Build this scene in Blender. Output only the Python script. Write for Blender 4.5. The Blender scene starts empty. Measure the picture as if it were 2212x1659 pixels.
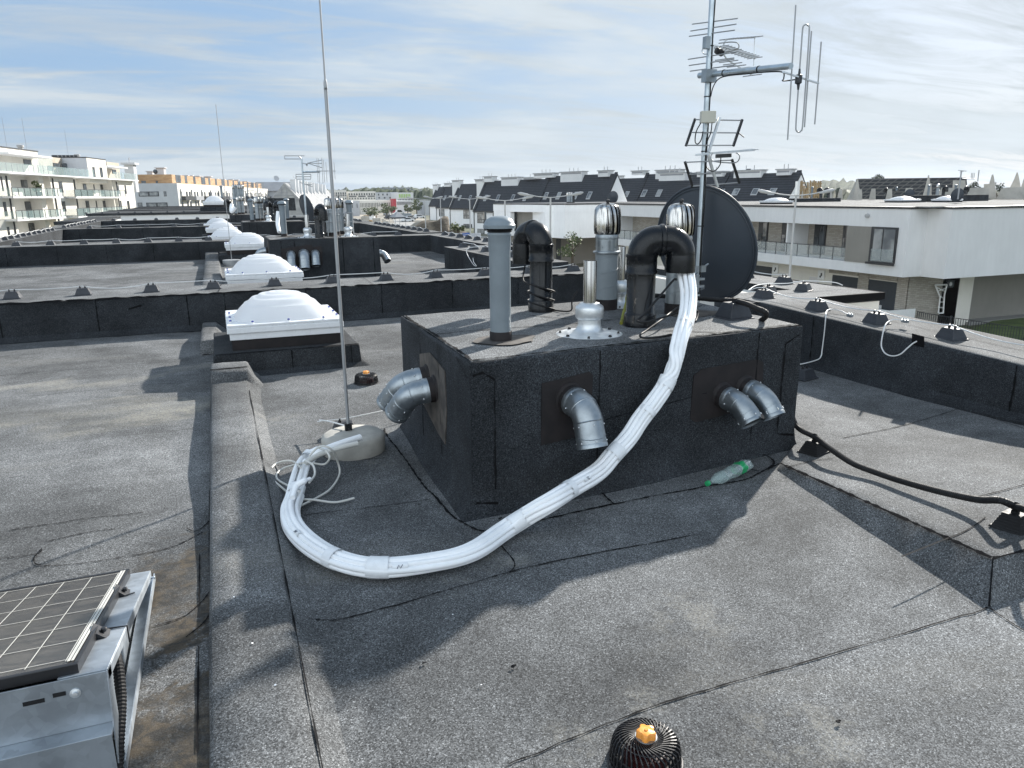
import bpy, bmesh, math, random
from mathutils import Vector, Matrix, noise
random.seed(7)
PI = math.pi
S = bpy.context.scene
COL = S.collection
# ------------------------------------------------------------------ camera
H = 1.6                                   # eye height over the nearest roof deck
PITCH, YAW, ROLL, FPX = math.radians(14.28), math.radians(21.32), math.radians(-0.56), 1598.0
IW, IH = 2212.0, 1659.0
cd = bpy.data.cameras.new('camera'); cam = bpy.data.objects.new('camera', cd); COL.objects.link(cam)
cd.sensor_fit = 'HORIZONTAL'; cd.sensor_width = 36.0; cd.lens = 36.0*FPX/IW
cd.clip_start = 0.05; cd.clip_end = 8000
fwd = Vector((math.sin(YAW)*math.cos(PITCH), math.cos(YAW)*math.cos(PITCH), -math.sin(PITCH)))
rgt = Vector((math.cos(YAW), -math.sin(YAW), 0)); upv = rgt.cross(fwd)
cr_, sr_ = math.cos(ROLL), math.sin(ROLL)
R_ = rgt*cr_ + upv*sr_; U_ = upv*cr_ - rgt*sr_
M_ = Matrix((R_, U_, -fwd)).transposed().to_4x4(); M_.translation = Vector((0, 0, H))
cam.matrix_world = M_
S.camera = cam
# ------------------------------------------------------------------ sun, sky, exposure
SUN_EL, SUN_AZ = math.radians(26.5), math.radians(36)       # azimuth from +X towards +Y
sdir = Vector((math.cos(SUN_EL)*math.cos(SUN_AZ), math.cos(SUN_EL)*math.sin(SUN_AZ), math.sin(SUN_EL)))
sl = bpy.data.lights.new('sun', 'SUN'); sl.energy = 5.0; sl.angle = math.radians(1.0); sl.color = (1.0, .955, .885)
so = bpy.data.objects.new('sun', sl); COL.objects.link(so)
so.rotation_euler = (-sdir).to_track_quat('-Z', 'Y').to_euler(); so.location = (0, 0, 60)
W = bpy.data.worlds.new('World'); S.world = W; W.use_nodes = True
def world_nodes():
    nt = W.node_tree; nt.nodes.clear(); N = nt.nodes.new; L = nt.links.new
    out = N('ShaderNodeOutputWorld'); bg = N('ShaderNodeBackground'); bg.inputs[1].default_value = 0.09
    sky = N('ShaderNodeTexSky'); sky.sky_type = 'NISHITA'; sky.sun_disc = False
    sky.sun_elevation = SUN_EL; sky.sun_rotation = PI/2 - SUN_AZ
    sky.altitude = 120; sky.air_density = 1.0; sky.dust_density = 1.5; sky.ozone_density = 1.5
    tc = N('ShaderNodeTexCoord'); sep = N('ShaderNodeSeparateXYZ'); L(tc.outputs['Generated'], sep.inputs[0])
    def math_(op, a, b=None, c=None):
        m = N('ShaderNodeMath'); m.operation = op
        for i, v in enumerate((a, b, c)):
            if v is None: continue
            if isinstance(v, (int, float)): m.inputs[i].default_value = v
            else: L(v, m.inputs[i])
        return m.outputs[0]
    z = math_('MAXIMUM', sep.outputs[2], 0.0); zz = math_('ADD', z, 0.10)
    cx = math_('DIVIDE', sep.outputs[0], zz); cyy = math_('DIVIDE', sep.outputs[1], zz)
    cmb = N('ShaderNodeCombineXYZ'); L(cx, cmb.inputs[0]); L(cyy, cmb.inputs[1])
    def cloud(rot, sx, sy, scale, detail, rough, dist, off):
        mp = N('ShaderNodeMapping'); mp.inputs['Rotation'].default_value = (0, 0, rot); mp.inputs['Scale'].default_value = (sx, sy, 1)
        mp.inputs['Location'].default_value = (off, off*.7, 0)
        L(cmb.outputs[0], mp.inputs[0]); n = N('ShaderNodeTexNoise'); n.inputs['Scale'].default_value = scale
        n.inputs['Detail'].default_value = detail; n.inputs['Roughness'].default_value = rough; n.inputs['Distortion'].default_value = dist
        L(mp.outputs[0], n.inputs[0]); return n.outputs[0]
    def ramp(v, a, b, lo=0.0, hi=1.0):
        m = N('ShaderNodeMapRange'); m.interpolation_type = 'SMOOTHSTEP'
        m.inputs[1].default_value = a; m.inputs[2].default_value = b; m.inputs[3].default_value = lo; m.inputs[4].default_value = hi
        L(v, m.inputs[0]); return m.outputs[0]
    veil = ramp(cloud(.35, .55, 1.1, .75, 5, .58, .3, 2.3), .40, .63)
    wisp = ramp(cloud(.95, .5, 1.7, 1.5, 8, .66, .9, 7.1), .44, .68)
    puff = ramp(cloud(.1, .8, 1.2, 2.6, 7, .6, .5, 4.4), .58, .75)
    m = math_('MULTIPLY_ADD', veil, .60, .13)
    m = math_('MULTIPLY_ADD', wisp, .55, m)
    m = math_('MULTIPLY_ADD', puff, .3, m)
    # sun-side brightening of thin cloud
    dot = N('ShaderNodeVectorMath'); dot.operation = 'DOT_PRODUCT'; L(tc.outputs['Generated'], dot.inputs[0]); dot.inputs[1].default_value = sdir
    near = ramp(dot.outputs['Value'], .55, 1.0)
    m = math_('MULTIPLY_ADD', near, .16, m)
    hz = ramp(z, .16, .0)
    m = math_('MULTIPLY_ADD', hz, .30, m)
    m = math_('MINIMUM', m, .97)
    br = math_('MULTIPLY_ADD', near, .35, 3.6)
    br = math_('MULTIPLY_ADD', veil, .75, br)
    # added fill light: cloud brightened and thickened low behind the viewer, out of view
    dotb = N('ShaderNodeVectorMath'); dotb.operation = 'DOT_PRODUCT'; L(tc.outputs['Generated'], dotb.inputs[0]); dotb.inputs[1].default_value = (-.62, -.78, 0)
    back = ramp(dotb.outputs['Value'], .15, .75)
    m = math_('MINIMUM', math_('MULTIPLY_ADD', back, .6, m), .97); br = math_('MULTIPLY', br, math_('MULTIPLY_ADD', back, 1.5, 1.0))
    cc = N('ShaderNodeCombineColor'); L(math_('MULTIPLY', br, .89), cc.inputs[0]); L(math_('MULTIPLY', br, .99), cc.inputs[1]); L(math_('MULTIPLY', br, 1.07), cc.inputs[2])
    mix = N('ShaderNodeMix'); mix.data_type = 'RGBA'; L(m, mix.inputs[0]); 
    bl = N('ShaderNodeMix'); bl.data_type = 'RGBA'; bl.inputs[0].default_value = .82; L(sky.outputs[0], bl.inputs[6]); bl.inputs[7].default_value = (1.55, 2.7, 4.35, 1)
    L(bl.outputs[2], mix.inputs[6]); L(cc.outputs[0], mix.inputs[7])
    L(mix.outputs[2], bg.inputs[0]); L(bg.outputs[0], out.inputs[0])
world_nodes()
vs = S.view_settings; vs.view_transform = 'Standard'; vs.look = 'None'; vs.exposure = 0.92; vs.gamma = 1.0; vs.use_curve_mapping = False
S.cycles.max_bounces = 8; S.cycles.transparent_max_bounces = 16
# ------------------------------------------------------------------ from a sighted direction to a place
def ray(x, y):
    d = R_*((x-IW/2)/FPX) + U_*((IH/2-y)/FPX) + fwd
    return d
def onZ(x, y, z=0.0):
    d = ray(x, y); t = (z-H)/d.z; return Vector((d.x*t, d.y*t, z))
def onY(x, y, Y):
    d = ray(x, y); t = Y/d.y; return Vector((d.x*t, Y, H+d.z*t))
def onX(x, y, X):
    d = ray(x, y); t = X/d.x; return Vector((X, d.y*t, H+d.z*t))
def onD(x, y, D):
    d = ray(x, y); t = D/math.hypot(d.x, d.y); return Vector((d.x*t, d.y*t, H+d.z*t))
NA = math.radians(12.78)                   # the street grid of the quarter across the road
NV = Vector((math.sin(NA), math.cos(NA), 0)); MV = Vector((math.cos(NA), -math.sin(NA), 0))
def onM(x, y, m):
    d = ray(x, y); t = m/d.dot(MV); p = d*t; return Vector((p.dot(NV), m, H+p.z))     # -> (n, m, z)
def onN(x, y, n):
    d = ray(x, y); t = n/d.dot(NV); p = d*t; return Vector((n, p.dot(MV), H+p.z))
def nm(n, m, z=0.0): return NV*n + MV*m + Vector((0, 0, z))
# ------------------------------------------------------------------ materials
MATS = {}
def mat(name): return MATS[name]
class NT:
    def __init__(s, name):
        s.m = bpy.data.materials.new(name); s.m.use_nodes = True; s.t = s.m.node_tree; s.t.nodes.clear()
        s.out = s.n('ShaderNodeOutputMaterial'); s.b = s.n('ShaderNodeBsdfPrincipled'); s.l(s.b.outputs[0], s.out.inputs[0]); MATS[name] = s.m
        s.geo = None
    def n(s, t): return s.t.nodes.new(t)
    def l(s, a, b): s.t.links.new(a, b)
    def pos(s):
        if s.geo is None: s.geo = s.n('ShaderNodeTexCoord')
        return s.geo.outputs['Object']
    def wpos(s):
        return s.n('ShaderNodeNewGeometry').outputs['Position']
    def math(s, op, a, b=None, c=None):
        m = s.n('ShaderNodeMath'); m.operation = op
        for i, v in enumerate((a, b, c)):
            if v is None: continue
            if isinstance(v, (int, float)): m.inputs[i].default_value = v
            else: s.l(v, m.inputs[i])
        return m.outputs[0]
    def mapping(s, v, scale=(1,1,1), rot=(0,0,0), loc=(0,0,0)):
        m = s.n('ShaderNodeMapping'); m.inputs['Scale'].default_value = scale; m.inputs['Rotation'].default_value = rot; m.inputs['Location'].default_value = loc
        s.l(v, m.inputs[0]); return m.outputs[0]
    def noise(s, scale, detail=3, rough=.55, v=None, dist=0.0):
        n = s.n('ShaderNodeTexNoise'); n.inputs['Scale'].default_value = scale; n.inputs['Detail'].default_value = detail
        n.inputs['Roughness'].default_value = rough; n.inputs['Distortion'].default_value = dist
        s.l(v if v is not None else s.pos(), n.inputs[0]); return n.outputs[0]
    def voro(s, scale, v=None, out='Color'):
        n = s.n('ShaderNodeTexVoronoi'); n.inputs['Scale'].default_value = scale
        s.l(v if v is not None else s.pos(), n.inputs[0]); return n.outputs[out]
    def rng(s, v, a, b, lo=0., hi=1., smooth=True):
        m = s.n('ShaderNodeMapRange'); m.interpolation_type = 'SMOOTHSTEP' if smooth else 'LINEAR'
        for i, k in enumerate((a, b, lo, hi)): m.inputs[i+1].default_value = k
        s.l(v, m.inputs[0]); return m.outputs[0]
    def mix(s, f, a, b, mode='MIX'):
        m = s.n('ShaderNodeMix'); m.data_type = 'RGBA'; m.blend_type = mode
        for i, v in ((0, f), (6, a), (7, b)):
            if isinstance(v, (int, float)): m.inputs[i].default_value = v
            elif isinstance(v, tuple): m.inputs[i].default_value = (*v, 1)
            else: s.l(v, m.inputs[i])
        return m.outputs[2]
    def scale(s, c, f):                      # colour times factor
        v = s.n('ShaderNodeVectorMath'); v.operation = 'SCALE'
        if isinstance(c, tuple): v.inputs[0].default_value = c
        else: s.l(c, v.inputs[0])
        s.l(f, v.inputs['Scale']); return v.outputs[0]
    def set(s, **k):
        for key, v in k.items():
            i = s.b.inputs[{'col': 'Base Color', 'rough': 'Roughness', 'metal': 'Metallic', 'alpha': 'Alpha', 'trans': 'Transmission Weight', 'ior': 'IOR', 'spec': 'Specular IOR Level', 'coat': 'Coat Weight', 'sss': 'Subsurface Weight'}[key]]
            if isinstance(v, (int, float)): i.default_value = v
            elif isinstance(v, tuple): i.default_value = (*v, 1)
            else: s.l(v, i)
        return s
    def bump(s, h, strength=.3, dist=.01):
        b = s.n('ShaderNodeBump'); b.inputs['Strength'].default_value = strength; b.inputs['Distance'].default_value = dist
        s.l(h, b.inputs['Height']); s.l(b.outputs[0], s.b.inputs['Normal']); return s
def simple(name, col, rough=.6, metal=0., var=.12, nscale=3., bump=0., bscale=60., spec=.5, **k):
    t = NT(name); f = t.rng(t.noise(nscale, 5, .6), .3, .7, 1-var, 1+var)
    t.set(col=t.scale(col, f), rough=t.rng(t.noise(nscale*2.3, 4), .3, .7, max(.02, rough-.08), min(1, rough+.08)), metal=metal, spec=spec, **k)
    if bump: t.bump(t.noise(bscale, 4), bump, .004)
    return t
def felt(name, tint=(.121, .125, .128), dust=.35, seed=0., stain=None):
    t = NT(name); p = t.wpos(); p = t.mapping(p, loc=(seed, seed*.3, 0))
    g = t.math('MULTIPLY', t.voro(150, p, 'Color'), 1.0)
    gs = t.n('ShaderNodeSeparateColor'); t.l(t.voro(250, p, 'Color'), gs.inputs[0])
    gran = t.rng(gs.outputs[0], .0, 1., .38, 1.5, False)
    spark = t.rng(gs.outputs[1], .88, .97, 0., 1.35)
    dark = t.rng(gs.outputs[2], .0, .25, .55, 1.0)
    gran2 = t.rng(t.noise(150, 3, .7, p), .3, .7, .62, 1.38)
    big = t.rng(t.noise(.9, 5, .62, p, .4), .3, .7, .62, 1.32)
    mid = t.rng(t.noise(5.5, 4, .6, p), .3, .7, .86, 1.14)
    v = t.math('MULTIPLY', gran, gran2); v = t.math('MULTIPLY', v, dark); v = t.math('ADD', v, spark)
    v = t.math('MULTIPLY', v, big); v = t.math('MULTIPLY', v, mid)
    # each roll of felt is a slightly different shade
    sx = t.n('ShaderNodeSeparateXYZ'); t.l(p, sx.inputs[0])
    wn = t.n('ShaderNodeTexWhiteNoise'); wn.noise_dimensions = '2D'; cv = t.n('ShaderNodeCombineXYZ')
    t.l(t.math('FLOOR', t.math('MULTIPLY_ADD', sx.outputs[1], .98, .28)), cv.inputs[0]); t.l(t.math('FLOOR', t.math('MULTIPLY_ADD', sx.outputs[0], .19, .4)), cv.inputs[1]); t.l(cv.outputs[0], wn.inputs[0])
    v = t.math('MULTIPLY', v, t.rng(wn.outputs[0], 0, 1, .90, 1.09, False))
    c = t.scale(tint, v)
    # dried dust left where puddles stood
    d = t.math('MULTIPLY', t.rng(t.noise(.55, 4, .6, t.mapping(p, (.45, 1.6, 1), loc=(3.1, .4, 0)), .6), .56, .72), t.rng(t.noise(60, 3, .7, p), .35, .65, .25, 1.))
    c = t.mix(t.math('MULTIPLY', d, dust), c, (.23, .215, .185))
    if stain: c = stain(t, c)
    t.set(col=c, rough=.92, spec=.25)
    h = t.math('ADD', t.noise(170, 3, .7, p), t.math('MULTIPLY', t.noise(14, 3, .6, p), .5))
    t.bump(h, .55, .004)
    return t
def ditch_stain(t, c):
    # brown silt in the gutter along the ridge strip, left of it, and pale drying bands on the left deck
    sp = t.n('ShaderNodeSeparateXYZ'); t.l(t.wpos(), sp.inputs[0]); x, y = sp.outputs[0], sp.outputs[1]
    w = t.rng(t.noise(7, 5, .65, t.wpos(), .8), .3, .7, -.09, .09)
    xs = t.math('ADD', x, w); ys = t.math('ADD', y, t.math('MULTIPLY', w, 2.2))
    k = t.math('MULTIPLY', t.rng(xs, -.62, -.40), t.math('MULTIPLY', t.rng(ys, .9, 1.3), t.rng(ys, 3.62, 3.3)))
    k = t.math('MULTIPLY', k, t.rng(t.noise(3.2, 5, .6, t.mapping(t.wpos(), (1, .8, 1))), .36, .56, .35, 1.))
    gap = t.math('MULTIPLY', t.rng(ys, 2.32, 2.46), t.rng(ys, 2.72, 2.58))
    k = t.math('MULTIPLY', k, t.math('MULTIPLY_ADD', gap, -.8, 1.0))
    mud = t.mix(t.rng(t.noise(16, 5, .65, t.wpos(), .7), .4, .62), (.036, .033, .029), (.086, .068, .047))
    c = t.mix(t.math('MULTIPLY', k, .92), c, mud)
    # pale bands lying across the deck
    yw = t.math('ADD', y, t.rng(t.noise(.7, 4, .6, t.wpos(), .6), .3, .7, -.35, .35))
    b1 = t.math('MULTIPLY', t.rng(yw, 5.9, 6.15), t.rng(yw, 6.75, 6.5)); b2 = t.math('MULTIPLY', t.rng(yw, 7.35, 7.5), t.rng(yw, 7.75, 7.6))
    b = t.math('MAXIMUM', b1, t.math('MULTIPLY', b2, .7))
    b = t.math('MULTIPLY', t.math('MULTIPLY', b, t.rng(t.noise(1.1, 4, .6, t.mapping(t.wpos(), (.5, 1.6, 1))), .38, .6, .15, 1.)), t.rng(t.noise(70, 3, .7, t.wpos()), .35, .62, .12, .95))
    return t.mix(t.math('MULTIPLY', b, .8), c, (.30, .285, .24))
def dust_spots(t, c):
    f = None
    for (px, py, r) in ((1395, 1512, .10), (1095, 1205, .14), (975, 1265, .10), (1500, 1330, .22), (1240, 1600, .12), (600, 905, .22), (1750, 1590, .25), (820, 1000, .1)):
        q = onZ(px, py); d = t.n('ShaderNodeVectorMath'); d.operation = 'DISTANCE'; t.l(t.wpos(), d.inputs[0]); d.inputs[1].default_value = q
        k = t.rng(d.outputs['Value'], r*1.3, r*.2); f = k if f is None else t.math('MAXIMUM', f, k)
    f = t.math('MULTIPLY', f, t.math('MULTIPLY', t.rng(t.noise(9, 4, .65, t.wpos()), .42, .62), t.rng(t.noise(90, 3, .7, t.wpos()), .4, .6, .2, 1.)))
    return t.mix(t.math('MULTIPLY', f, .5), c, (.27, .26, .23))
felt('felt_deck', dust=.45, stain=dust_spots)
felt('felt_left', seed=11., dust=.3, stain=ditch_stain)
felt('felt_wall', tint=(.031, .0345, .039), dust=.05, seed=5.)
felt('felt_far', tint=(.114, .118, .121), dust=.5, seed=23.)
t = NT('bitumen'); t.set(col=(.010, .010, .011), rough=.9, spec=.1); t.bump(t.noise(80, 3), .4, .004)
t = NT('primer'); t.set(col=t.mix(t.rng(t.noise(9, 5), .35, .65), (.008, .006, .0065), (.017, .012, .0125)), rough=.72); t.bump(t.noise(120, 3), .3, .003)
t = NT('primer_faded'); t.set(col=t.mix(t.rng(t.noise(11, 5), .35, .65), (.050, .044, .040), (.105, .092, .080)), rough=.8); t.bump(t.noise(120, 3), .3, .003)
simple('grey_pvc', (.20, .235, .26), .38, var=.10, nscale=5)
simple('grey_wrap', (.20, .23, .25), .45, var=.1, nscale=6)
simple('black_pvc', (.006, .007, .009), .24, var=.2, nscale=4, spec=.38)
simple('black_rubber', (.014, .014, .015), .62, var=.2, nscale=12, spec=.3)
simple('black_plastic', (.014, .014, .016), .42, var=.2, nscale=20)
simple('stand_plastic', (.030, .033, .040), .55, var=.18, nscale=18)
t = NT('galvanised'); sp_ = t.n('ShaderNodeSeparateColor'); t.l(t.voro(55, None, 'Color'), sp_.inputs[0])
f = t.math('MULTIPLY', t.rng(sp_.outputs[0], 0, 1, .95, 1.05, False), t.rng(t.noise(6, 5), .3, .7, .82, 1.12))
t.set(col=t.scale((.36, .395, .42), f), metal=.9, rough=t.rng(t.noise(9, 4), .3, .7, .30, .48))
t.bump(t.noise(18, 3), .12, .01)
t = NT('rack_steel'); sp_ = t.n('ShaderNodeSeparateColor'); t.l(t.voro(38, None, 'Color'), sp_.inputs[0])
f = t.math('MULTIPLY', t.rng(sp_.outputs[0], 0, 1, .9, 1.08, False), t.rng(t.noise(4, 5), .3, .7, .72, 1.15))
t.set(col=t.scale((.42, .46, .50), f), metal=.7, rough=t.rng(t.noise(7, 4), .3, .7, .38, .55))
t = NT('stainless'); t.set(col=t.mix(t.rng(t.noise(1.0, 3, .6, t.mapping(t.pos(), (45, 45, .3))), .36, .6), (.26, .255, .25), (.70, .68, .65)), metal=1.0, rough=t.rng(t.noise(3, 3, .5, t.mapping(t.pos(), (60, 60, .5))), .3, .7, .10, .24))  # vertical light and dark sheen streaks painted into the steel colour
t = NT('cast_alu'); t.set(col=t.scale((.72, .74, .75), t.rng(t.noise(14, 4), .3, .7, .9, 1.08)), metal=.75, rough=.38); t.bump(t.noise(70, 3), .15, .003)
simple('alu_rod', (.36, .37, .38), .5, .55, var=.08)
simple('zinc_tube', (.50, .56, .60), .35, .85, var=.12, nscale=9)
simple('wire_alu', (.74, .74, .73), .5, .1, var=.05)
simple('dish_back', (.040, .050, .064), .5, var=.08, nscale=2)
simple('white_foam', (.93, .94, .95), .55, var=.045, nscale=8, bump=.35, bscale=130)
simple('white_tape', (.83, .845, .86), .4, var=.05, nscale=30)
simple('white_cable', (.62, .61, .57), .45, var=.05)
simple('ink', (.05, .06, .10), .6, var=.1)
simple('concrete', (.40, .385, .35), .85, var=.14, nscale=9, bump=.35, bscale=70)
simple('white_upvc', (.80, .81, .82), .3, var=.03)
simple('blue_cap', (.035, .05, .30), .35)
simple('orange_plastic', (.85, .33, .055), .35, var=.1, nscale=30)
simple('red_plastic', (.035, .006, .006), .4)
t = NT('dome'); t.set(col=(.78, .80, .82), rough=.3, sss=.0, spec=.35)
tr = t.n('ShaderNodeBsdfTranslucent'); tr.inputs[0].default_value = (.85, .86, .88, 1); ms = t.n('ShaderNodeMixShader'); ms.inputs[0].default_value = .5
t.l(t.b.outputs[0], ms.inputs[1]); t.l(tr.outputs[0], ms.inputs[2]); t.l(ms.outputs[0], t.out.inputs[0])
def stucco(name, col, var=.06, rough=.9):
    t = NT(name); f = t.math('MULTIPLY', t.rng(t.noise(.45, 5, .6), .3, .7, 1-var, 1+var), t.rng(t.noise(1.6, 4, .6, t.mapping(t.pos(), (3, 3, .5))), .3, .7, .975, 1.02))
    t.set(col=t.scale(col, f), rough=rough, spec=.2); t.bump(t.noise(40, 3), .2, .01); return t
stucco('white_render', (.66, .665, .67), .035); stucco('bright_render', (.86, .865, .87), .03); stucco('cream_render', (.70, .675, .62)); stucco('grey_render', (.30, .31, .33)); stucco('taupe_render', (.235, .225, .205))
stucco('warm_render', (.72, .69, .62)); stucco('tan_render', (.45, .40, .33)); stucco('light_grey', (.50, .51, .53))
t = NT('wood_clad'); t.set(col=t.mix(t.rng(t.noise(.5, 4, .6, t.mapping(t.pos(), (1, 1, 6))), .3, .7), (.30, .165, .075), (.46, .29, .15)), rough=.7)
t = NT('glass_dark'); t.set(col=t.mix(t.rng(t.noise(.35, 3), .4, .6), (.014, .017, .02), (.06, .07, .078)), rough=.06, spec=.7)
t = NT('glass_light'); t.set(col=t.mix(t.rng(t.noise(.5, 3), .4, .6), (.10, .11, .12), (.30, .31, .31)), rough=.08, spec=.7)
t = NT('rail_glass'); t.set(col=(.34, .46, .46), rough=.06, alpha=.24, spec=.5)
t = NT('clear_glass'); t.set(col=(.5, .56, .56), rough=.05, alpha=.22, spec=.6)
simple('dark_frame', (.022, .024, .028), .45, var=.08)
simple('garage_door', (.018, .024, .032), .5, var=.08)
simple('white_door', (.62, .61, .6), .5, var=.04)
t = NT('brick'); bt = t.n('ShaderNodeTexBrick'); sp_ = t.n('ShaderNodeSeparateXYZ'); t.l(t.pos(), sp_.inputs[0]); cb_ = t.n('ShaderNodeCombineXYZ'); t.l(t.math('ADD', sp_.outputs[0], sp_.outputs[1]), cb_.inputs[0]); t.l(sp_.outputs[2], cb_.inputs[1]); t.l(cb_.outputs[0], bt.inputs[0])
for i, c in ((1, (.40, .375, .33, 1)), (2, (.30, .275, .24, 1)), (3, (.24, .225, .20, 1))): bt.inputs[i].default_value = c
bt.inputs['Scale'].default_value = 1.; bt.inputs['Brick Width'].default_value = .36; bt.inputs['Row Height'].default_value = .11; bt.inputs['Mortar Size'].default_value = .012
t.set(col=bt.outputs[0], rough=.9)
t = NT('tile'); sp_ = t.n('ShaderNodeSeparateXYZ'); t.l(t.pos(), sp_.inputs[0])
wv = t.math('SINE', t.math('MULTIPLY', sp_.outputs[2], 2*PI/.32)); nn = t.rng(t.noise(2.2, 4), .3, .7, .8, 1.2)
t.set(col=t.scale(t.mix(t.rng(wv, -.9, .2), (.010, .011, .013), (.030, .033, .041)), nn), rough=.55, spec=.35)
t = NT('batten_roof'); sp_ = t.n('ShaderNodeSeparateXYZ'); t.l(t.pos(), sp_.inputs[0])
bz = t.rng(t.math('SINE', t.math('MULTIPLY', sp_.outputs[2], 2*PI/.36)), .55, .8); bx = t.rng(t.math('SINE', t.math('MULTIPLY', t.math('ADD', sp_.outputs[1], t.math('MULTIPLY', sp_.outputs[0], .1)), 2*PI/.9)), .8, .93)
t.set(col=t.mix(t.math('MAXIMUM', bz, bx), (.020, .020, .022), (.11, .10, .085)), rough=.85)
t = NT('tarp'); sp_ = t.n('ShaderNodeSeparateXYZ'); t.l(t.pos(), sp_.inputs[0])
t.set(col=t.mix(t.rng(t.noise(.4, 5, .6, t.mapping(t.pos(), (1, 1, 2.5))), .3, .7), (.27, .275, .28), (.42, .42, .42)), rough=.75)
simple('block_wall', (.42, .40, .36), .9, var=.14, nscale=1.5)
simple('timber', (.30, .21, .11), .8, var=.25, nscale=2)
simple('lamp_metal', (.36, .37, .38), .6, 0., var=.05)
simple('paint_white', (.74, .75, .75), .4, var=.03); simple('paint_blue', (.02, .08, .33), .5, var=.1); simple('paint_red', (.42, .03, .045), .5, var=.1)
simple('paint_lime', (.33, .55, .07), .5, var=.1); simple('car_dark', (.03, .035, .045), .25, var=.1); simple('car_silver', (.35, .37, .39), .3, .4, var=.05)
t = NT('soil'); t.set(col=t.mix(t.rng(t.noise(.6, 6, .65), .35, .65), (.050, .038, .026), (.155, .125, .09)), rough=.95); t.bump(t.noise(2.5, 5), .8, .3)
t = NT('sand'); t.set(col=t.mix(t.rng(t.noise(.06, 6, .65), .35, .65), (.17, .155, .13), (.34, .31, .26)), rough=.95)
t = NT('street'); t.set(col=t.mix(t.rng(t.noise(.2, 5), .35, .65), (.24, .24, .235), (.34, .335, .32)), rough=.9)
t = NT('ground'); t.set(col=t.mix(t.rng(t.noise(.03, 6, .65), .4, .6), (.055, .07, .03), (.15, .135, .10)), rough=.95)
t = NT('lawn'); t.set(col=t.mix(t.rng(t.noise(1.1, 6, .65), .35, .65), (.035, .062, .014), (.085, .125, .03)), rough=.95); t.bump(t.noise(30, 3), .5, .05)
t = NT('leaf'); t.set(col=t.mix(t.rng(t.noise(1.7, 4), .35, .65), (.030, .048, .014), (.10, .125, .04)), rough=.7, spec=.3)
t = NT('leaf_dark'); t.set(col=t.mix(t.rng(t.noise(.25, 5), .35, .65), (.026, .038, .022), (.07, .085, .045)), rough=.8, spec=.2)
t = NT('forest'); t.set(col=t.mix(t.rng(t.noise(.035, 6, .7), .35, .65), (.022, .034, .02), (.06, .075, .04)), rough=.95, spec=.1)
simple('bark', (.09, .07, .05), .9, var=.2)
t = NT('solar_cell'); mp = t.mapping(t.pos(), (1, 1, 1)); sp_ = t.n('ShaderNodeSeparateXYZ'); t.l(mp, sp_.inputs[0])
t.set(col=t.mix(t.rng(t.noise(11, 6, .7, t.mapping(t.pos(), (1, 2.5, 1), (0, 0, .5)), 1.2), .35, .68), (.028, .026, .025), (.075, .068, .060)), rough=.24, spec=.5)
simple('cell_line', (.55, .54, .50), .5, var=.05); simple('panel_frame', (.045, .045, .048), .4, .6, var=.1)
t = NT('bottle_pet'); t.set(col=(.72, .88, .85), rough=.15, trans=.6, ior=1.2, alpha=.55); t.bump(t.noise(55, 3), .5, .01)
simple('green_plastic', (.02, .33, .12), .35, var=.1, nscale=40); simple('moss', (.20, .20, .03), .9, var=.3, nscale=40)
simple('beige_box', (.50, .49, .42), .5, var=.04); simple('cladding', (.50, .50, .49), .6, var=.1, nscale=2)
simple('vent_mesh', (.045, .05, .055), .6, .4)
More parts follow.
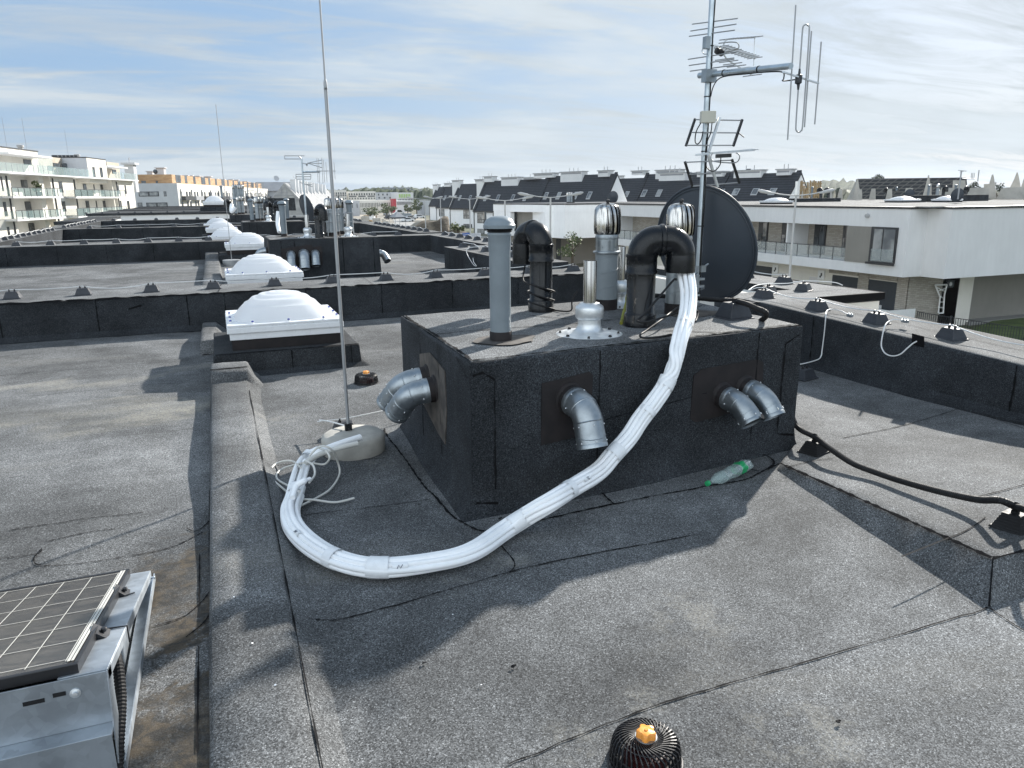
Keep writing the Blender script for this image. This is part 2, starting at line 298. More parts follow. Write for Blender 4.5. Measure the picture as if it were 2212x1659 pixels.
# ------------------------------------------------------------------ mesh building
ORG = {}
class MB:
    def __init__(s): s.v = []; s.f = []; s.mi = []; s.sm = []; s.k = 0; s.smooth = False; s.T = None
    def mk(s, k): s.k = k; return s
    def vert(s, p):
        p = Vector(p)
        if s.T is not None: p = s.T @ p
        s.v.append(p); return len(s.v)-1
    def face(s, idx, smooth=None):
        s.f.append(tuple(idx)); s.mi.append(s.k); s.sm.append(s.smooth if smooth is None else smooth)
    def quad(s, *pts): s.face([s.vert(p) for p in pts], False)
    def hexa(s, p):                                     # 8 points: bottom 4 ccw, top 4 ccw
        i = [s.vert(q) for q in p]
        for f in ((3,2,1,0), (4,5,6,7), (0,1,5,4), (1,2,6,5), (2,3,7,6), (3,0,4,7)): s.face([i[k] for k in f], False)
        return s
    def box(s, x0, x1, y0, y1, z0, z1):
        return s.hexa([(x0,y0,z0),(x1,y0,z0),(x1,y1,z0),(x0,y1,z0),(x0,y0,z1),(x1,y0,z1),(x1,y1,z1),(x0,y1,z1)])
    def nbox(s, n0, n1, m0, m1, z0, z1):                # box along the street grid
        return s.hexa([nm(n0,m0,z0),nm(n0,m1,z0),nm(n1,m1,z0),nm(n1,m0,z0),nm(n0,m0,z1),nm(n0,m1,z1),nm(n1,m1,z1),nm(n1,m0,z1)])
    def frustum(s, c, a0, b0, a1, b1, h, rz=0):
        M = Matrix.Rotation(rz, 3, 'Z'); c = Vector(c)
        q = [c+M@Vector((sx*a0/2, sy*b0/2, 0)) for sx, sy in ((-1,-1),(1,-1),(1,1),(-1,1))]+[c+M@Vector((sx*a1/2, sy*b1/2, h)) for sx, sy in ((-1,-1),(1,-1),(1,1),(-1,1))]
        return s.hexa(q)
    def prism(s, poly, z0, z1):
        n = len(poly); a = [s.vert((*p[:2], z0)) for p in poly]; b = [s.vert((*p[:2], z1)) for p in poly]
        s.face(a[::-1], False); s.face(b, False)
        for i in range(n): s.face([a[i], a[(i+1)%n], b[(i+1)%n], b[i]], False)
        return s
    def extrude(s, poly, d):                            # planar 3-D polygon pushed along d
        n = len(poly); d = Vector(d); a = [s.vert(p) for p in poly]; b = [s.vert(Vector(p)+d) for p in poly]
        s.face(a[::-1], False); s.face(b, False)
        for i in range(n): s.face([a[i], a[(i+1)%n], b[(i+1)%n], b[i]], False)
        return s
    def tube(s, path, r, n=10, cap=True, closed=False, smooth=True):
        path = [Vector(p) for p in path]; m = len(path)
        rr = r if isinstance(r, (list, tuple)) else [r]*m
        tang = []
        for i in range(m):
            a = path[(i-1) % m] if (i > 0 or closed) else path[0]; b = path[(i+1) % m] if (i < m-1 or closed) else path[-1]
            d = (b-a); tang.append(d.normalized() if d.length > 1e-9 else Vector((0,0,1)))
        t0 = tang[0]; u = t0.orthogonal().normalized(); rings = []
        for i in range(m):
            t = tang[i]; u = (u - t*u.dot(t)); u = u.normalized() if u.length > 1e-6 else t.orthogonal().normalized(); w = t.cross(u)
            rings.append([s.vert(path[i]+(u*math.cos(2*PI*k/n)+w*math.sin(2*PI*k/n))*rr[i]) for k in range(n)])
        for i in range(m if closed else m-1):
            A, B = rings[i], rings[(i+1) % m]
            for k in range(n): s.face([A[k], A[(k+1)%n], B[(k+1)%n], B[k]], smooth)
        if cap and not closed: s.face(rings[0][::-1], False); s.face(rings[-1], False)
        return s
    def bar(s, a, b, r, n=6): return s.tube([a, b], r, n, True, False, n > 4)
    def lathe(s, prof, c=(0,0,0), n=24, axis=None, cap=True, smooth=True):
        c = Vector(c); z = Vector(axis or (0,0,1)).normalized(); x = z.orthogonal().normalized(); y = z.cross(x); rings = []
        for r, h in prof: rings.append([s.vert(c+z*h+(x*math.cos(2*PI*k/n)+y*math.sin(2*PI*k/n))*max(r, 1e-4)) for k in range(n)])
        for i in range(len(rings)-1):
            A, B = rings[i], rings[i+1]
            for k in range(n): s.face([A[k], A[(k+1)%n], B[(k+1)%n], B[k]], smooth)
        if cap: s.face(rings[0][::-1], False); s.face(rings[-1], False)
        return s
    def ribbon(s, path, w, up=(0,0,1), lift=.003, jit=.35, rnd=random):
        path = [Vector(p) for p in path]; up = Vector(up); L = []
        for i, p in enumerate(path):
            d = path[min(i+1, len(path)-1)]-path[max(i-1, 0)]; sd = d.cross(up)
            sd = sd.normalized() if sd.length > 1e-9 else Vector((1,0,0)); ww = w*(1+jit*rnd.uniform(-1, 1.2))
            L.append((s.vert(p+sd*ww/2+up*lift), s.vert(p-sd*ww/2+up*lift)))
        for (a, b), (c, d) in zip(L, L[1:]): s.face([a, c, d, b], False)
        return s
    def grid(s, xs, ys, fz, hole=None):
        id_ = {}
        for j, y in enumerate(ys):
            for i, x in enumerate(xs): id_[i, j] = s.vert((x, y, fz(x, y)))
        for j in range(len(ys)-1):
            for i in range(len(xs)-1): s.face([id_[i,j], id_[i+1,j], id_[i+1,j+1], id_[i,j+1]], True)
        return s
    def build(s, name, mats, parent=None, bevel=0, local=False):
        me = bpy.data.meshes.new(name)
        o_ = Vector((0,0,0)) if (local or parent is None) else ORG[parent.as_pointer()]
        me.from_pydata([tuple(p-o_) for p in s.v], [], s.f)
        for m in (mats if isinstance(mats, (list, tuple)) else [mats]): me.materials.append(MATS[m] if isinstance(m, str) else m)
        me.polygons.foreach_set('material_index', s.mi); me.polygons.foreach_set('use_smooth', s.sm); me.update()
        if any(s.sm): me.set_sharp_from_angle(angle=math.radians(48))
        o = bpy.data.objects.new(name, me); COL.objects.link(o)
        if parent is not None: o.parent = parent
        ORG[o.as_pointer()] = o_
        if bevel:
            b = o.modifiers.new('bevel', 'BEVEL'); b.width = bevel; b.segments = 2; b.limit_method = 'ANGLE'; b.angle_limit = math.radians(40)
        return o
def tag(o, label, cat, group=None, kind=None):
    if kind: o['kind'] = kind
    if label: o['label'] = label
    if cat: o['category'] = cat
    if group: o['group'] = group
    return o
def thing(name, label, cat, loc=(0,0,0), rz=0, group=None):
    o = bpy.data.objects.new(name, None); COL.objects.link(o); o.empty_display_size = .1
    o.location = loc; o.rotation_euler = (0,0,rz); ORG[o.as_pointer()] = Vector(loc)
    return tag(o, label, cat, group)
def dup(root, loc, rz=0, label=None, group=None, scale=None):
    r = root.copy(); COL.objects.link(r); r.location = loc; r.rotation_euler = (0,0,rz)
    if scale: r.scale = scale
    if label: r['label'] = label
    if group: r['group'] = group
    for ch in list(root.children):
        c = ch.copy(); COL.objects.link(c); c.parent = r
        for g in list(ch.children):
            d = g.copy(); COL.objects.link(d); d.parent = c
    return r
ORD = ['first','second','third','fourth','fifth','sixth','seventh','eighth','ninth','tenth','eleventh','twelfth','thirteenth','fourteenth','fifteenth','sixteenth','seventeenth','eighteenth','nineteenth','twentieth','twenty-first','twenty-second','twenty-third','twenty-fourth','twenty-fifth','twenty-sixth','twenty-seventh','twenty-eighth','twenty-ninth','thirtieth']
def smooth_path(pts, n=8, closed=False):               # Catmull-Rom
    P_ = [Vector(p) for p in pts]; out = []; m = len(P_)
    for i in range(m if closed else m-1):
        if closed: a, b, c, d = P_[(i-1)%m], P_[i], P_[(i+1)%m], P_[(i+2)%m]
        else: a, b, c, d = P_[max(i-1,0)], P_[i], P_[i+1], P_[min(i+2,m-1)]
        for k in range(n):
            t = k/n; out.append(.5*((2*b)+(c-a)*t+(2*a-5*b+4*c-d)*t*t+(3*b-a-3*c+d)*t**3))
    if not closed: out.append(P_[-1])
    return out
def lin(a, b, n): return [a+(b-a)*i/n for i in range(n+1)]
def wavy(a, b, n=24, amp=.006, seed=0, ax=None):       # slightly uneven line from a to b
    a, b = Vector(a), Vector(b); d = (b-a); side = Vector(ax) if ax else Vector((-d.y, d.x, 0)).normalized(); out = []
    for i in range(n+1):
        t = i/n; out.append(a+d*t+side*amp*(noise.noise(Vector((t*d.length*2.1, seed*3.7, 1.3)))*2+noise.noise(Vector((t*d.length*11, seed, 7.)))))
    return out
def und(x, y):                                          # slow unevenness of hand-laid felt
    return .006*noise.noise(Vector((x*1.3, y*1.3, .5)))+.003*noise.noise(Vector((x*4.2, y*4.2, 3.1)))
# ------------------------------------------------------------------ the terrace we stand on: five houses, one flat roof each
ZF = [0, .10, .13, .15, .17]                            # decks step up a little from house to house
CROSS = [(10.02, 11.0), (20.55, 21.4), (31.1, 31.9), (41.2, 42.0), (51.5, 52.3)]   # parapet walls across the terrace
PT = .45
XL = -5.1
names = ['nearest flat roof, holding the vent shaft with the white pipe bundle', 'second flat roof, just beyond the nearest long cross parapet', 'third flat roof back, beyond the second cross parapet', 'fourth flat roof back, beyond the third cross parapet', 'farthest dark flat roof of the near terrace, before the white end wall']
houses = [thing('terraced_house', names[i], 'house', (0, [-2.5, 11, 21.4, 31.9, 42.0][i], ZF[i])) for i in range(4)]
h1 = houses[0]
def ptopR(y): return .43+.033*(y-3.3)                  # right parapet of the first roof falls slightly towards us
# right of the strip: main deck
XS0 = .115                                              # right edge of the raised strip
def zdeck(x, y): return und(x, y)-.004 + .012*max(0, min(1, (x-3.5)/1.5))
m = MB(); m.grid(lin(XS0-.02, 5.15, 72), lin(-2.5, 10.06, 170), zdeck)
def seamZ(m, pts, w=.011, fz=None, lift=.004, jit=.6):
    q = [Vector((p[0], p[1], (fz or zdeck)(p[0], p[1]))) for p in pts]; m.ribbon(q, w, (0,0,1), lift, jit)
m.mk(1)
for k, a in enumerate([[onZ(1100,1650), onZ(1400,1530), onZ(1700,1440), onZ(2137,1312)],
          [onZ(2137,1312), onZ(2175,1338), onZ(2230,1372)],
          [onZ(590,1240), onZ(625,1320), onZ(700,1338), onZ(800,1322), onZ(1010,1262), onZ(1100,1236)],
          [onZ(1100,1236), onZ(1112,1215), onZ(1075,1170), onZ(1050,1148)],
          [onZ(1100,1236), onZ(1230,1205), onZ(1380,1178), onZ(1500,1155)],
          [onZ(680,1660), onZ(690,1690)], [onZ(655,1112), onZ(800,1095), onZ(930,1078)],
          [onZ(555,1010), onZ(640,1000), onZ(830,990)], [onZ(575,930), onZ(560,860), onZ(552,800)],
          [onZ(1000,625,.0), onZ(1000,625,.0)], [onZ(755,702), onZ(870,692)], [onZ(775,735), onZ(865,728)], [onZ(790,775), onZ(862,768)],
          [onZ(1740,1305,0), onZ(1900,1235,0)]][:9]+[[onZ(755,702), onZ(870,692)], [onZ(775,735), onZ(865,728)], [onZ(585,800), onZ(700,792), onZ(862,770)]]):
    sp = smooth_path(a, 14); sp = [Vector((p.x+.005*noise.noise(Vector((p.x*9, p.y*9, k))), p.y+.007*noise.noise(Vector((p.x*12, p.y*12, k+5.))), 0)) for p in sp]
    seamZ(m, sp, .0055 if k in (0, 1, 2, 3, 4) else .004)
m.build('roof_deck', ['felt_deck', 'bitumen'], h1)
# left deck
XS1 = -.165
def zleft(x, y):
    return und(x*1.1+9, y)-.004 + .056*max(0, min(1, (4.8-y)/2.2)) - .012*max(0, 1-abs(x+.42)/.3) + .006*math.sin(y*2.3)*max(0, 1-abs(x+.3)/.25)
m = MB(); m.grid(lin(-5.12, XS1+.02, 84), lin(-2.5, 10.06, 170), zleft); m.mk(1)
for k, (y0, x0, x1, dy) in enumerate([(9.72,-5,-.2,0), (9.15,-5,-.2,.02), (8.12,-5,-.3,.03), (7.12,-5,-.25,.02), (4.06,-1.1,-.5,0), (6.2,-5,-2.2,0), (5.15,-5,-2.2,0)]):
    seamZ(m, wavy((x0, y0-dy*3, 0), (x1, y0+dy, 0), 60, .01, k), .005, zleft)
for k, a in enumerate([[onZ(-5,1218), onZ(80,1208), onZ(92,1195)], [onZ(92,1195), onZ(75,1222), onZ(95,1235), onZ(180,1230), onZ(290,1210), onZ(380,1190), onZ(440,1160)], [onZ(405,1150), onZ(420,1158), onZ(438,1150), onZ(452,1135)],
          [onZ(335,1372), onZ(400,1352), onZ(440,1320), onZ(455,1300)], [onZ(405,1398), onZ(440,1370), onZ(456,1350)], [onZ(433,1210), onZ(433,1330)], [onZ(432,1420), onZ(430,1655)], [onZ(100,1180), onZ(190,1160), onZ(250,1150)]]):
    seamZ(m, smooth_path(a, 12), .005, zleft)
m.build('roof_deck', ['felt_left', 'bitumen'], h1)
# raised strip between the two decks, ending in a step up to the skylight kerb
m = MB()
def strip_sec(m, rows):                                 # rows of (y, x_left, x_right, top z)
    prev = None
    for (y, a, b, z) in rows:
        cur = [m.vert(p) for p in ((a-.015, y, -.03), (a, y, z-.012), (a+.012, y, z), (a*.65+b*.35, y, z+.004), (a*.3+b*.7, y, z), (b-.012, y, z-.002), (b+.004, y, z-.014), (b+.05, y, z*.35), (b+.11, y, -.012))]
        if prev:
            for i in range(len(cur)-1): m.face([prev[i], prev[i+1], cur[i+1], cur[i]], i in (2, 3, 4))
        prev = cur
    return m
rows = [(y, XS1+.006*noise.noise(Vector((y*1.7, 0, 0))), XS0+.008*noise.noise(Vector((y*1.7, 5, 0))), .078+.004*noise.noise(Vector((y*2.3, 9, 0)))) for y in lin(-2.5, 6.36, 90)]
rows += [(6.40, -.165, .12, .080), (6.60, -.163, .13, .082), (6.63, -.16, .14, .150), (6.66, -.16, .15, .165), (7.0, -.16, .15, .168), (7.06, -.16, .15, .15), (7.15, -.16, .15, .05), (7.3, -.16, .15, .0)]
strip_sec(m, rows); strip_sec(m, [(8.35, -.27, -.13, .0), (8.42, -.27, -.13, .13), (9.2, -.27, -.12, .13), (9.6, -.27, -.10, .09), (9.98, -.27, -.10, .09)]); m.mk(1)
m.ribbon([Vector((XS0+.012, y, .062)) for y in lin(-2.4, 6.3, 80)], .007, (.7,0,.7), .003, .7)
m.ribbon([Vector((XS1-.008, y, .02)) for y in lin(-2.4, 6.3, 80)], .02, (-1,0,.1), .004)
m.ribbon([Vector((x, 6.715, .17)) for x in lin(-.16, .14, 8)], .02, (0,-.3,1), .004); m.ribbon([Vector((x, 7.06, .173)) for x in lin(-.2, .16, 8)], .018, (0,0,1), .004)
m.build('roof_ridge_strip', ['felt_deck', 'bitumen'], h1)
# low platform to the right of the shaft
def zplat(y): return .03+.09*max(0, min(1.15, (3.3-y)/1.42)) if y < 3.3 else max(.0, .03*(1-(y-3.3)/1.2))
def xedge(y):
    t_ = (y-1.88)/1.42; return 2.87+.14*t_ if y < 3.3 else 3.01+min(1, (y-3.3)/.27)*.34
m = MB(); ys = lin(1.88, 4.5, 48); prev = None
for y in ys:
    xe = xedge(y)+.006*noise.noise(Vector((y*6, 2, 0))); off = max(.03, .165*(zplat(y)/.12))
    row = [m.vert((xe-off, y-(.12*max(0, 1-(y-1.88)/.25) if y < 2.13 else 0)*0, -.012)), m.vert((xe, y, zplat(y)-.008))]+[m.vert((x, y, zplat(y)+und(x, y)*.8)) for x in lin(xe+.012, 5.14, 26)]
    if prev:
        for i in range(len(row)-1): m.face([prev[i], prev[i+1], row[i+1], row[i]], i > 1)
    else:
        base = [m.vert((m.v[i].x, 1.755, -.012)) for i in row]; base[1] = base[0]
        for i in range(len(row)-1):
            q = [base[i], base[i+1], row[i+1], row[i]]; q = [v for k_, v in enumerate(q) if v not in q[:k_]]; m.face(q, False)
    prev = row
m.mk(1)
edge = [Vector((xedge(y), y, zplat(y))) for y in lin(1.885, 3.3, 50)]
m.ribbon(edge, .013, (-.5,0,.85), .004, .7); m.ribbon(wavy((2.87, 1.88, zplat(1.88)), (5.1, 1.88, zplat(1.88)), 50, .004, 3), .010, (0,-.5,.85), .004, .7)
m.ribbon([Vector((2.708, 1.758, .0)).lerp(Vector((2.87, 1.88, .12)), u) for u in lin(0, 1, 6)], .007, (-.5,-.5,.7), .005)
for k, a in enumerate([[onZ(1700,1005,.05), onZ(1760,990,.05), onZ(1800,985,.05)], [onZ(1745,800,.02), onZ(1900,835,.02), onZ(2080,880,.03), onZ(2230,930,.05)], [onZ(1820,945,.03), onZ(1960,915,.03), onZ(2075,880,.03)], [onZ(2090,1075,.1), onZ(2190,1050,.1), onZ(2260,1030,.1)], [onZ(1950,1185,.15), onZ(2080,1140,.13), onZ(2130,1110,.12)]]):
    q = smooth_path(a, 12); m.ribbon([Vector((p.x, p.y, zplat(p.y)+und(p.x, p.y))) for p in q], .006, (0,0,1), .005)
m.build('roof_platform', ['felt_deck', 'bitumen'], h1)
# parapets
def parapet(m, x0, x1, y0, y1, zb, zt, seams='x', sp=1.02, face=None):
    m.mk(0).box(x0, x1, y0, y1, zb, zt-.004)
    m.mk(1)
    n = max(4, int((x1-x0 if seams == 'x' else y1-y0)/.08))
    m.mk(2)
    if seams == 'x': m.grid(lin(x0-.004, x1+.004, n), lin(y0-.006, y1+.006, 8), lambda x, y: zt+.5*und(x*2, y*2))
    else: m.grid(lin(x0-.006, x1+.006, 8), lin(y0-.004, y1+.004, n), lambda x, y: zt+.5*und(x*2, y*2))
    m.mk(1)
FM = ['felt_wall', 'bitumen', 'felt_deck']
def vseams(m, pts_face, x_list, y, zb, zt, up=(0,-1,0)):
    for k, x in enumerate(x_list):
        q = [Vector((x+.006*noise.noise(Vector((z*7, x*3, k)))+.02*(zt-z)*(-1)**k*.4, y, z)) for z in lin(zb, zt, 14)]
        m.ribbon(q, .010, up, .004, .8)
# first cross parapet
m = MB(); parapet(m, XL-.8, 6.75, 10.02, 11.0, -.02, PT); m.mk(1)
vseams(m, None, [-2.42, -1.42, -.42, .02, 1.02, 2.02, 3.02, 4.02], 10.02, .0, PT-.01)
m.ribbon(wavy((-5.8, 10.012, PT), (5.1, 10.012, PT), 180, .006, 2, (0,0,1)), .016, (0,-.7,.7), .004, .9)
m.ribbon(wavy((-5.0, 9.93, .0), (5.0, 9.93, .0), 120, .008, 4), .007, (0,0,1), .006)
for x in (-.05, 1.9): m.ribbon(wavy((x, 10.03, PT+.004), (x+.05, 10.98, PT+.004), 14, .01, 6), .008, (0,0,1), .006)
m.quad((-1.08, 10.014, .30), (-.93, 10.014, .335), (-.93, 10.014, .36), (-1.08, 10.014, .32))
m.build('parapet', FM, h1)
# cant strip where deck meets parapet
m = MB(); m.extrude([(-5.1, 9.955, -.02), (-5.1, 9.95, .0), (-5.1, 10.02, .062), (-5.1, 10.03, -.02)], (10.2, 0, 0)); m.build('cant_strip', 'felt_wall', h1)
# right parapet of the first roof with its outward bay
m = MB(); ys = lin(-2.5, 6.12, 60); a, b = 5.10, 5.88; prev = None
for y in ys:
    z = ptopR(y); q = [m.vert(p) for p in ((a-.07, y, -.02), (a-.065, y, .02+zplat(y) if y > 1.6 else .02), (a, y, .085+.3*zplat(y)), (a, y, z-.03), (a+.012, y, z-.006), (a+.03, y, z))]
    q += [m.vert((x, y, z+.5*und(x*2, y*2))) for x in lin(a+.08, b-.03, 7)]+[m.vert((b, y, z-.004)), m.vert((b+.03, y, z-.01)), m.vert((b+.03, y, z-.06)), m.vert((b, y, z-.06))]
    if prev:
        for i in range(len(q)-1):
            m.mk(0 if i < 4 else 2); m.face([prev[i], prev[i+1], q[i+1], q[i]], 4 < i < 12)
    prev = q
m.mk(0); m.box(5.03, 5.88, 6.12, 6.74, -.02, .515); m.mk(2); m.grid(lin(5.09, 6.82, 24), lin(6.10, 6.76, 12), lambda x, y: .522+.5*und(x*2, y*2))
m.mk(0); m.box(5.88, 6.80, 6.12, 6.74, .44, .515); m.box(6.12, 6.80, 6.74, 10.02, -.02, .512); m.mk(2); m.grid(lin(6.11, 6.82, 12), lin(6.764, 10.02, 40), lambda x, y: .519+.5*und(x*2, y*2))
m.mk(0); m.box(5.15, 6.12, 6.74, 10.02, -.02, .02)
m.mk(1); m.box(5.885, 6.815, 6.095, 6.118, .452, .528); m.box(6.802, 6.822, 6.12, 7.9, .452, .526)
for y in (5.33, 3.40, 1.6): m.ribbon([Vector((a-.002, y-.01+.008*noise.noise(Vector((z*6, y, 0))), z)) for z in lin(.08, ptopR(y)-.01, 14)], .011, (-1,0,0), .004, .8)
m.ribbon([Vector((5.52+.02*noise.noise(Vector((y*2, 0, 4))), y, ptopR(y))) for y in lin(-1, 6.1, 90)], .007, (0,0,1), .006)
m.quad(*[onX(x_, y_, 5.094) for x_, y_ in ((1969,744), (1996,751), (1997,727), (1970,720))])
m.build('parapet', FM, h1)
m = MB().box(XL-.8, 5.875, -2.5, 10.02, -6.3, -.03); m.box(5.875, 6.78, 6.13, 10.6, -6.3, .43); m.build('wall', 'cream_render', h1)
# next roofs of the terrace
def house(i, xR, notch=None):
    hs = houses[i]; z = ZF[i]; y0 = CROSS[i-1][1]; y1, y1b = CROSS[i]; zt = z+PT
    m = MB(); m.grid(lin(XL-.1, xR+.1, 60), lin(y0-.02, y1+.05, 60), lambda x, y: z+und(x, y)*1.5); m.mk(1)
    for k in range(8):
        y = y0+(y1-y0)*(k+.6)/8.3; m.ribbon([p+Vector((0, 0, z)) for p in wavy((XL, y-.03, 0), (-.3, y, 0), 40, .015, k+i*9)], .012, (0,0,1), .02, .5)
        m.ribbon([p+Vector((0, 0, z)) for p in wavy((1.3, y, 0), (xR, y+.03, 0), 30, .015, k+i*19)], .012, (0,0,1), .02, .5)
    m.build('roof_deck', ['felt_far', 'bitumen'], hs)
    m = MB(); strip_sec(m, [(y0, -.3, .0, z+.1), (y1-.9, -.3, .0, z+.1), (y1-.7, -.3, .0, z+.18), (y1, -.3, 0, z+.18)]) if i == 1 else strip_sec(m, [(y0, -.3, 0, z+.1), (y1, -.3, 0, z+.1)])
    m.build('roof_ridge_strip', 'felt_far', hs)
    m = MB(); parapet(m, XL-.8, 6.4, y1, y1b, z-.02, zt); m.mk(1); vseams(m, None, [XL+.5+k*1.04 for k in range(10)], y1, z, zt-.01)
    m.build('parapet', FM, hs)
    m = MB(); parapet(m, XL-.8, XL, y0, y1, z-.02, zt, 'y'); m.build('parapet', FM, hs)
    m = MB()
    if notch:
        parapet(m, notch[0], notch[0]+.75, y0, notch[1], z-.02, zt, 'y')
        mm_ = MB(); parapet(mm_, notch[0]+.752, xR+.75, notch[1]-.7, notch[1], z-.02, zt, 'x'); mm_.build('parapet', FM, hs); mm_ = MB(); parapet(mm_, xR, xR+.75, notch[1]+.002, y1, z-.02, zt, 'y'); mm_.build('parapet', FM, hs)
    else: parapet(m, xR, xR+.75, y0, y1, z-.02, zt, 'y')
    if notch:
        m.mk(1)
        for y in lin(y0+.7, notch[1]-.4, 4): m.ribbon([Vector((notch[0]-.002, y, zz)) for zz in lin(z+.05, zt-.02, 6)], .012, (-1,0,0), .004)
    m.build('parapet', FM, hs)
    m = MB().box(XL-.8, (notch[0]+.7 if notch else xR+.7), y0-.4, y1, -6.3, z-.03)
    if notch: m.box(notch[0]+.7, xR+.7, notch[1]-.6, y1, -6.3, z-.031)
    m.build('wall', 'cream_render', hs)
house(1, 5.6, (4.55, 15.6)); house(2, 5.5); house(3, 5.4)
# ------------------------------------------------------------------ conductor holders and wires
def holder_proto():
    t_ = thing('conductor_holder', 'x', 'conductor holder')
    m = MB(); m.frustum((0,0,.006), .178, .15, .118, .088, .078); m.frustum((0,0,0), .205, .17, .196, .16, .008); m.build('body', 'stand_plastic', t_, .004, True)
    for s in (-.028, .028):
        m = MB(); m.lathe([(.0,.080),(.011,.080),(.011,.096),(.008,.098),(.008,.110),(.0,.112)], (s,0,0), 10); m.build('clip', 'black_plastic', t_, local=True)
    return t_
hold0 = holder_proto(); used = []
def holder(p, rz, label, group):
    if not used: o = hold0; o.location = p; o.rotation_euler = (0,0,rz); o['label'] = label; o['group'] = group; used.append(1)
    else: o = dup(hold0, p, rz, label, group)
    return o
def far_holder(p, rz, label, group):
    o = farh.copy() if farh_used else farh
    if farh_used: COL.objects.link(o)
    farh_used.append(1); o.location = p; o.rotation_euler = (0,0,rz); return tag(o, label, 'conductor holder', group)
m = MB(); m.frustum((0,0,0), .195, .16, .12, .09, .085); m.frustum((-.028,0,.09), .02, .02, .014, .014, .02); m.frustum((.028,0,.09), .02, .02, .014, .014, .02); farh = m.build('conductor_holder', 'stand_plastic'); farh_used = []
def wire(name, pts, label, r=.0055, group=None, n=6, material='wire_alu', cat='wire'):
    m = MB(); m.tube(pts, r, n); return tag(m.build(name, material), label, cat, group)
def sag_line(P_, top, sag, seg=8, jit=0):
    out = []
    for i in range(len(P_)-1):
        a, b = Vector(P_[i]), Vector(P_[i+1]); sg = sag*(1+jit*math.sin(i*2.4+1))
        for k in range(seg):
            t_ = k/seg; q = a.lerp(b, t_); q.z += top - sg*4*t_*(1-t_); out.append(q)
    out.append(Vector(P_[-1])+Vector((0,0,top))); return out
g1 = 'black conductor holders on the nearest cross parapet'
xs = [-3.9, -3.13, -2.36, -1.61, -.84, -.10, .67, 1.44, 2.19, 2.93, 3.68, 4.43, 5.15]
P1 = [(x, 10.52+.012*math.sin(i*3), PT+.003) for i, x in enumerate(xs)]
vis = 0
for i, p in enumerate(P1):
    holder(p, .03*math.sin(i*5), f'dark trapezoid wire holder, {ORD[i]} from left on the nearest cross parapet', g1)
wire('conductor_wire', sag_line(P1, .107, .022, 8, 1.0), 'thin grey lightning wire strung along the nearest long cross parapet')
g2 = 'black conductor holders on the right parapet'
PR = [(5.35, 6.33, .523), (5.345, 5.55, ptopR(5.55)), (5.35, 4.85, ptopR(4.85)), (5.40, 4.15, ptopR(4.15)), (5.40, 3.3, ptopR(3.3)), (5.42, 2.4, ptopR(2.4))]
lb = ['dark wire holder at the inner corner of the right parapet bay', 'dark wire holder on right parapet, just in front of the bay corner', 'dark wire holder on right parapet beside the first dropping wire', 'dark wire holder on right parapet between the two dropping wires', 'dark wire holder on right parapet nearest the right edge of view', 'dark wire holder on right parapet beyond the frame']
for p, l in list(zip(PR, lb))[:5]: holder(p, PI/2-.1, l, g2)
PB_ = [(5.35, 6.33, .523), (5.62, 6.58, .523), (6.15, 6.62, .523), (6.45, 7.28, .52), (6.45, 8.0, .52), (6.45, 8.75, .52), (6.45, 9.5, .52)]
for k, p in enumerate(PB_[1:], 1): holder(p, PI/2 if k > 2 else .5, f'dark wire holder on the parapet bay, {ORD[k]} after its inner corner' if k > 2 else ['', 'dark wire holder tucked behind the corner one on the parapet bay', 'dark wire holder near the outer front edge of parapet bay'][k], 'black conductor holders on the parapet bay')
w = sag_line([PR[0]]+PR[1:], .108, .03, 9, .5)
wire('conductor_wire', smooth_path([(5.2, 6.40, .60), (5.28, 6.36, .63)], 3)+w, 'pale lightning wire running along the right parapet top')
wire('conductor_wire', smooth_path([(5.2, 6.40, .60), (5.40, 6.52, .63), (5.62, 6.58, .632), (5.9, 6.6, .62), (6.15, 6.62, .632), (6.55, 6.6, .60), (6.68, 6.58, .56)], 5), 'pale lightning wire looping out across the parapet bay')
wire('conductor_wire', sag_line(PB_[3:], .108, .02), 'pale lightning wire along the far edge of parapet bay')
d1 = [onX(1832,680,5.38), onX(1815,671,5.38), onX(1795,668,5.34), onX(1786,672,5.2), onX(1784,682,5.08), onX(1781,715,5.07), onX(1776,755,5.06), onX(1774,768,5.04), onX(1768,776,4.99), onX(1750,782,4.85), onX(1733,786,4.7), onX(1700,792,4.5)]
wire('down_conductor', smooth_path(d1, 6), 'pale wire bent down the inner face of right parapet to a floor holder', .005)
_hp = onX(1738, 797, 4.72); holder((_hp.x, _hp.y, .012), .2, 'dark wire holder on the deck behind the vent shaft corner', None)
d2 = [onX(1952,693,5.39), onX(1935,690,5.36), onX(1922,693,5.30), onX(1914,700,5.12), onX(1909,712,5.06), onX(1904,738,5.04), onX(1905,752,5.02), onX(1913,764,5.0), onX(1928,769,5.0), onX(1945,765,5.02), onX(1960,752,5.05), onX(1972,742,5.08), onX(1981,737,5.095)]
wire('down_conductor', smooth_path(d2, 7), 'pale slack wire loop hanging into a patch on right parapet', .0055)
for q in (tuple(onX(1836,681,5.385)), tuple(onX(1955,694,5.395))):
    m = MB(); m.box(q[0]-.012, q[0]+.012, q[1]-.03, q[1]+.03, q[2]-.012, q[2]+.014); m.lathe([(.006,.014),(.006,.024)], (q[0], q[1]-.015, q[2]), 6); m.lathe([(.006,.014),(.006,.024)], (q[0], q[1]+.015, q[2]), 6)
    tag(m.build('wire_clamp', 'galvanised'), 'small galvanised clamp joining '+('first' if q[1] > 5 else 'second')+' dropping wire to the right parapet wire', 'clamp')
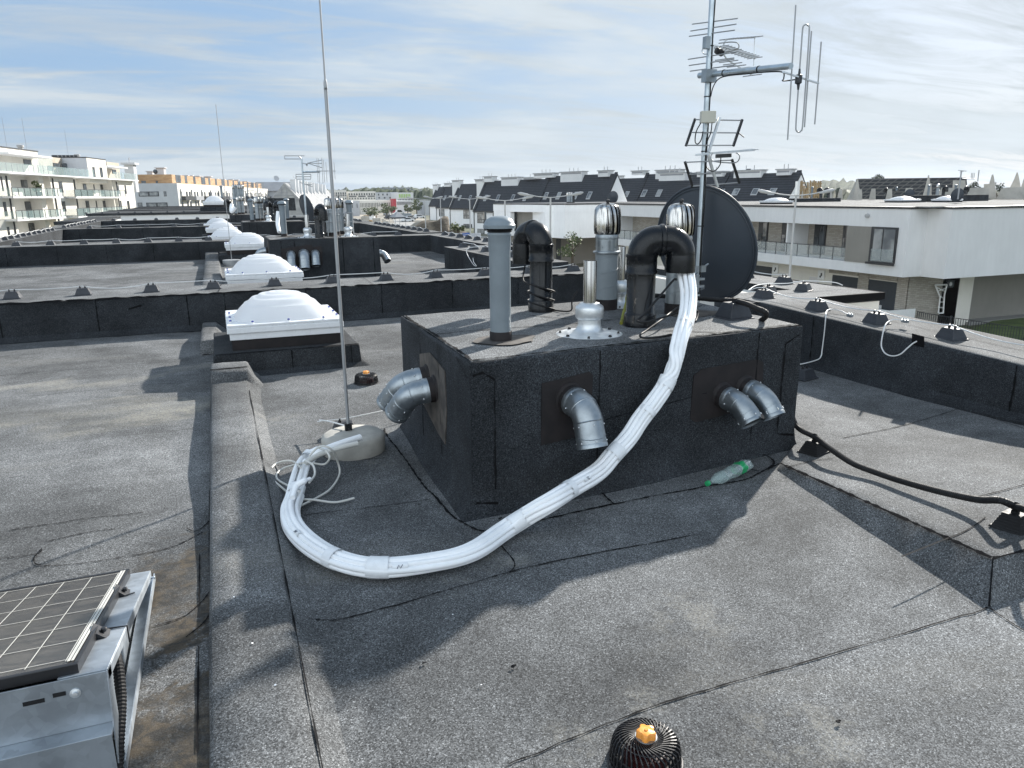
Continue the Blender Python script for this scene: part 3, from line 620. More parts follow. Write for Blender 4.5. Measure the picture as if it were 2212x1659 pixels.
# holders on the roofs behind: along cross parapets, left and right parapets
far_rows = [
 ('second cross parapet', [(-4.45+k*.71, 20.98, .55) for k in range(14)], 0),
 ('third cross parapet', [(-4.3+k*.95, 31.5, .58) for k in range(11)], 0),
 ('fourth cross parapet', [(-4.6+k*.95, 41.6, .60) for k in range(11)], 0),
 ('third roof left parapet', [(-5.25, 22.2+k*.72, .58) for k in range(12)], 1.57),
 ('fourth roof left parapet', [(-5.25, 32.4+k*.8, .60) for k in range(11)], 1.57),
 ('second roof inner right parapet', [(4.85, 11.6+k*.72, .55) for k in range(6)], 1.57),
 ('second roof outer right parapet', [(5.95, 15.4+k*.7, .55) for k in range(8)], 1.57),
 ('third roof right parapet', [(5.85, 21.9+k*.75, .58) for k in range(11)], 1.57),
 ('fourth roof right parapet', [(5.75, 32.4+k*.8, .60) for k in range(11)], 1.57),
]
for nme, pts, rz in far_rows:
    dirn = 'from left' if rz == 0 else 'from near end'
    for i, p in enumerate(pts): far_holder(p, rz+.05*math.sin(i*4), f'dark wire holder, {ORD[i]} {dirn}, {nme}', 'black conductor holders on the '+nme)
    wire('conductor_wire', sag_line(pts, .108, .02, 5, .8), 'thin grey lightning wire along the '+nme, .0075, None, 5)
wire('down_conductor', smooth_path([(4.75, 13.7, .65), (4.5, 13.72, .64), (4.44, 13.7, .55), (4.46, 13.4, .36), (4.48, 13.25, .33), (4.46, 13.35, .40), (4.5, 13.5, .46)], 6), 'pale slack wire loop hanging on the second roof inner parapet', .006)
# ------------------------------------------------------------------ vent shaft in front
ST = .80
FLc, FRc, BRc, BLc = Vector((1.10,3.40,0)), Vector((3.34,3.57,0)), Vector((3.375,5.19,0)), Vector((1.135,5.02,0))
def fY(x): return 3.40+(x-1.10)*.0759
def shaft_point(u, v): return FLc.lerp(FRc, u).lerp(BLc.lerp(BRc, u), v)
def fsh(u, v):
    p = shaft_point(u, v); return p.x, p.y
sh = thing('vent_shaft', 'big low vent shaft clad in dark roofing felt, carrying the nearest pipes', 'vent shaft', (2.2, 4.2, 0))
m = MB(); NUv = 44; ring = []
def side(u):                                            # perimeter param 0..4
    k = int(u) % 4; t_ = u-int(u); c = [FLc, FRc, BRc, BLc]; return c[k].lerp(c[(k+1)%4], t_)
per = [side(u) for u in lin(0, 4, 4*NUv)][:-1]; ctr = (FLc+FRc+BRc+BLc)/4
def outw(p, d):
    # push out along x/y by d, staying rectangular
    q = Vector(p); e1 = (FRc-FLc).normalized(); e2 = (BLc-FLc).normalized(); r = q-ctr
    a, b = r.dot(e1), r.dot(e2); A, B = (FRc-FLc).length/2, (BLc-FLc).length/2
    return q+e1*d*(max(-1, min(1, a/A))**9)+e2*d*(max(-1, min(1, b/B))**9)
levels = [(.085, -.012), (.075, .004), (.045, .022), (.018, .06), (.004, .12)]+[(0, z) for z in lin(.2, ST-.035, 7)]+[(.0, ST-.012), (-.006, ST-.003), (-.02, ST)]
prev = None
for d, z in levels:
    cur = []
    for p in per:
        q = outw(p, d+(.008*noise.noise(Vector((p.x*2.4, p.y*2.4, z*3)))+.003*noise.noise(Vector((p.x*9, p.y*9, z*7))) if .03 < z < ST-.03 else 0)); cur.append(m.vert((q.x, q.y, z+(.004*noise.noise(Vector((q.x*4, q.y*4, 2))) if z > ST-.05 else 0))))
    if prev:
        for i in range(len(per)): m.face([prev[i], prev[(i+1)%len(per)], cur[(i+1)%len(per)], cur[i]], True)
    prev = cur
m_case = m; m_case.mk(1)
m = MB(); us = lin(.008, .992, 44); idg = {}
for j, v in enumerate(lin(.012, .988, 32)):
    for i, u in enumerate(us):
        p = shaft_point(u, v); idg[i, j] = m.vert((p.x, p.y, ST+.002+und(p.x*2, p.y*2)*.8))
for j in range(32):
    for i in range(44): m.face([idg[i,j], idg[i+1,j], idg[i+1,j+1], idg[i,j+1]], True)
m.mk(1)
def topseam(a, b, w=.009, n=30, amp=.008, seed=0): m.ribbon([Vector((p.x, p.y, ST+.002+und(p.x*2, p.y*2)*.8)) for p in wavy(a, b, n, amp, seed)], w, (0,0,1), .004, .7)
topseam(shaft_point(.02, .50), shaft_point(.62, .46), .009, 50, .01, 2); topseam(shaft_point(.33, .80), shaft_point(.50, .47), .009, 20, .012, 3); topseam(shaft_point(.62, .46), shaft_point(.75, .52), .008, 14, .01, 4)
topseam(shaft_point(.55, .20), shaft_point(.72, .02), .010, 16, .01, 5); topseam(shaft_point(.84, .5), shaft_point(.98, .62), .008, 16, .01, 6)
topseam(shaft_point(.008, .02), shaft_point(.992, .02), .012, 90, .006, 8); topseam(shaft_point(.012, .02), shaft_point(.012, .98), .013, 60, .006, 9)
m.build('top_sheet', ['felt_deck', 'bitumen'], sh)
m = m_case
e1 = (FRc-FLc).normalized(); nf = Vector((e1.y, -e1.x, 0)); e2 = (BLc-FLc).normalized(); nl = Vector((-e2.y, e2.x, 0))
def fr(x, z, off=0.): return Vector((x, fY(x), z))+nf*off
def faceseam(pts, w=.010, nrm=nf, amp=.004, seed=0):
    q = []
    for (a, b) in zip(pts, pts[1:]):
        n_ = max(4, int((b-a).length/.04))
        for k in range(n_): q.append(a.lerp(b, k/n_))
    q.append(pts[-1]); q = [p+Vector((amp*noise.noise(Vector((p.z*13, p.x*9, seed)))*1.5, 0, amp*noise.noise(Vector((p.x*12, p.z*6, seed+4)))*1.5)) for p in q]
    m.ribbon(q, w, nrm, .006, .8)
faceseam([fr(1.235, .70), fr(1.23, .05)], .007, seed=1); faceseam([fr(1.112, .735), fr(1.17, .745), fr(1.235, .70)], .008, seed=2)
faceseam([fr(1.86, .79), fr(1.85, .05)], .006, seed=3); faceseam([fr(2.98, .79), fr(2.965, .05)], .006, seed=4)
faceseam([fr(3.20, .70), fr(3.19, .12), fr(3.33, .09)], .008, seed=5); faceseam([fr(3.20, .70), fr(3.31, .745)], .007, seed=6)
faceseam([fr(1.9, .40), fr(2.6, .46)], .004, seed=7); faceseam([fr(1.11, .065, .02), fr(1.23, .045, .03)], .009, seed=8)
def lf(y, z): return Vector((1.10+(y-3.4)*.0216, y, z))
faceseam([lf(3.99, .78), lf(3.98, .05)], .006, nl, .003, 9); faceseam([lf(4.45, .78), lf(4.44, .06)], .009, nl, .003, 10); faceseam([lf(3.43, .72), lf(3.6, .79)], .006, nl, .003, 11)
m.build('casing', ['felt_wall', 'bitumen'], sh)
# seams of the upstand flashing on the deck around the shaft
m = MB()
fl = [onZ(1690,1000), onZ(1660,1012), onZ(1635,1025), onZ(1600,1038), onZ(1500,1055), onZ(1350,1083), onZ(1180,1120), onZ(1100,1138), onZ(1060,1147), onZ(1030,1144), onZ(985,1120), onZ(950,1085), onZ(910,1040), onZ(870,985), onZ(835,940), onZ(830,925)]
q = smooth_path(fl, 14); q = [Vector((p.x+.006*noise.noise(Vector((p.x*14, p.y*14, 1))), p.y+.008*noise.noise(Vector((p.x*11, p.y*11, 7))), zdeck(p.x, p.y))) for p in q]
m.ribbon(q, .009, (0,0,1), .005, .8)
q = smooth_path([onZ(1640,1020), onZ(1600,1010), onZ(1615,985), onZ(1650,985), onZ(1672,1000), onZ(1660,1015)], 8); m.ribbon([Vector((p.x, p.y, zdeck(p.x, p.y)+.004)) for p in q], .012, (0,0,1), .008, .6)
q = smooth_path([onZ(1295,1058), onZ(1310,1075), onZ(1325,1088)], 8); m.ribbon([Vector((p.x, p.y, zdeck(p.x, p.y))) for p in q], .008, (0,0,1), .008, .6)
m.build('flashing_seam', 'bitumen', sh)
# ------------------------------------------------------------------ pipes and cowls
def blob_patch(cx, cy, r, z, seed, n=26, asp=1.0):
    return [(cx+asp*r*(1+.35*noise.noise(Vector((math.cos(a)*1.3, math.sin(a)*1.3, seed))))*math.cos(a), cy+r*(1+.35*noise.noise(Vector((math.cos(a)*1.3, math.sin(a)*1.3, seed+5))))*math.sin(a), z) for a in lin(0, 2*PI, n)[:-1]]
def patch(poly, name, material, parent):
    m = MB(); n = len(poly); c = Vector((sum(p[0] for p in poly)/n, sum(p[1] for p in poly)/n, sum(p[2] for p in poly)/n)); ci = m.vert(c+Vector((0,0,.002))); id_ = [m.vert(p) for p in poly]; 
    for i in range(n): m.face([ci, id_[i], id_[(i+1)%n]])
    return m.build(name, material, parent)
def grey_pipe(loc, label, group=None, s=1.0):
    t_ = thing('vent_pipe', label, 'vent pipe', loc, 0, group)
    m = MB(); m.lathe([(.061,-.01),(.062,.0),(.063,.055),(.060,.060)], n=28); m.build('base_collar', 'primer', t_, local=True)
    m = MB(); m.lathe([(.059,.05),(.059,.50),(.060,.505),(.063,.535),(.063,.585),(.067,.592),(.067,.60),(.062,.607),(.06,.612)], n=32); m.build('pipe', 'grey_pvc', t_, local=True)
    m = MB(); m.lathe([(.060,.60),(.062,.606),(.070,.612),(.066,.615),(.074,.620),(.069,.623),(.079,.628)], n=32); m.build('louvre', 'black_plastic', t_, local=True)
    m = MB(); m.lathe([(.06,.626),(.088,.628),(.089,.646),(.084,.650),(.080,.662),(.07,.676),(.052,.687),(.03,.693),(.0,.695)], n=32); m.build('cap', 'grey_pvc', t_, local=True)
    return t_
def u_pipe(loc, r, h, d, reach, label, drop=.20, group=None):
    """black riser with two elbows; d = unit vector of the turn, reach = distance to the mouth"""
    t_ = thing('vent_pipe', label, 'vent pipe', loc, 0, group); d = Vector(d).normalized(); br = min(reach/2-.004, r*1.0); zc = h-br-r
    m = MB(); m.lathe([(r*1.13,0),(r*1.13,.075),(r*1.06,.085),(r,.09),(r,zc-.10)], n=30); m.build('riser', 'black_pvc', t_, local=True)
    m = MB(); m.lathe([(r*.98,zc-.115),(r*1.13,zc-.112),(r*1.13,zc-.095),(r*1.07,zc-.09),(r*1.07,zc-.015),(r*1.11,zc-.01),(r*1.11,zc+.005),(r,zc+.01)], n=30); m.build('socket', 'black_pvc', t_, local=True)
    arc = [Vector((0,0,zc))+d*br*(1-math.cos(a))+Vector((0,0,br*math.sin(a))) for a in lin(0, PI/2, 13)]+[Vector((0,0,zc))+d*(reach-br+br*math.sin(a))+Vector((0,0,br*math.cos(a))) for a in lin(0, PI/2, 13)]
    m = MB(); m.tube(arc, r*1.02, 30, False); mid_ = (arc[13]+arc[14])/2
    m.tube([mid_-d*.016, mid_-d*.010, mid_+d*.010, mid_+d*.016], [r*1.03, r*1.12, r*1.12, r*1.03], 30); m.tube([arc[-1]+Vector((0,0,.002)), arc[-1]-Vector((0,0,drop*.3)), arc[-1]-Vector((0,0,drop))], [r*1.02, r*1.05, r*1.05], 30, False)
    m.build('bend', 'black_pvc', t_, local=True)
    e = arc[-1]-Vector((0,0,drop-.012)); m = MB(); m.lathe([(r*1.0,0),(.0,.001)], e, 30); m.build('mouth', 'black_rubber', t_, local=True)
    return t_
def turbine(loc, label, wrap='grey_wrap', group=None):
    t_ = thing('turbine_vent', label, 'turbine vent', loc, 0, group)
    m = MB(); m.lathe([(.083,0),(.083,.078)], n=30); m.build('base_collar', 'primer', t_, local=True)
    m = MB(); m.lathe([(.080,.07),(.080,.402)], n=30)
    hx = [Vector((.0806*math.cos(a), .0806*math.sin(a), .09+a*.017)) for a in lin(0, 2*PI*2.9, 90)]; m.tube(hx, .0022, 5); m.build('duct', wrap, t_, local=True)
    m = MB(); m.lathe([(.079,.398),(.097,.402),(.098,.408),(.097,.414),(.079,.418),(.079,.50),(.083,.503),(.084,.515),(.08,.53)], n=30)
    for k in range(5): a = k*1.26; m.lathe([(.005,0),(.004,.005)], (.079*math.cos(a), .079*math.sin(a), .445), 6, (math.cos(a), math.sin(a), 0))
    m.build('neck', 'galvanised', t_, local=True)
    m = MB(); nv = 16
    prof = [(.080,.530),(.091,.536),(.0945,.556),(.0955,.60),(.0945,.655),(.0915,.695),(.084,.717),(.070,.731),(.045,.738)]
    for k in range(nv):
        a0 = 2*PI*k/nv; strip = []
        for j, (r, z) in enumerate(prof):
            lean = -.20*(z-.53)/.2+.10*math.sin((z-.53)/.2*PI)
            pa = Vector((r*math.cos(a0+lean), r*math.sin(a0+lean), z)); b = a0+lean+.46; rb = r*.86; pb = Vector((rb*math.cos(b), rb*math.sin(b), z)); pm = Vector((r*.99*math.cos(a0+lean+.2), r*.99*math.sin(a0+lean+.2), z))
            strip.append((m.vert(pa), m.vert(pm), m.vert(pb)))
        for q, w_ in zip(strip, strip[1:]): m.face([q[0], q[1], w_[1], w_[0]], True); m.face([q[1], q[2], w_[2], w_[1]], True)
    m.lathe([(.062,.734),(.04,.741),(.012,.744),(.0,.745)], n=20); m.build('turbine_head', 'stainless', t_, local=True)
    m = MB(); m.lathe([(.066,.54),(.066,.70)], n=16); m.build('core', 'black_plastic', t_, local=True)
    m = MB(); m.lathe([(.004,.743),(.012,.748),(.016,.757),(.012,.767),(.0,.771)], n=14); m.build('knob', 'black_plastic', t_, local=True)
    return t_
def cone_vent(loc, label, group=None, far=False):
    t_ = thing('flue_terminal', label, 'flue', loc, 0, group)
    m = MB(); m.lathe([(.196,0),(.197,.004),(.186,.007),(.145,.008),(.138,.013),(.122,.014),(.112,.016),(.092,.022),(.078,.033),(.070,.050),(.067,.07),(.068,.10)], n=40)
    m.mk(1)
    for k in range(8): a = k*PI/4+.3; m.frustum((.172*math.cos(a), .172*math.sin(a), .007), .016, .016, .010, .010, .012, a)
    m.build('base_flange', ['cast_alu', 'black_plastic'], t_, local=True)
    m = MB(); m.lathe([(.068,.09),(.078,.098),(.083,.106),(.084,.155),(.080,.168),(.066,.176),(.060,.184),(.045,.19)], n=36); m.build('collar', 'cast_alu', t_, local=True)
    m = MB(); m.lathe([(.039,.17),(.039,.43),(.0385,.432),(.036,.432),(.036,.36),(.0,.359)], n=30, cap=False); m.build('flue_pipe', 'stainless', t_, local=True)
    return t_
gp = grey_pipe((1.445, 3.87, ST), 'grey plastic vent pipe with domed cap at front left of the nearest shaft')
patch([(p[0], p[1], p[2]) for p in blob_patch(1.47, 3.87, .15, ST+.009, 2, 26, 1.25)], 'sealing_patch', 'primer_faded', gp)
bp1 = u_pipe((2.10, 4.80, ST), .080, .625, (-.25, 1, 0), .20, 'black bent vent pipe ringed by loose cable, rear of the nearest shaft', .14)
bp2 = u_pipe((2.42, 3.985, ST), .088, .615, (.93, -.36, 0), .235, 'black bent vent pipe that the white pipe bundle hangs out of', .105)
tv1 = turbine((2.56, 4.69, ST), 'shiny turbine cowl on grey wrapped duct, between the two black bends')
tv2 = turbine((2.90, 4.30, ST), 'shiny turbine cowl on bare galvanised duct, half hidden behind the right black bend', 'galvanised')
patch(blob_patch(2.98, 4.22, .15, ST+.009, 4, 26, 1.2), 'sealing_patch', 'primer_faded', tv2)
cv1 = cone_vent((2.0, 3.86, ST), 'silver flue on round bolted flange in front of the grey wrapped duct')
cv2 = cone_vent((2.745, 4.82, ST), 'silver flue partly hidden behind the grey wrapped turbine duct')
cv2.scale = (.95, .95, 1.0)
m = MB(); m.tube(smooth_path([onZ(1342,702,ST)+Vector((0,0,.012)), onZ(1350,680,ST)+Vector((0,0,.05)), onZ(1358,664,ST)+Vector((0,0,.10))], 5), [.012]*8+[.020]*3, 7); tag(m.build('moss_tuft', 'moss'), 'yellow green plant scrap leaning on the right black pipe foot', 'plant scrap')
# loose black cables
def coil(c, r, z0, z1, turns, ph=0., n=60, tilt=.0):
    return [Vector((c[0]+r*math.cos(ph+a), c[1]+r*math.sin(ph+a), z0+(z1-z0)*a/(2*PI*turns)+tilt*math.cos(a))) for a in lin(0, 2*PI*turns, n)]
mo = Vector((2.10, 4.80, 0))+Vector((-.25,1,0)).normalized()*.2
c1_ = [mo+Vector((.0,-.02,ST+.31)), mo+Vector((-.05,-.10,ST+.22)), Vector((2.005,4.80,ST+.20))]+coil((2.10,4.80), .095, ST+.185, ST+.02, 2.6, PI, 46, .018)+[Vector((2.20,4.68,ST+.012)), Vector((2.27,4.66,ST+.015)), Vector((2.285,4.68,ST+.07)), Vector((2.31,4.70,ST+.115)), Vector((2.335,4.70,ST+.14))]
wire('loose_cable', smooth_path(c1_, 4), 'black cable wound loosely around the left black bent pipe', .0058, None, 8, 'black_rubber', 'cable')
mouth = Vector((2.42, 3.985, ST))+Vector((.93,-.36,0)).normalized()*.235
c2_ = [mouth+Vector((-.035,-.02,.29)), onD(1455,605,4.62), onD(1425,640,4.52), onD(1390,680,4.42), onD(1376,693,4.36), onD(1400,695,4.30), onD(1450,680,4.42), onD(1490,668,4.6), onD(1506,672,4.72), onD(1506,685,4.68), onD(1500,695,4.62), onD(1500,672,4.85), onD(1470,662,4.9), onD(1430,690,4.5), onD(1395,715,4.3), onD(1383,723,4.22), onD(1390,731,4.2), onD(1430,727,4.25), onD(1465,722,4.4)]
c2_ = [Vector((p.x, p.y, max(p.z, ST+.011))) for p in c2_]
wire('loose_cable', smooth_path(c2_, 7), 'black cable looping from the mouth of right black bent pipe onto the shaft top', .0065, None, 8, 'black_rubber', 'cable')
# ------------------------------------------------------------------ galvanised elbows on the shaft faces
def elbow(p0, nrm, p1, r, label, group=None, turn=.10, sleeve=.055):
    p0, p1, nrm = Vector(p0), Vector(p1), Vector(nrm).normalized()
    t_ = thing('duct_elbow', label, 'duct elbow', p0, 0, group); a = p0+nrm*sleeve
    m = MB(); m.tube([p0-nrm*.02, p0+nrm*.006, p0+nrm*.012, a], [r*1.25, r*1.18, r*1.04, r*1.02], 26); m.build('rubber_sleeve', 'primer', t_)
    d1 = (p1-(a+nrm*turn)).normalized(); q1 = a+nrm*turn
    # gored bend: a smooth run with raised seams between the pieces
    g0 = a-nrm*.012; g3 = q1+d1*turn*.7; bz = [a+nrm*.02]+[(a+nrm*.02)*(1-u)**2+q1*2*u*(1-u)+g3*u*u for u in lin(0, 1, 10)[1:]]
    m = MB(); m.tube([g0, a, a+nrm*.012, a+nrm*.019]+bz+[p1], [r*1.04, r*1.04, r*1.04, r]+[r]*len(bz)+[r], 28, False)
    e = (p1-g3).normalized(); tl_ = (p1-g3).length
    for u in (0.45, 1.0):
        i = int(u*(len(bz)-1)); dd = (bz[min(i+1, len(bz)-1)]-bz[max(i-1, 0)]).normalized(); m.tube([bz[i]-dd*.004, bz[i], bz[i]+dd*.004], [r*1.0, r*1.025, r*1.0], 28, False)
    sk = (e+e.orthogonal().normalized()*.35).normalized(); o_ = e.orthogonal().normalized(); w_ = e.cross(o_); cs_ = g3+e*tl_*.5
    m.tube([cs_+(o_*math.cos(t)+w_*math.sin(t))*r*1.003+e*r*.35*math.cos(t+.6) for t in lin(0, 2*PI, 28)[:-1]], .0022, 5, closed=True)
    m.tube([p1-e*.022, p1-e*.018, p1], [r, r*1.035, r*1.035], 28, False)
    m.mk(1)
    for pp, dd in ((a+nrm*.03, nrm), (g3+e*.02, e), (p1-e*.03, e)):
        o_ = dd.orthogonal().normalized(); w_ = dd.cross(o_)
        for k in range(6): v = o_*math.cos(k*1.05+.4)+w_*math.sin(k*1.05+.4); m.lathe([(.0045,0),(.0045,.003),(.002,.005)], pp+v*r*1.01, 6, v)
    m.build('duct', ['galvanised', 'cast_alu'], t_)
    m = MB(); c = p1-e*.012; x_ = e.orthogonal().normalized(); y_ = e.cross(x_)
    for k in range(-6, 7):
        h = k*r/6.5; L_ = math.sqrt(max(0, r*r-h*h)); m.bar(c+x_*h-y_*L_, c+x_*h+y_*L_, .0014, 4); m.bar(c+y_*h-x_*L_, c+y_*h+x_*L_, .0014, 4)
    m.build('mesh_screen', 'vent_mesh', t_)
    m = MB(); m.lathe([(r*.99,0),(0,.001)], c-e*.05, 26, e); m.build('dark_inside', 'black_rubber', t_); return t_
nfv = tuple(nf)
def face_patch(pts, parent, material='primer'):
    m = MB(); m.extrude(pts, nf*.006); return m.build('sealing_patch', material, parent)
ef = elbow(fr(1.675, .545), nf+Vector((.05,0,-.12)), (1.70, fY(1.70)-.225, .335), .078, 'single galvanised duct elbow on the shaft front, left of the white bundle')
face_patch([fr(1.505, .65), fr(1.50, .31), fr(1.80, .33), fr(1.815, .66), fr(1.79, .68), fr(1.66, .665)], ef)
er1 = elbow(fr(2.725, .43), nf+Vector((.1,0,-.15)), (2.77, fY(2.77)-.235, .315), .068, 'left elbow of the galvanised pair on the shaft front right, rusty nick at its rim')
er2 = elbow(fr(2.90, .455), nf+Vector((.1,0,-.15)), (2.945, fY(2.945)-.225, .325), .066, 'right elbow of the galvanised pair at the shaft front right')
face_patch([fr(2.50, .58), fr(2.49, .32), fr(2.53, .29), fr(2.80, .31), fr(3.04, .345), fr(3.03, .60), fr(2.98, .625), fr(2.56, .61)], er1)
m = MB(); pr = Vector((2.77, fY(2.77)-.235, .315)); m.lathe([(.016,0),(.010,.002),(.0,.002)], pr+Vector((.022,-.055,.055)), 7, (.25,-.75,.6)); m.build('rust_spot', 'primer_faded', er1)
nlv = Vector((-1, .02, 0))
el1 = elbow(lf(4.10, .50), nlv+Vector((0,.08,-.12)), (.905, 4.24, .335), .072, 'nearer of two galvanised duct elbows on the left side of the shaft')
el2 = elbow(lf(4.28, .525), nlv+Vector((0,.08,-.12)), (.89, 4.42, .35), .072, 'farther of two galvanised duct elbows on the left side of the shaft')
m = MB(); m.extrude([lf(3.86,.66), lf(3.84,.44), lf(3.90,.22), lf(4.05,.24), lf(4.46,.34), lf(4.46,.64), lf(4.2,.70)], Vector((-.006,0,0))); m.build('sealing_patch', 'primer_faded', el1)
# ------------------------------------------------------------------ bundle of white insulated pipes
air = [(1474,560,3.91),(1480,590,3.885),(1487,638,3.76),(1483,685,3.62),(1471,725,3.50),(1460,768,3.42),(1439,828,3.37),(1414,867,3.34),(1384,907,3.31),(1358,946,3.28),(1321,986,3.24),(1292,1018,3.20),(1239,1051,3.12),(1184,1086,3.02)]
cl = [onY(*a) for a in air]
cl += [onZ(x, y, .052) for x, y in ((1100,1138),(1018,1192),(924,1216),(818,1226),(737,1212),(674,1179),(636,1141),(626,1104),(636,1073))]
cl += [onZ(646,1038,.07), onZ(657,1004,.08), onZ(672,982,.10), onZ(694,971,.13)]
cl = smooth_path(cl, 9); NB = len(cl)
# local frames with world-up reference
bt = thing('pipe_bundle', 'thick white taped bundle of insulated pipes hanging from the black bend onto the deck', 'pipe bundle', (1.5, 3.0, 0))
def frame(i):
    d = (cl[min(i+1, NB-1)]-cl[max(i-1, 0)]).normalized(); up = Vector((0,0,1)); 
    if abs(d.z) > .8: up = Vector((0.35,-.93,0)).normalized().lerp(Vector((0,0,1)), max(0, (1-abs(d.z))*1.0))
    s_ = d.cross(up).normalized(); return d, s_, s_.cross(d)
fr_ = [frame(i) for i in range(NB)]
for it in range(6):                                     # smooth the frames along the path
    ns = [fr_[i][1] for i in range(NB)]
    for i in range(1, NB-1): v = (ns[i-1]+ns[i]*2+ns[i+1]); v -= fr_[i][0]*v.dot(fr_[i][0]); v.normalize(); fr_[i] = (fr_[i][0], v, v.cross(fr_[i][0]))
BS = .66
pl = [(a_*BS, b_*BS, c_*BS*.88) for a_, b_, c_ in [(-.048,.018,.025),(-.022,.046,.020),(.012,.048,.025),(.046,.028,.022),(.052,-.012,.025),(.020,-.028,.025),(-.018,-.030,.025),(-.054,-.018,.023),(.0,.010,.020)]]
for k, (a, b, r) in enumerate(pl):
    path = []; n1 = NB-int(9*(k % 3)) - (26 if k in (1, 4) else 0)
    for i in range(n1):
        d, s_, u_ = fr_[i]; r_ = r; tw = .9*math.sin(i*.021+.4)+.012*i*.35; ca, sa = math.cos(tw), math.sin(tw)
        sq = 1.0+.16*noise.noise(Vector((i*.035, k*5.1, 0)))
        tap = 1.0+.22*max(0, 1-i/45)
        f_ = 1.0-.12*max(0, min(1, (i-(NB-60))/60))
        fl_ = min(1, max(0, (i-115)/25))                   # flatten where it lies on the deck
        x = (a*ca-b*sa)*sq*tap*f_*(1+.12*fl_); y = (a*sa+b*ca)*sq*tap*f_*(1-.12*fl_)
        q = cl[i]+s_*x+u_*y+Vector((.004*noise.noise(Vector((i*.05, k*3., 5))), 0, .006*noise.noise(Vector((i*.06, k*3., 8)))))
        q.z = max(q.z, r+.006+zdeck(q.x, q.y)) if q.z < .5 else q.z
        path.append(q)
    m = MB(); m.tube(path, [r*(1+.035*noise.noise(Vector((i*.11, k, 2)))) for i in range(n1)], 12); m.build('insulated_pipe', 'white_foam', bt)
def wrap_band(i0, i1, a, b, material='white_tape', name='tape_band', parts=None):
    m = MB(); rings = []
    for i in range(i0, i1+1):
        d, s_, u_ = fr_[i]; ring = []
        for k in range(26):
            t_ = 2*PI*k/26; q = cl[i]+s_*a*math.cos(t_)*(1+.02*math.sin(k*3.))+u_*b*math.sin(t_); q.z = max(q.z, .008) if q.z < .4 else q.z; ring.append(m.vert(q))
        rings.append(ring)
    for A, B in zip(rings, rings[1:]):
        for k in range(26): m.face([A[k], A[(k+1)%26], B[(k+1)%26], B[k]], True)
    return m.build(name, material, bt)
def near_i(x, y):
    best = min(range(NB), key=lambda i: (pix(cl[i])[0]-x)**2+(pix(cl[i])[1]-y)**2); return best
def pix(p):
    v = Vector(p)-Vector((0,0,H)); w_ = v.dot(fwd); return (IW/2+FPX*v.dot(R_)/w_, IH/2-FPX*v.dot(U_)/w_)
for (x, y, w_) in ((1330,975,3),(1118,1122,3),(822,1226,3),(1440,825,2),(640,1060,2),(668,985,3),(1400,888,1),(1230,1056,1),(720,1205,1),(1477,700,1)):
    i = near_i(x, y); wrap_band(max(0, i-w_//2-1), min(NB-1, i+w_//2+1), .074*BS if y < 1200 and x > 700 else (.080*BS if x > 700 else .072*BS), .071*BS if x > 700 else .062*BS)
def label_tag(x, y, w_, h_, lift=.0, strokes=None):     # a slip of tape with a pen mark, lying on the side of a pipe
    i = near_i(x, y); d, s_, u_ = fr_[i]; view = (Vector((0,0,H))-cl[i]).normalized(); view -= d*view.dot(d); view.normalize(); sd = d.cross(view)
    c = cl[i]+view*(.075*BS+lift); m = MB(); n_ = 7
    g = [[m.vert(c+d*w_*(u-.5)+sd*h_*(v-.5)*1.0+view*(-.014*((v-.5)*2)**2)) for u in lin(0, 1, n_)] for v in lin(0, 1, 6)]
    for j in range(6):
        for k in range(n_): m.face([g[j][k], g[j][k+1], g[j+1][k+1], g[j+1][k]], True)
    tg = m.build('marked_tape', 'white_tape', bt); m = MB()
    for st in strokes: m.tube([c+view*.003+d*w_*a_+sd*h_*b_ for a_, b_ in st], .0016, 5)
    m.build('pen_mark', 'ink', tg)
Nst = [[(-.17,.22),(-.03,-.2),(.08,.2),(.2,-.22)]]
label_tag(870,1222,.065,.036,.0, Nst); label_tag(655,1160,.05,.03,.0, Nst); label_tag(1258,1038,.05,.03,.0, [[(-.13,-.16),(.0,-.26),(.1,-.08),(-.08,.19),(.16,.2)]])
# frayed ends: stiff sleeves and a tied-off tail lying on the concrete foot
m = MB(); m.tube(smooth_path([onZ(672,985,.13), onZ(700,972,.155), onZ(740,957,.165), onZ(778,945,.165)], 5), .021, 14); m.build('pipe_end', 'white_foam', bt)
m = MB(); m.tube(smooth_path([onZ(660,1000,.12), onZ(690,982,.14), onZ(735,967,.16), onZ(772,958,.165)], 5), .016, 12); m.build('pipe_end', 'white_cable', bt)
m = MB(); m.tube(smooth_path([onZ(632,1075,.14), onZ(640,1050,.17), onZ(655,1040,.19), onZ(670,1034,.19)], 5), [.014]*4+[.018]*4+[.016]*4+[.010]*4, 12); m.build('pipe_end', 'white_foam', bt)
wc = [[onZ(650,1010,.14), onZ(630,996,.06), onZ(600,1000,.02), onZ(584,1016,.014), onZ(588,1034,.014), onZ(605,1050,.014), onZ(640,1075,.03), onZ(680,1080,.03), onZ(725,1085,.014), onZ(765,1076,.014)],
      [onZ(655,1000,.15), onZ(640,1003,.07), onZ(612,1012,.02), onZ(598,1024,.014), onZ(600,1036,.014), onZ(620,1048,.04), onZ(648,1062,.10)],
      [onZ(668,985,.17), onZ(690,965,.22), onZ(715,970,.20), onZ(730,1000,.08), onZ(733,1025,.02), onZ(715,1055,.014), onZ(685,1075,.014), onZ(650,1092,.03)],
      [onZ(660,995,.17), onZ(676,1005,.17), onZ(680,1025,.15), onZ(668,1042,.17)],
      [onZ(675,1000,.13), onZ(700,1003,.11), onZ(712,990,.16), onZ(705,975,.19), onZ(690,968,.18)]]
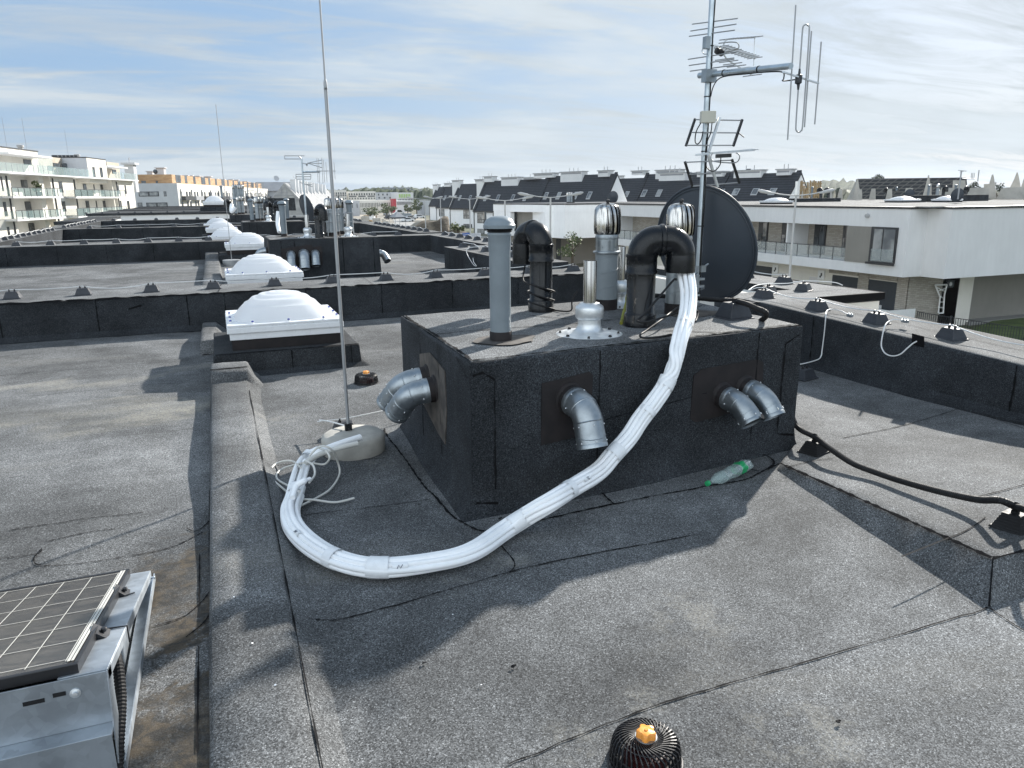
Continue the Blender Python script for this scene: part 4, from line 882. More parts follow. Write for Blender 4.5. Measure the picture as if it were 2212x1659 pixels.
for k, q in enumerate(wc):
    m = MB(); m.tube(smooth_path(q, 9), .0062, 8); tag(m.build('loose_cable', 'white_cable'), ['white cable end reaching farthest right across the deck from the bundle', 'inner white cable loop left of the taped bundle end', 'large white cable hoop arching over the concrete foot', 'short white cable arc on top of the taped bundle neck', 'small white cable bend lying on the concrete foot'][k], 'cable')
# ------------------------------------------------------------------ lightning rod on its concrete foot
RB = Vector((.70, 4.64, 0)); ft = thing('rod_foot', 'round pale concrete foot carrying the tall lightning rod', 'concrete foot', RB)
m = MB(); m.lathe([(.195,-.01),(.20,.01),(.205,.085),(.198,.105),(.18,.118),(.10,.124),(.0,.125)], (0,0,0), 48); m.build('foot', 'concrete', ft, local=True)
rd = thing('lightning_rod', 'very tall thin lightning rod rising out of frame from the concrete foot', 'lightning rod', RB+Vector((-.02,.05,.12)))
m = MB(); m.tube([(0,0,0), (0,0,2.10)], .0105, 12); m.lathe([(.0105,2.09),(.0105,2.10),(.0105,2.13),(.006,2.15)], n=12); m.build('lower_tube', 'alu_rod', rd, local=True)
m = MB(); m.tube([(0,0,2.14), (0,0,3.6)], .0055, 10); m.build('upper_rod', 'alu_rod', rd, local=True)
m = MB(); m.box(-.022,.022,-.016,.016,.0,.05); m.lathe([(.007,.02),(.007,.035)], (-.02,0,0), 8, (-1,0,0)); m.lathe([(.007,.02),(.007,.035)], (.0,-.01,.02), 8, (0,-1,0)); m.build('rod_clamp', 'black_rubber', rd, local=True)
holder((.70, 5.02, .0), -.1, 'black wire holder on the deck just behind the concrete rod foot', None)
wire('conductor_wire', [Vector((.52,5.03,.105)), Vector((.7,5.02,.106)), Vector((1.0,5.10,.11)), Vector((1.3,5.25,.10)), Vector((2.2,5.5,.08)), Vector((3.6,5.6,.08))], 'pale straight wire from the black holder behind the rod foot towards the shaft', .005)
wire('conductor_wire', smooth_path([Vector((.54,5.05,.108)), Vector((.57,4.98,.12)), Vector((.62,4.83,.14)), Vector((.67,4.72,.145))], 5), 'short pale wire from the rod clamp to the holder behind it', .005)
# ------------------------------------------------------------------ roof drains
def drain(loc, label, s=1.0):
    t_ = thing('roof_drain', label, 'roof drain', loc, .3, 'black leaf guards over roof drains')
    m = MB(); nr = 38
    for k in range(nr):
        a0 = 2*PI*k/nr; path = []
        for (r, z, tw) in ((.030,.082,-1.0),(.050,.084,-.52),(.070,.083,-.26),(.087,.077,-.11),(.096,.066,-.03),(.101,.04,.0),(.104,.0,.0)): path.append(Vector((r*math.cos(a0+tw), r*math.sin(a0+tw), z)))
        for p, q in zip(path, path[1:]):
            d = (q-p).normalized(); rad = Vector((p.x, p.y, 0)).normalized(); sd = Vector((-rad.y, rad.x, 0)); n_ = d.cross(sd).normalized(); w_ = .0019
            m.hexa([p-sd*w_-n_*.006, p+sd*w_-n_*.006, p+sd*w_+n_*.001, p-sd*w_+n_*.001, q-sd*w_-n_*.006, q+sd*w_-n_*.006, q+sd*w_+n_*.001, q-sd*w_+n_*.001])
    for r, z in ((.045,.079),(.060,.080),(.076,.078),(.0985,.046),(.1015,.018)): m.tube([Vector((r*math.cos(a), r*math.sin(a), z)) for a in lin(0, 2*PI, 48)[:-1]], .0018, 5, closed=True)
    m.tube([Vector((.106*math.cos(a), .106*math.sin(a), .002)) for a in lin(0, 2*PI, 48)[:-1]], .005, 6, closed=True); m.build('cage', 'black_plastic', t_, local=True)
    m = MB(); m.lathe([(.032,.074),(.034,.079),(.032,.085),(.0,.086)], n=20); m.build('knob_seat', 'galvanised', t_, local=True)
    m = MB(); pr = [(.026+.004*math.cos(5*a)) for a in lin(0, 2*PI, 40)[:-1]]; lo = [m.vert((r*math.cos(a), r*math.sin(a), .083)) for r, a in zip(pr, lin(0, 2*PI, 40))]; hi = [m.vert((r*.98*math.cos(a), r*.98*math.sin(a), .103)) for r, a in zip(pr, lin(0, 2*PI, 40))]; tp = [m.vert((r*.86*math.cos(a), r*.86*math.sin(a), .106)) for r, a in zip(pr, lin(0, 2*PI, 40))]
    for k in range(40): m.face([lo[k], lo[(k+1)%40], hi[(k+1)%40], hi[k]], False); m.face([hi[k], hi[(k+1)%40], tp[(k+1)%40], tp[k]], False)
    m.face(tp, False); m.lathe([(.006,.1061),(.005,.109),(.0,.109)], n=10); m.build('knob', 'orange_plastic', t_, local=True)
    m = MB(); m.lathe([(.065,0),(.06,.04),(.03,.045)], n=20); m.build('basket', 'red_plastic', t_, local=True)
    m = MB(); m.lathe([(.0,.0025),(.092,.002),(.0,.0015)], n=24, cap=False); m.build('drain_hole', 'black_rubber', t_, local=True)
    return t_
_pd = pix((1.075, 1.625, 0)); _dr = onZ(_pd[0]-13, _pd[1]+46); dr1 = drain((_dr.x, _dr.y, .0), 'black ribbed drain cage with orange knob at the bottom edge of view')
dr2 = dup(dr1, (1.115, 6.42, .0), 1.1, 'black ribbed drain cage with orange knob beyond the rod foot, near the skylight')
# ------------------------------------------------------------------ crushed bottle
ba, bb = onZ(1527,1045,.040), onZ(1617,1002,.050); bd = (bb-ba); L_ = bd.length; bd.normalize()
bo = thing('plastic_bottle', 'crumpled clear plastic bottle with green cap lying by the shaft foot', 'bottle', (ba.x, ba.y, 0))
prof = [(a_*1.3, b_) for a_, b_ in [(.010,.018),(.012,.03),(.020,.042),(.030,.062),(.034,.08),(.031,.10),(.027,.115),(.032,.13),(.034,.16),(.031,.175),(.033,.19),(.032,.222),(.026,.236),(.012,.238)]]
k_ = L_/.238; m = MB(); x_ = bd.cross(Vector((0,0,1))).normalized(); z_ = x_.cross(bd); rings = []
def bottle_ring(r, h, grow=0):
    out = []
    for k in range(22):
        a = 2*PI*k/22; cr = 1+.20*noise.noise(Vector((math.cos(a)*1.6+h*22, math.sin(a)*1.6, h*30)))-.06*abs(math.sin(a*3+h*40)); out.append(ba+bd*h*k_+x_*math.cos(a)*(r*cr+grow)+z_*math.sin(a)*(r*.82*cr+grow))
    return out
for r, h in prof: rings.append([m.vert(p) for p in bottle_ring(r, h)])
for A, B in zip(rings, rings[1:]):
    for k in range(22): m.face([A[k], A[(k+1)%22], B[(k+1)%22], B[k]], False)
m.face(rings[-1], False); m.build('bottle', 'bottle_pet', bo)
m = MB(); rg = [[m.vert(p) for p in bottle_ring(r, h, .0012)] for r, h in ((.040,.168),(.0425,.186),(.0425,.200))]
for A, B in zip(rg, rg[1:]):
    for k in range(22): m.face([A[k], A[(k+1)%22], B[(k+1)%22], B[k]], False)
m.build('label_wrap', 'green_plastic', bo)
m = MB(); m.lathe([(.0,-.002),(.0145,-.001),(.0155,.004),(.0155,.016),(.013,.018),(.0,.018)], ba, 18, bd); m.build('cap', 'green_plastic', bo)
# ------------------------------------------------------------------ black corrugated hose and its stands
s1_ = onZ(1755,972,.045)+Vector((.01,0,0)); s2_ = onZ(2190,1125,.14); HS1 = Vector((s1_.x, s1_.y, zplat(s1_.y)+.100)); HS2 = Vector((s2_.x, s2_.y, zplat(s2_.y)+.100))
hp = [Vector((2.86,4.55,.90)), onD(1560,648,5.25), onD(1600,653,4.98), onD(1632,665,4.86), onD(1655,682,4.85), Vector((3.44,4.2,.62)), Vector((3.48,4.0,.34)), Vector((3.47,3.78,.20)), onZ(1718,916,.125), onZ(1732,930,.14), HS1, onZ(1790,967,.125), onZ(1840,1000,.10), onZ(1890,1020,.095), onZ(1950,1040,.11), onZ(2030,1062,.135), onZ(2110,1079,.17), onZ(2160,1081,.235), HS2, onZ(2225,1105,.26), onZ(2300,1150,.2)]
hs_ = smooth_path(hp, 20); L2 = [0]
for a, b in zip(hs_, hs_[1:]): L2.append(L2[-1]+(b-a).length)
def resample(path, step):
    out = []; acc = [0]
    for a, b in zip(path, path[1:]): acc.append(acc[-1]+(b-a).length)
    n_ = int(acc[-1]/step); j = 0
    for i in range(n_):
        s_ = i*step
        while acc[j+1] < s_: j += 1
        t_ = (s_-acc[j])/max(1e-9, acc[j+1]-acc[j]); out.append(path[j].lerp(path[j+1], t_))
    return out
def corrugated(path, r, step=.0045):
    q = resample(path, step); m = MB(); m.tube(q, [r*(1.05 if (i//1) % 2 else .90) for i in range(len(q))], 12, smooth=False); return m
tag(corrugated(hs_, .0165, .005).build('corrugated_hose', 'black_rubber'), 'black corrugated hose crossing the shaft top and the right deck on stands', 'hose')
def ribbed_stand(p, rz, label):
    t_ = thing('hose_stand', label, 'hose stand', p, rz, 'black stands carrying the corrugated hose')
    m = MB(); m.frustum((0,0,0), .155, .14, .148, .132, .01)
    for k in range(5): f = 1-k/5*.42; m.frustum((0,0,.01+k*.0125), .135*f, .122*f, .129*f, .117*f, .0085); m.frustum((0,0,.0185+k*.0125), .127*f, .115*f, .127*f, .115*f, .004)
    m.build('body', 'black_rubber', t_, local=True)
    m = MB(); m.box(-.012,.012,-.014,.014,.070,.082); m.tube([Vector((0, .019*math.cos(a), .100+.020*math.sin(a))) for a in lin(0, 2*PI, 16)[:-1]], .004, 6, closed=True); m.build('clip', 'black_rubber', t_, local=True); return t_
p_ = onZ(1755,972,.045); ribbed_stand((p_.x+.01, p_.y, zplat(p_.y)), .3, 'black ribbed hose stand on the deck at the right shaft corner')
p_ = onZ(2190,1125,.14); ribbed_stand((p_.x, p_.y, zplat(p_.y)), .2, 'black ribbed hose stand at the right edge of view')
t_ = thing('hose_stand', 'smooth dark trapezoid hose stand on top of the shaft at right', 'hose stand', (3.13, 3.98, ST+.004), .05, None)
m = MB(); m.frustum((0,0,0), .21, .19, .20, .18, .008); m.frustum((0,0,.008), .185, .165, .115, .10, .095); m.build('body', 'stand_plastic', t_, .004, True)
m = MB(); m.box(-.01,.01,-.015,.015,.10,.13); m.build('clip', 'black_plastic', t_, local=True)
# ------------------------------------------------------------------ mast, dish and aerials
def ap(x, y, D=5.9): return onD((1640+x*.3014)*.864, (y*.3014)*.864, D)
MX, MY = 3.425, 4.81
ms = thing('antenna_mast', 'tall galvanised antenna mast fixed beside the nearest shaft', 'antenna mast', (MX, MY, .3))
m = MB(); m.tube([(MX, MY, .3), (MX, MY, 3.35)], .0225, 18); m.build('tube', 'zinc_tube', ms)
m = MB(); m.box(MX-.07, MX+.03, MY-.03, MY+.03, .45, .49); m.box(MX-.07, MX+.03, MY-.03, MY+.03, .68, .72); m.build('wall_bracket', 'galvanised', ms)
m = MB()
for z in (1.36, 1.9, 2.28, 2.62, .98): m.lathe([(.0255,0),(.0255,.008)], (MX, MY, z), 14)
m.build('cable_tie', 'black_plastic', ms)
m = MB(); vd = Vector((-.55, -.8, 0)).normalized(); o1 = Vector((.8,-.55,0))*.017+vd*.018
m.tube([Vector((MX, MY, z))+o1+Vector((.003*math.sin(z*9), 0, 0)) for z in lin(.85, 3.3, 30)], .0045, 6); m.tube([Vector((MX, MY, z))+o1*.5+vd*.016 for z in lin(.85, 2.0, 12)], .004, 6); m.build('cable', 'black_rubber', ms)
p0, p1 = ap(360, 627, 5.98), ap(1122, 547, 5.36)
m = MB(); m.tube([p0, p1], .0205, 18); m.build('side_arm', 'zinc_tube', ms)
m = MB(); q = ap(440, 640, 5.87); m.box(q.x-.045, q.x+.045, q.y-.03, q.y+.03, q.z-.035, q.z+.05); m.build('arm_clamp', 'galvanised', ms)
m = MB(); 
for f in (.30, .68): c = p0.lerp(p1, f); d = (p1-p0).normalized(); m.lathe([(.0235,-.004),(.0235,.004)], c, 14, d)
m.tube(smooth_path([ap(455,800,5.86), ap(475,720,5.85), ap(520,655,5.8), ap(600,628,5.74), ap(760,612,5.6), ap(880,600,5.5), ap(1045,597,5.38), ap(1060,650,5.36), ap(1050,670,5.36), ap(1100,668,5.4), ap(1155,660,5.42)], 6), .0042, 6); m.build('arm_cable', 'black_rubber', ms)
jb = MB(); a = ap(368, 925, 5.85); b = ap(492, 1018, 5.84); c = (a+b)/2; hw = .053; hh = abs(a.z-b.z)/2; sdv = Vector((.93,-.36,0)); fv = Vector((-.36,-.93,0))
q = [c+sdv*hw*sx+fv*d_*.028+Vector((0,0,hh*sz)) for sz in (-1, 1) for sx, d_ in ((-1,-1),(1,-1),(1,1),(-1,1))]; jb.hexa(q)
tag(jb.build('junction_box', 'beige_box', None, .004), 'beige junction box on the antenna mast above the grid aerial', 'junction box')
# upright four-element aerial at the end of the side arm
va = thing('vertical_aerial', 'aerial of upright rods and one long loop at the end of the side arm', 'aerial', ap(1125, 600, 5.36))
m = MB(); m.tube([ap(1055,598,5.34), ap(1350,692,5.66)], .007, 4, smooth=False); m.build('boom', 'cast_alu', va)
for a, b, D in (((1160,42),(1092,1160),5.40), ((1290,258),(1232,1055),5.57), ((1371,346),(1317,1032),5.65)):
    m = MB(); m.tube([ap(*a, D), ap(*b, D)], .0045, 8); m.build('rod', 'alu_rod', va)
lp = [ap(1190,600,5.5), ap(1205,400,5.5), ap(1217,240,5.5), ap(1230,210,5.5), ap(1248,204,5.51), ap(1265,215,5.52), ap(1272,245,5.52), ap(1255,520,5.52), ap(1235,800,5.52), ap(1215,1050,5.52), ap(1203,1085,5.52), ap(1185,1097,5.51), ap(1167,1085,5.5), ap(1161,1050,5.5), ap(1172,860,5.5), ap(1182,720,5.5)]
m = MB(); m.tube(smooth_path(lp, 5), .0047, 8); m.build('folded_dipole', 'alu_rod', va)
m = MB(); m.tube([ap(1192,570,5.49), ap(1190,615,5.49), ap(1186,622,5.49), ap(1180,690,5.49), ap(1182,700,5.49), ap(1180,745,5.49)], [.006,.009,.022,.022,.010,.006], 12); m.build('dipole_box', 'stand_plastic', va)
# three-boom comb aerial
ua = thing('comb_aerial', 'three-boom comb aerial with tilted reflector rods high on the mast', 'aerial', ap(440, 360, 5.9))
for a, b in (((303,200),(676,153)), ((288,257),(665,200)), ((277,301),(653,250)), ((268,492),(662,432)), ((276,543),(648,490)), ((284,590),(650,540))):
    m = MB(); m.tube([ap(*a, 6.18), ap(*b, 5.62)], .0042, 7); m.build('reflector_rod', 'alu_rod', ua)
m = MB(); m.tube([ap(420,355,5.9), ap(500,378,5.93), ap(825,485,6.16)], .006, 4, smooth=False); m.tube(smooth_path([ap(560,380,5.96), ap(575,340,5.97), ap(620,325,6.0), ap(820,312,6.16)], 6), .0055, 4, smooth=False); m.tube([ap(560,450,5.96), ap(590,495,5.99), ap(690,558,6.06), ap(800,625,6.14)], .0055, 4, smooth=False); m.tube([ap(820,318,6.16), ap(812,548,6.16)], .005, 6); m.tube([ap(478,180,5.9), ap(470,550,5.9)], .004, 6); m.build('boom', 'cast_alu', ua)
m = MB(); 
def el(x, y, h, D): m.tube([ap(x-h, y+h*.13, D+h*.0016), ap(x+h, y-h*.13, D-h*.0016)], .0036, 6)
for k in range(9): f = k/8; el(590+f*235, 325-f*18, 62, 5.99+f*.17)
for k in range(12): f = k/11; el(530+f*290, 385+f*95, 75 if k < 5 else 62, 5.95+f*.2)
for k in range(8): f = k/7; el(570+f*230, 490+f*135, 78, 5.98+f*.16)
m.build('director_rods', 'alu_rod', ua)
m = MB(); m.tube(smooth_path([ap(520,360,5.97), ap(600,350,5.95), ap(665,352,5.92), ap(688,375,5.92), ap(680,405,5.93), ap(640,418,5.95), ap(570,440,5.99)], 6), .0042, 7); m.build('folded_dipole', 'alu_rod', ua)
m = MB(); q = ap(525, 430, 5.93); m.lathe([(.0,-.035),(.022,-.03),(.024,.03),(.0,.035)], q, 12, (.98,.19,-.2)); m.build('dipole_box', 'black_plastic', ua)
m = MB(); q = ap(420, 355, 5.86); m.box(q.x-.02, q.x+.02, q.y-.02, q.y+.02, q.z-.04, q.z+.04); m.tube(smooth_path([ap(400,390,5.85), ap(382,420,5.85), ap(400,448,5.85), ap(430,445,5.86)], 5), .0035, 6); m.build('mast_clamp', 'galvanised', ua)
# grid aerial
ga = thing('grid_aerial', 'grid aerial with two leaning rod frames in the middle of the mast', 'aerial', ap(420, 1270, 5.85))
def frame_(tl, tr, br_, bl, mid_a, mid_b):
    for a, b in ((tl, bl), (tr, br_)):
        m = MB(); m.tube([ap(*a), ap(*b)], .0105, 4, smooth=False); m.build('end_bar', 'black_plastic', ga)
    for f in (0, .5, 1):
        A = ap(*tl).lerp(ap(*bl), .03+f*.94); B = ap(*tr).lerp(ap(*br_), .03+f*.94); m = MB(); m.tube([A, B], .0048, 7); m.build('rod', 'alu_rod', ga)
    m = MB(); m.tube([ap(*mid_a), ap(*mid_b)], .0115, 4, smooth=False); m.build('support', 'cast_alu', ga)
frame_((325,985,5.95), (716,992,5.78), (642,1212,5.70), (248,1212,5.88), (528,975,5.84), (438,1262,5.76))
frame_((240,1340,5.88), (630,1322,5.70), (692,1520,5.78), (304,1552,5.95), (432,1285,5.76), (512,1552,5.84))
m = MB(); m.tube([ap(330,1285,5.87), ap(450,1272,5.80), ap(815,1243,5.45)], .0095, 4, smooth=False); m.tube([ap(815,1243,5.45), ap(850,1240,5.42)], .003, 6); m.build('boom', 'cast_alu', ga)
m = MB(); m.tube(smooth_path([ap(470,1272,5.72), ap(455,1300,5.72), ap(475,1335,5.71), ap(560,1348,5.68), ap(660,1348,5.62), ap(692,1315,5.6), ap(690,1285,5.6), ap(665,1268,5.61)], 6), .0042, 7); m.build('folded_dipole', 'alu_rod', ga)
m = MB(); a = ap(560, 1292, 5.66); m.lathe([(.0,-.055),(.018,-.054),(.018,.054),(.0,.055)], a, 4, Vector((.9,-.3,.04))); m.build('dipole_box', 'black_plastic', ga)
m = MB(); m.tube(smooth_path([ap(538,1310,5.66), ap(530,1370,5.68), ap(480,1420,5.74), ap(430,1400,5.8), ap(410,1350,5.84)], 6), .0042, 6); m.tube(smooth_path([ap(372,1020,5.82), ap(335,1090,5.8), ap(325,1170,5.8), ap(345,1195,5.8), ap(375,1160,5.82), ap(390,1090,5.83)], 6), .0042, 6); m.tube(smooth_path([ap(465,1020,5.83), ap(455,1100,5.83), ap(430,1160,5.84), ap(415,1200,5.85)], 6), .0042, 6); m.tube([ap(688,1105,5.74), ap(730,1138,5.7)], .004, 6); m.build('cable', 'black_rubber', ga)
for k, (y_, z_) in enumerate(((.0, 0), (.07, .02))):
    pass
# satellite dish seen from behind
def dish_thing(c, a, b, nrm, label, depth=.10, group=None, simple_=False):
    c = Vector(c); n = Vector(nrm).normalized(); u = Vector((n.y, -n.x, 0)).normalized(); v = u.cross(n)
    if v.z < 0: v = -v
    t_ = thing('satellite_dish', label, 'satellite dish', c, 0, group); N_ = 24 if simple_ else 64; m = MB(); m.smooth = True
    for off in (0, .006):
        prev = None
        for r in lin(0.0, 1.0, 4 if simple_ else 10)[1:]:
            cur = [m.vert(u*a*r*math.cos(t)+v*b*r*math.sin(t)+n*(depth*(r*r-1)+off)) for t in lin(0, 2*PI, N_)[:-1]]
            if prev is None: m.face(cur)
            else:
                for k in range(N_): m.face([prev[k], prev[(k+1)%N_], cur[(k+1)%N_], cur[k]])
            prev = cur
    m.build('reflector', 'dish_back', t_, local=True)
    m = MB(); m.tube([u*a*1.0*math.cos(t)+v*b*1.0*math.sin(t) for t in lin(0, 2*PI, N_)[:-1]], .010 if not simple_ else .012, 8, closed=True); m.tube([u*a*.955*math.cos(t)+v*b*.955*math.sin(t)-n*.012 for t in lin(0, 2*PI, N_)[:-1]], .004, 6, closed=True); m.build('rim', 'dish_back', t_, local=True)
    m = MB(); m.tube([-v*b*.95, n*.45-v*b*.75], .011, 6); m.tube([n*.42-v*b*.76, n*.50-v*b*.70], .03, 10); m.build('feed_arm', 'stand_plastic', t_, local=True)
    return t_, u, v, n
dn = (math.sin(math.radians(66)), math.cos(math.radians(66)), .28)
dt, du_, dv_, dn_ = dish_thing((3.60, 4.985, 1.205), .435, .472, dn, 'big dark satellite dish seen from behind, mounted on the nearest mast', .075)
m = MB()
q = onD(1502, 612, 5.86)
for z in (.0, .05): m.box(q.x-.045, q.x+.06, q.y-.035, q.y+.09, q.z-.03+z*1.1, q.z-.012+z*1.1)
m.box(q.x-.03, q.x+.0, q.y-.05, q.y-.035, q.z-.06, q.z+.07); q2 = onD(1510, 582, 5.9); m.box(q2.x-.03, q2.x+.05, q2.y-.02, q2.y+.05, q2.z-.02, q2.z+.03); m.tube([onD(1500,592,5.87), onD(1530,570,5.95)], .009, 6); m.tube([onD(1500,630,5.87), onD(1520,622,5.95)], .010, 6)
m.build('mount', 'galvanised', dt)
# ------------------------------------------------------------------ solar panel on its rack, lower left
rk = thing('mounting_rack', 'galvanised wedge shaped rack holding the solar panel at lower left', 'panel rack', (-1.2, 2.05, 0))
RX, Y0, Y1, ZH, ZL = -.392, 2.045, 3.16, .362, .10
def zr(y): return ZH+(ZL-ZH)*(y-Y0)/(Y1-Y0)
m = MB()
m.hexa([(RX-.12,Y0+.003,zr(Y0)-.006),(RX,Y0+.003,zr(Y0)-.006),(RX,Y1,zr(Y1)-.006),(RX-.12,Y1,zr(Y1)-.006),(RX-.12,Y0+.003,zr(Y0)),(RX,Y0+.003,zr(Y0)),(RX,Y1,zr(Y1)),(RX-.12,Y1,zr(Y1))])
m.hexa([(RX-.003,Y0+.003,zr(Y0)-.036),(RX,Y0+.003,zr(Y0)-.036),(RX,Y1,zr(Y1)-.036),(RX-.003,Y1,zr(Y1)-.036),(RX-.003,Y0+.003,zr(Y0)-.006),(RX,Y0+.003,zr(Y0)-.006),(RX,Y1,zr(Y1)-.006),(RX-.003,Y1,zr(Y1)-.006)])
m.lathe([(.006,0),(.006,.016)], (RX, Y1-.03, zr(Y1)-.02), 8, (1,0,0))
m.build('side_rail', 'rack_steel', rk, .0015)
m = MB(); m.box(RX-.035, RX+.012, Y0-.02, Y1+.01, .048, .054); m.box(RX+.008, RX+.012, Y0-.02, Y1+.01, .0541, .08); m.build('base_rail', 'rack_steel', rk)
m = MB(); m.box(RX-1.9, RX-.004, Y0-.002, Y0+.002, .20, ZH-.004); m.box(RX-1.9, RX-.004, Y0-.055, Y0+.002, .190, .1995); m.box(RX-1.9, RX-.004, Y0-.057, Y0-.055, .03, .1995); m.hexa([(RX-.004,Y0-.057,.03),(RX,Y0-.057,.03),(RX,Y0+.05,.03),(RX-.004,Y0+.05,.03),(RX-.004,Y0-.002,.36),(RX,Y0-.002,.36),(RX,Y0+.05,.345),(RX-.004,Y0+.05,.345)]); m.build('back_sheet', 'rack_steel', rk, .0012)
for x0, x1, z in ((-.205,-.155,.305), (-.135,-.105,.312), (-.17,-.12,.075)): MB().box(RX+x0, RX+x1, Y0-(.0035 if z > .2 else .0595), Y0-(.0005 if z > .2 else .056), z, z+.012).build('slot', 'black_rubber', rk)
for x, z, yy in ((-.083, .312, Y0-.002), (-.08, .075, Y0-.057)): MB().lathe([(.014,0),(.014,.003),(.008,.005),(.007,.010),(.0,.011)], (RX+x, yy, z), 14, (0,-1,0)).build('bolt', 'cast_alu', rk)
m = MB(); m.hexa([(RX-.05,Y0+.02,.02),(RX-.046,Y0+.02,.02),(RX-.046,Y1-.05,.02),(RX-.05,Y1-.05,.02),(RX-.05,Y0+.02,ZH-.03),(RX-.046,Y0+.02,ZH-.03),(RX-.046,Y1-.05,zr(Y1-.05)-.03),(RX-.05,Y1-.05,zr(Y1-.05)-.03)]); m.build('side_sheet', 'rack_steel', rk)
m = MB(); m.tube([(RX-.06, 2.42, zr(2.42)+.004), (RX+.004, 2.405, zr(2.41)+.006), (RX+.006, 2.40, zr(2.41)-.05)], .003, 6); m.tube([(RX-.055, 2.80, zr(2.8)+.003), (RX-.02, 2.815, zr(2.81)+.004)], .0028, 6); m.build('cable_tie', 'black_plastic', rk)
sp = thing('solar_panel', 'solar panel with pale grid lines tilted on the galvanised rack', 'solar panel', (-1.3, 2.6, .2))
px1, py0, py1 = RX-.070, Y0+.03, 3.105; th = .030
def zp(y): return zr(y)+th
m = MB()
m.hexa([(-2.1,py0,zp(py0)-.004),(px1-.012,py0,zp(py0)-.004),(px1-.012,py1,zp(py1)-.004),(-2.1,py1,zp(py1)-.004),(-2.1,py0,zp(py0)),(px1-.012,py0,zp(py0)),(px1-.012,py1,zp(py1)),(-2.1,py1,zp(py1))]); m.build('cells', 'solar_cell', sp)
m = MB(); cw = .0955
def pl_quad(x0, x1, y0, y1, dz): m.face([m.vert((x0,y0,zp(y0)+dz)), m.vert((x1,y0,zp(y0)+dz)), m.vert((x1,y1,zp(y1)+dz)), m.vert((x0,y1,zp(y1)+dz))])
for k in range(0, 17): x = px1-.035-k*cw; pl_quad(x-.0014, x+.0014, py0+.02, py1-.02, .0015)
for k in range(0, 7): y = py0+.03+k*(py1-py0-.06)/6; pl_quad(-2.1, px1-.03, y-.0014, y+.0014, .0025)
m.build('grid_lines', 'cell_line', sp)
m = MB(); m.hexa([(px1-.012,py0-.002,zp(py0)-th),(px1,py0-.002,zp(py0)-th),(px1,py1,zp(py1)-th),(px1-.012,py1,zp(py1)-th),(px1-.012,py0-.002,zp(py0)+.002),(px1,py0-.002,zp(py0)+.002),(px1,py1,zp(py1)+.002),(px1-.012,py1,zp(py1)+.002)])
m.hexa([(-2.1,py0-.014,zp(py0)-th),(px1,py0-.014,zp(py0)-th),(px1,py0-.002,zp(py0)-th),(-2.1,py0-.002,zp(py0)-th),(-2.1,py0-.014,zp(py0)+.002),(px1,py0-.014,zp(py0)+.002),(px1,py0-.002,zp(py0)+.002),(-2.1,py0-.002,zp(py0)+.002)])
m.hexa([(-2.1,py1,zp(py1)-th),(px1,py1,zp(py1)-th),(px1,py1+.012,zp(py1)-th),(-2.1,py1+.012,zp(py1)-th),(-2.1,py1,zp(py1)+.002),(px1,py1,zp(py1)+.002),(px1,py1+.012,zp(py1)+.002),(-2.1,py1+.012,zp(py1)+.002)]); m.build('frame', 'panel_frame', sp, .0015)
m = MB(); pl_quad(px1-.030, px1-.022, py0+.01, py1, .0035); pl_quad(px1-.020, px1-.013, py0+.01, py1, .0035); m.build('edge_trim', 'cell_line', sp)
for y in (2.36, 2.83):
    m = MB(); m.hexa([(px1-.008,y-.03,zr(y)+.002),(px1+.032,y-.03,zr(y)+.002),(px1+.032,y+.03,zr(y)+.002),(px1-.008,y+.03,zr(y)+.002),(px1-.014,y-.03,zr(y)+.042),(px1+.010,y-.03,zr(y)+.022),(px1+.010,y+.03,zr(y)+.016),(px1-.014,y+.03,zr(y)+.036)]); m.lathe([(.009,0),(.009,.012),(.0,.013)], (px1+.018, y, zr(y)+.016), 10); m.build('panel_clamp', 'panel_frame', sp, .002)
cdp = smooth_path([(RX-.02, 2.28, zr(2.28)-.035), (RX-.005, 2.22, .26), (RX+.003, 2.14, .20), (RX-.002, 2.05, .13), (RX-.01, 1.97, .05), (RX-.02, 1.86, .02)], 14)
tag(corrugated(cdp, .0155, .0052).build('corrugated_conduit', 'black_rubber'), 'black corrugated conduit hanging out of the solar rack side', 'conduit')
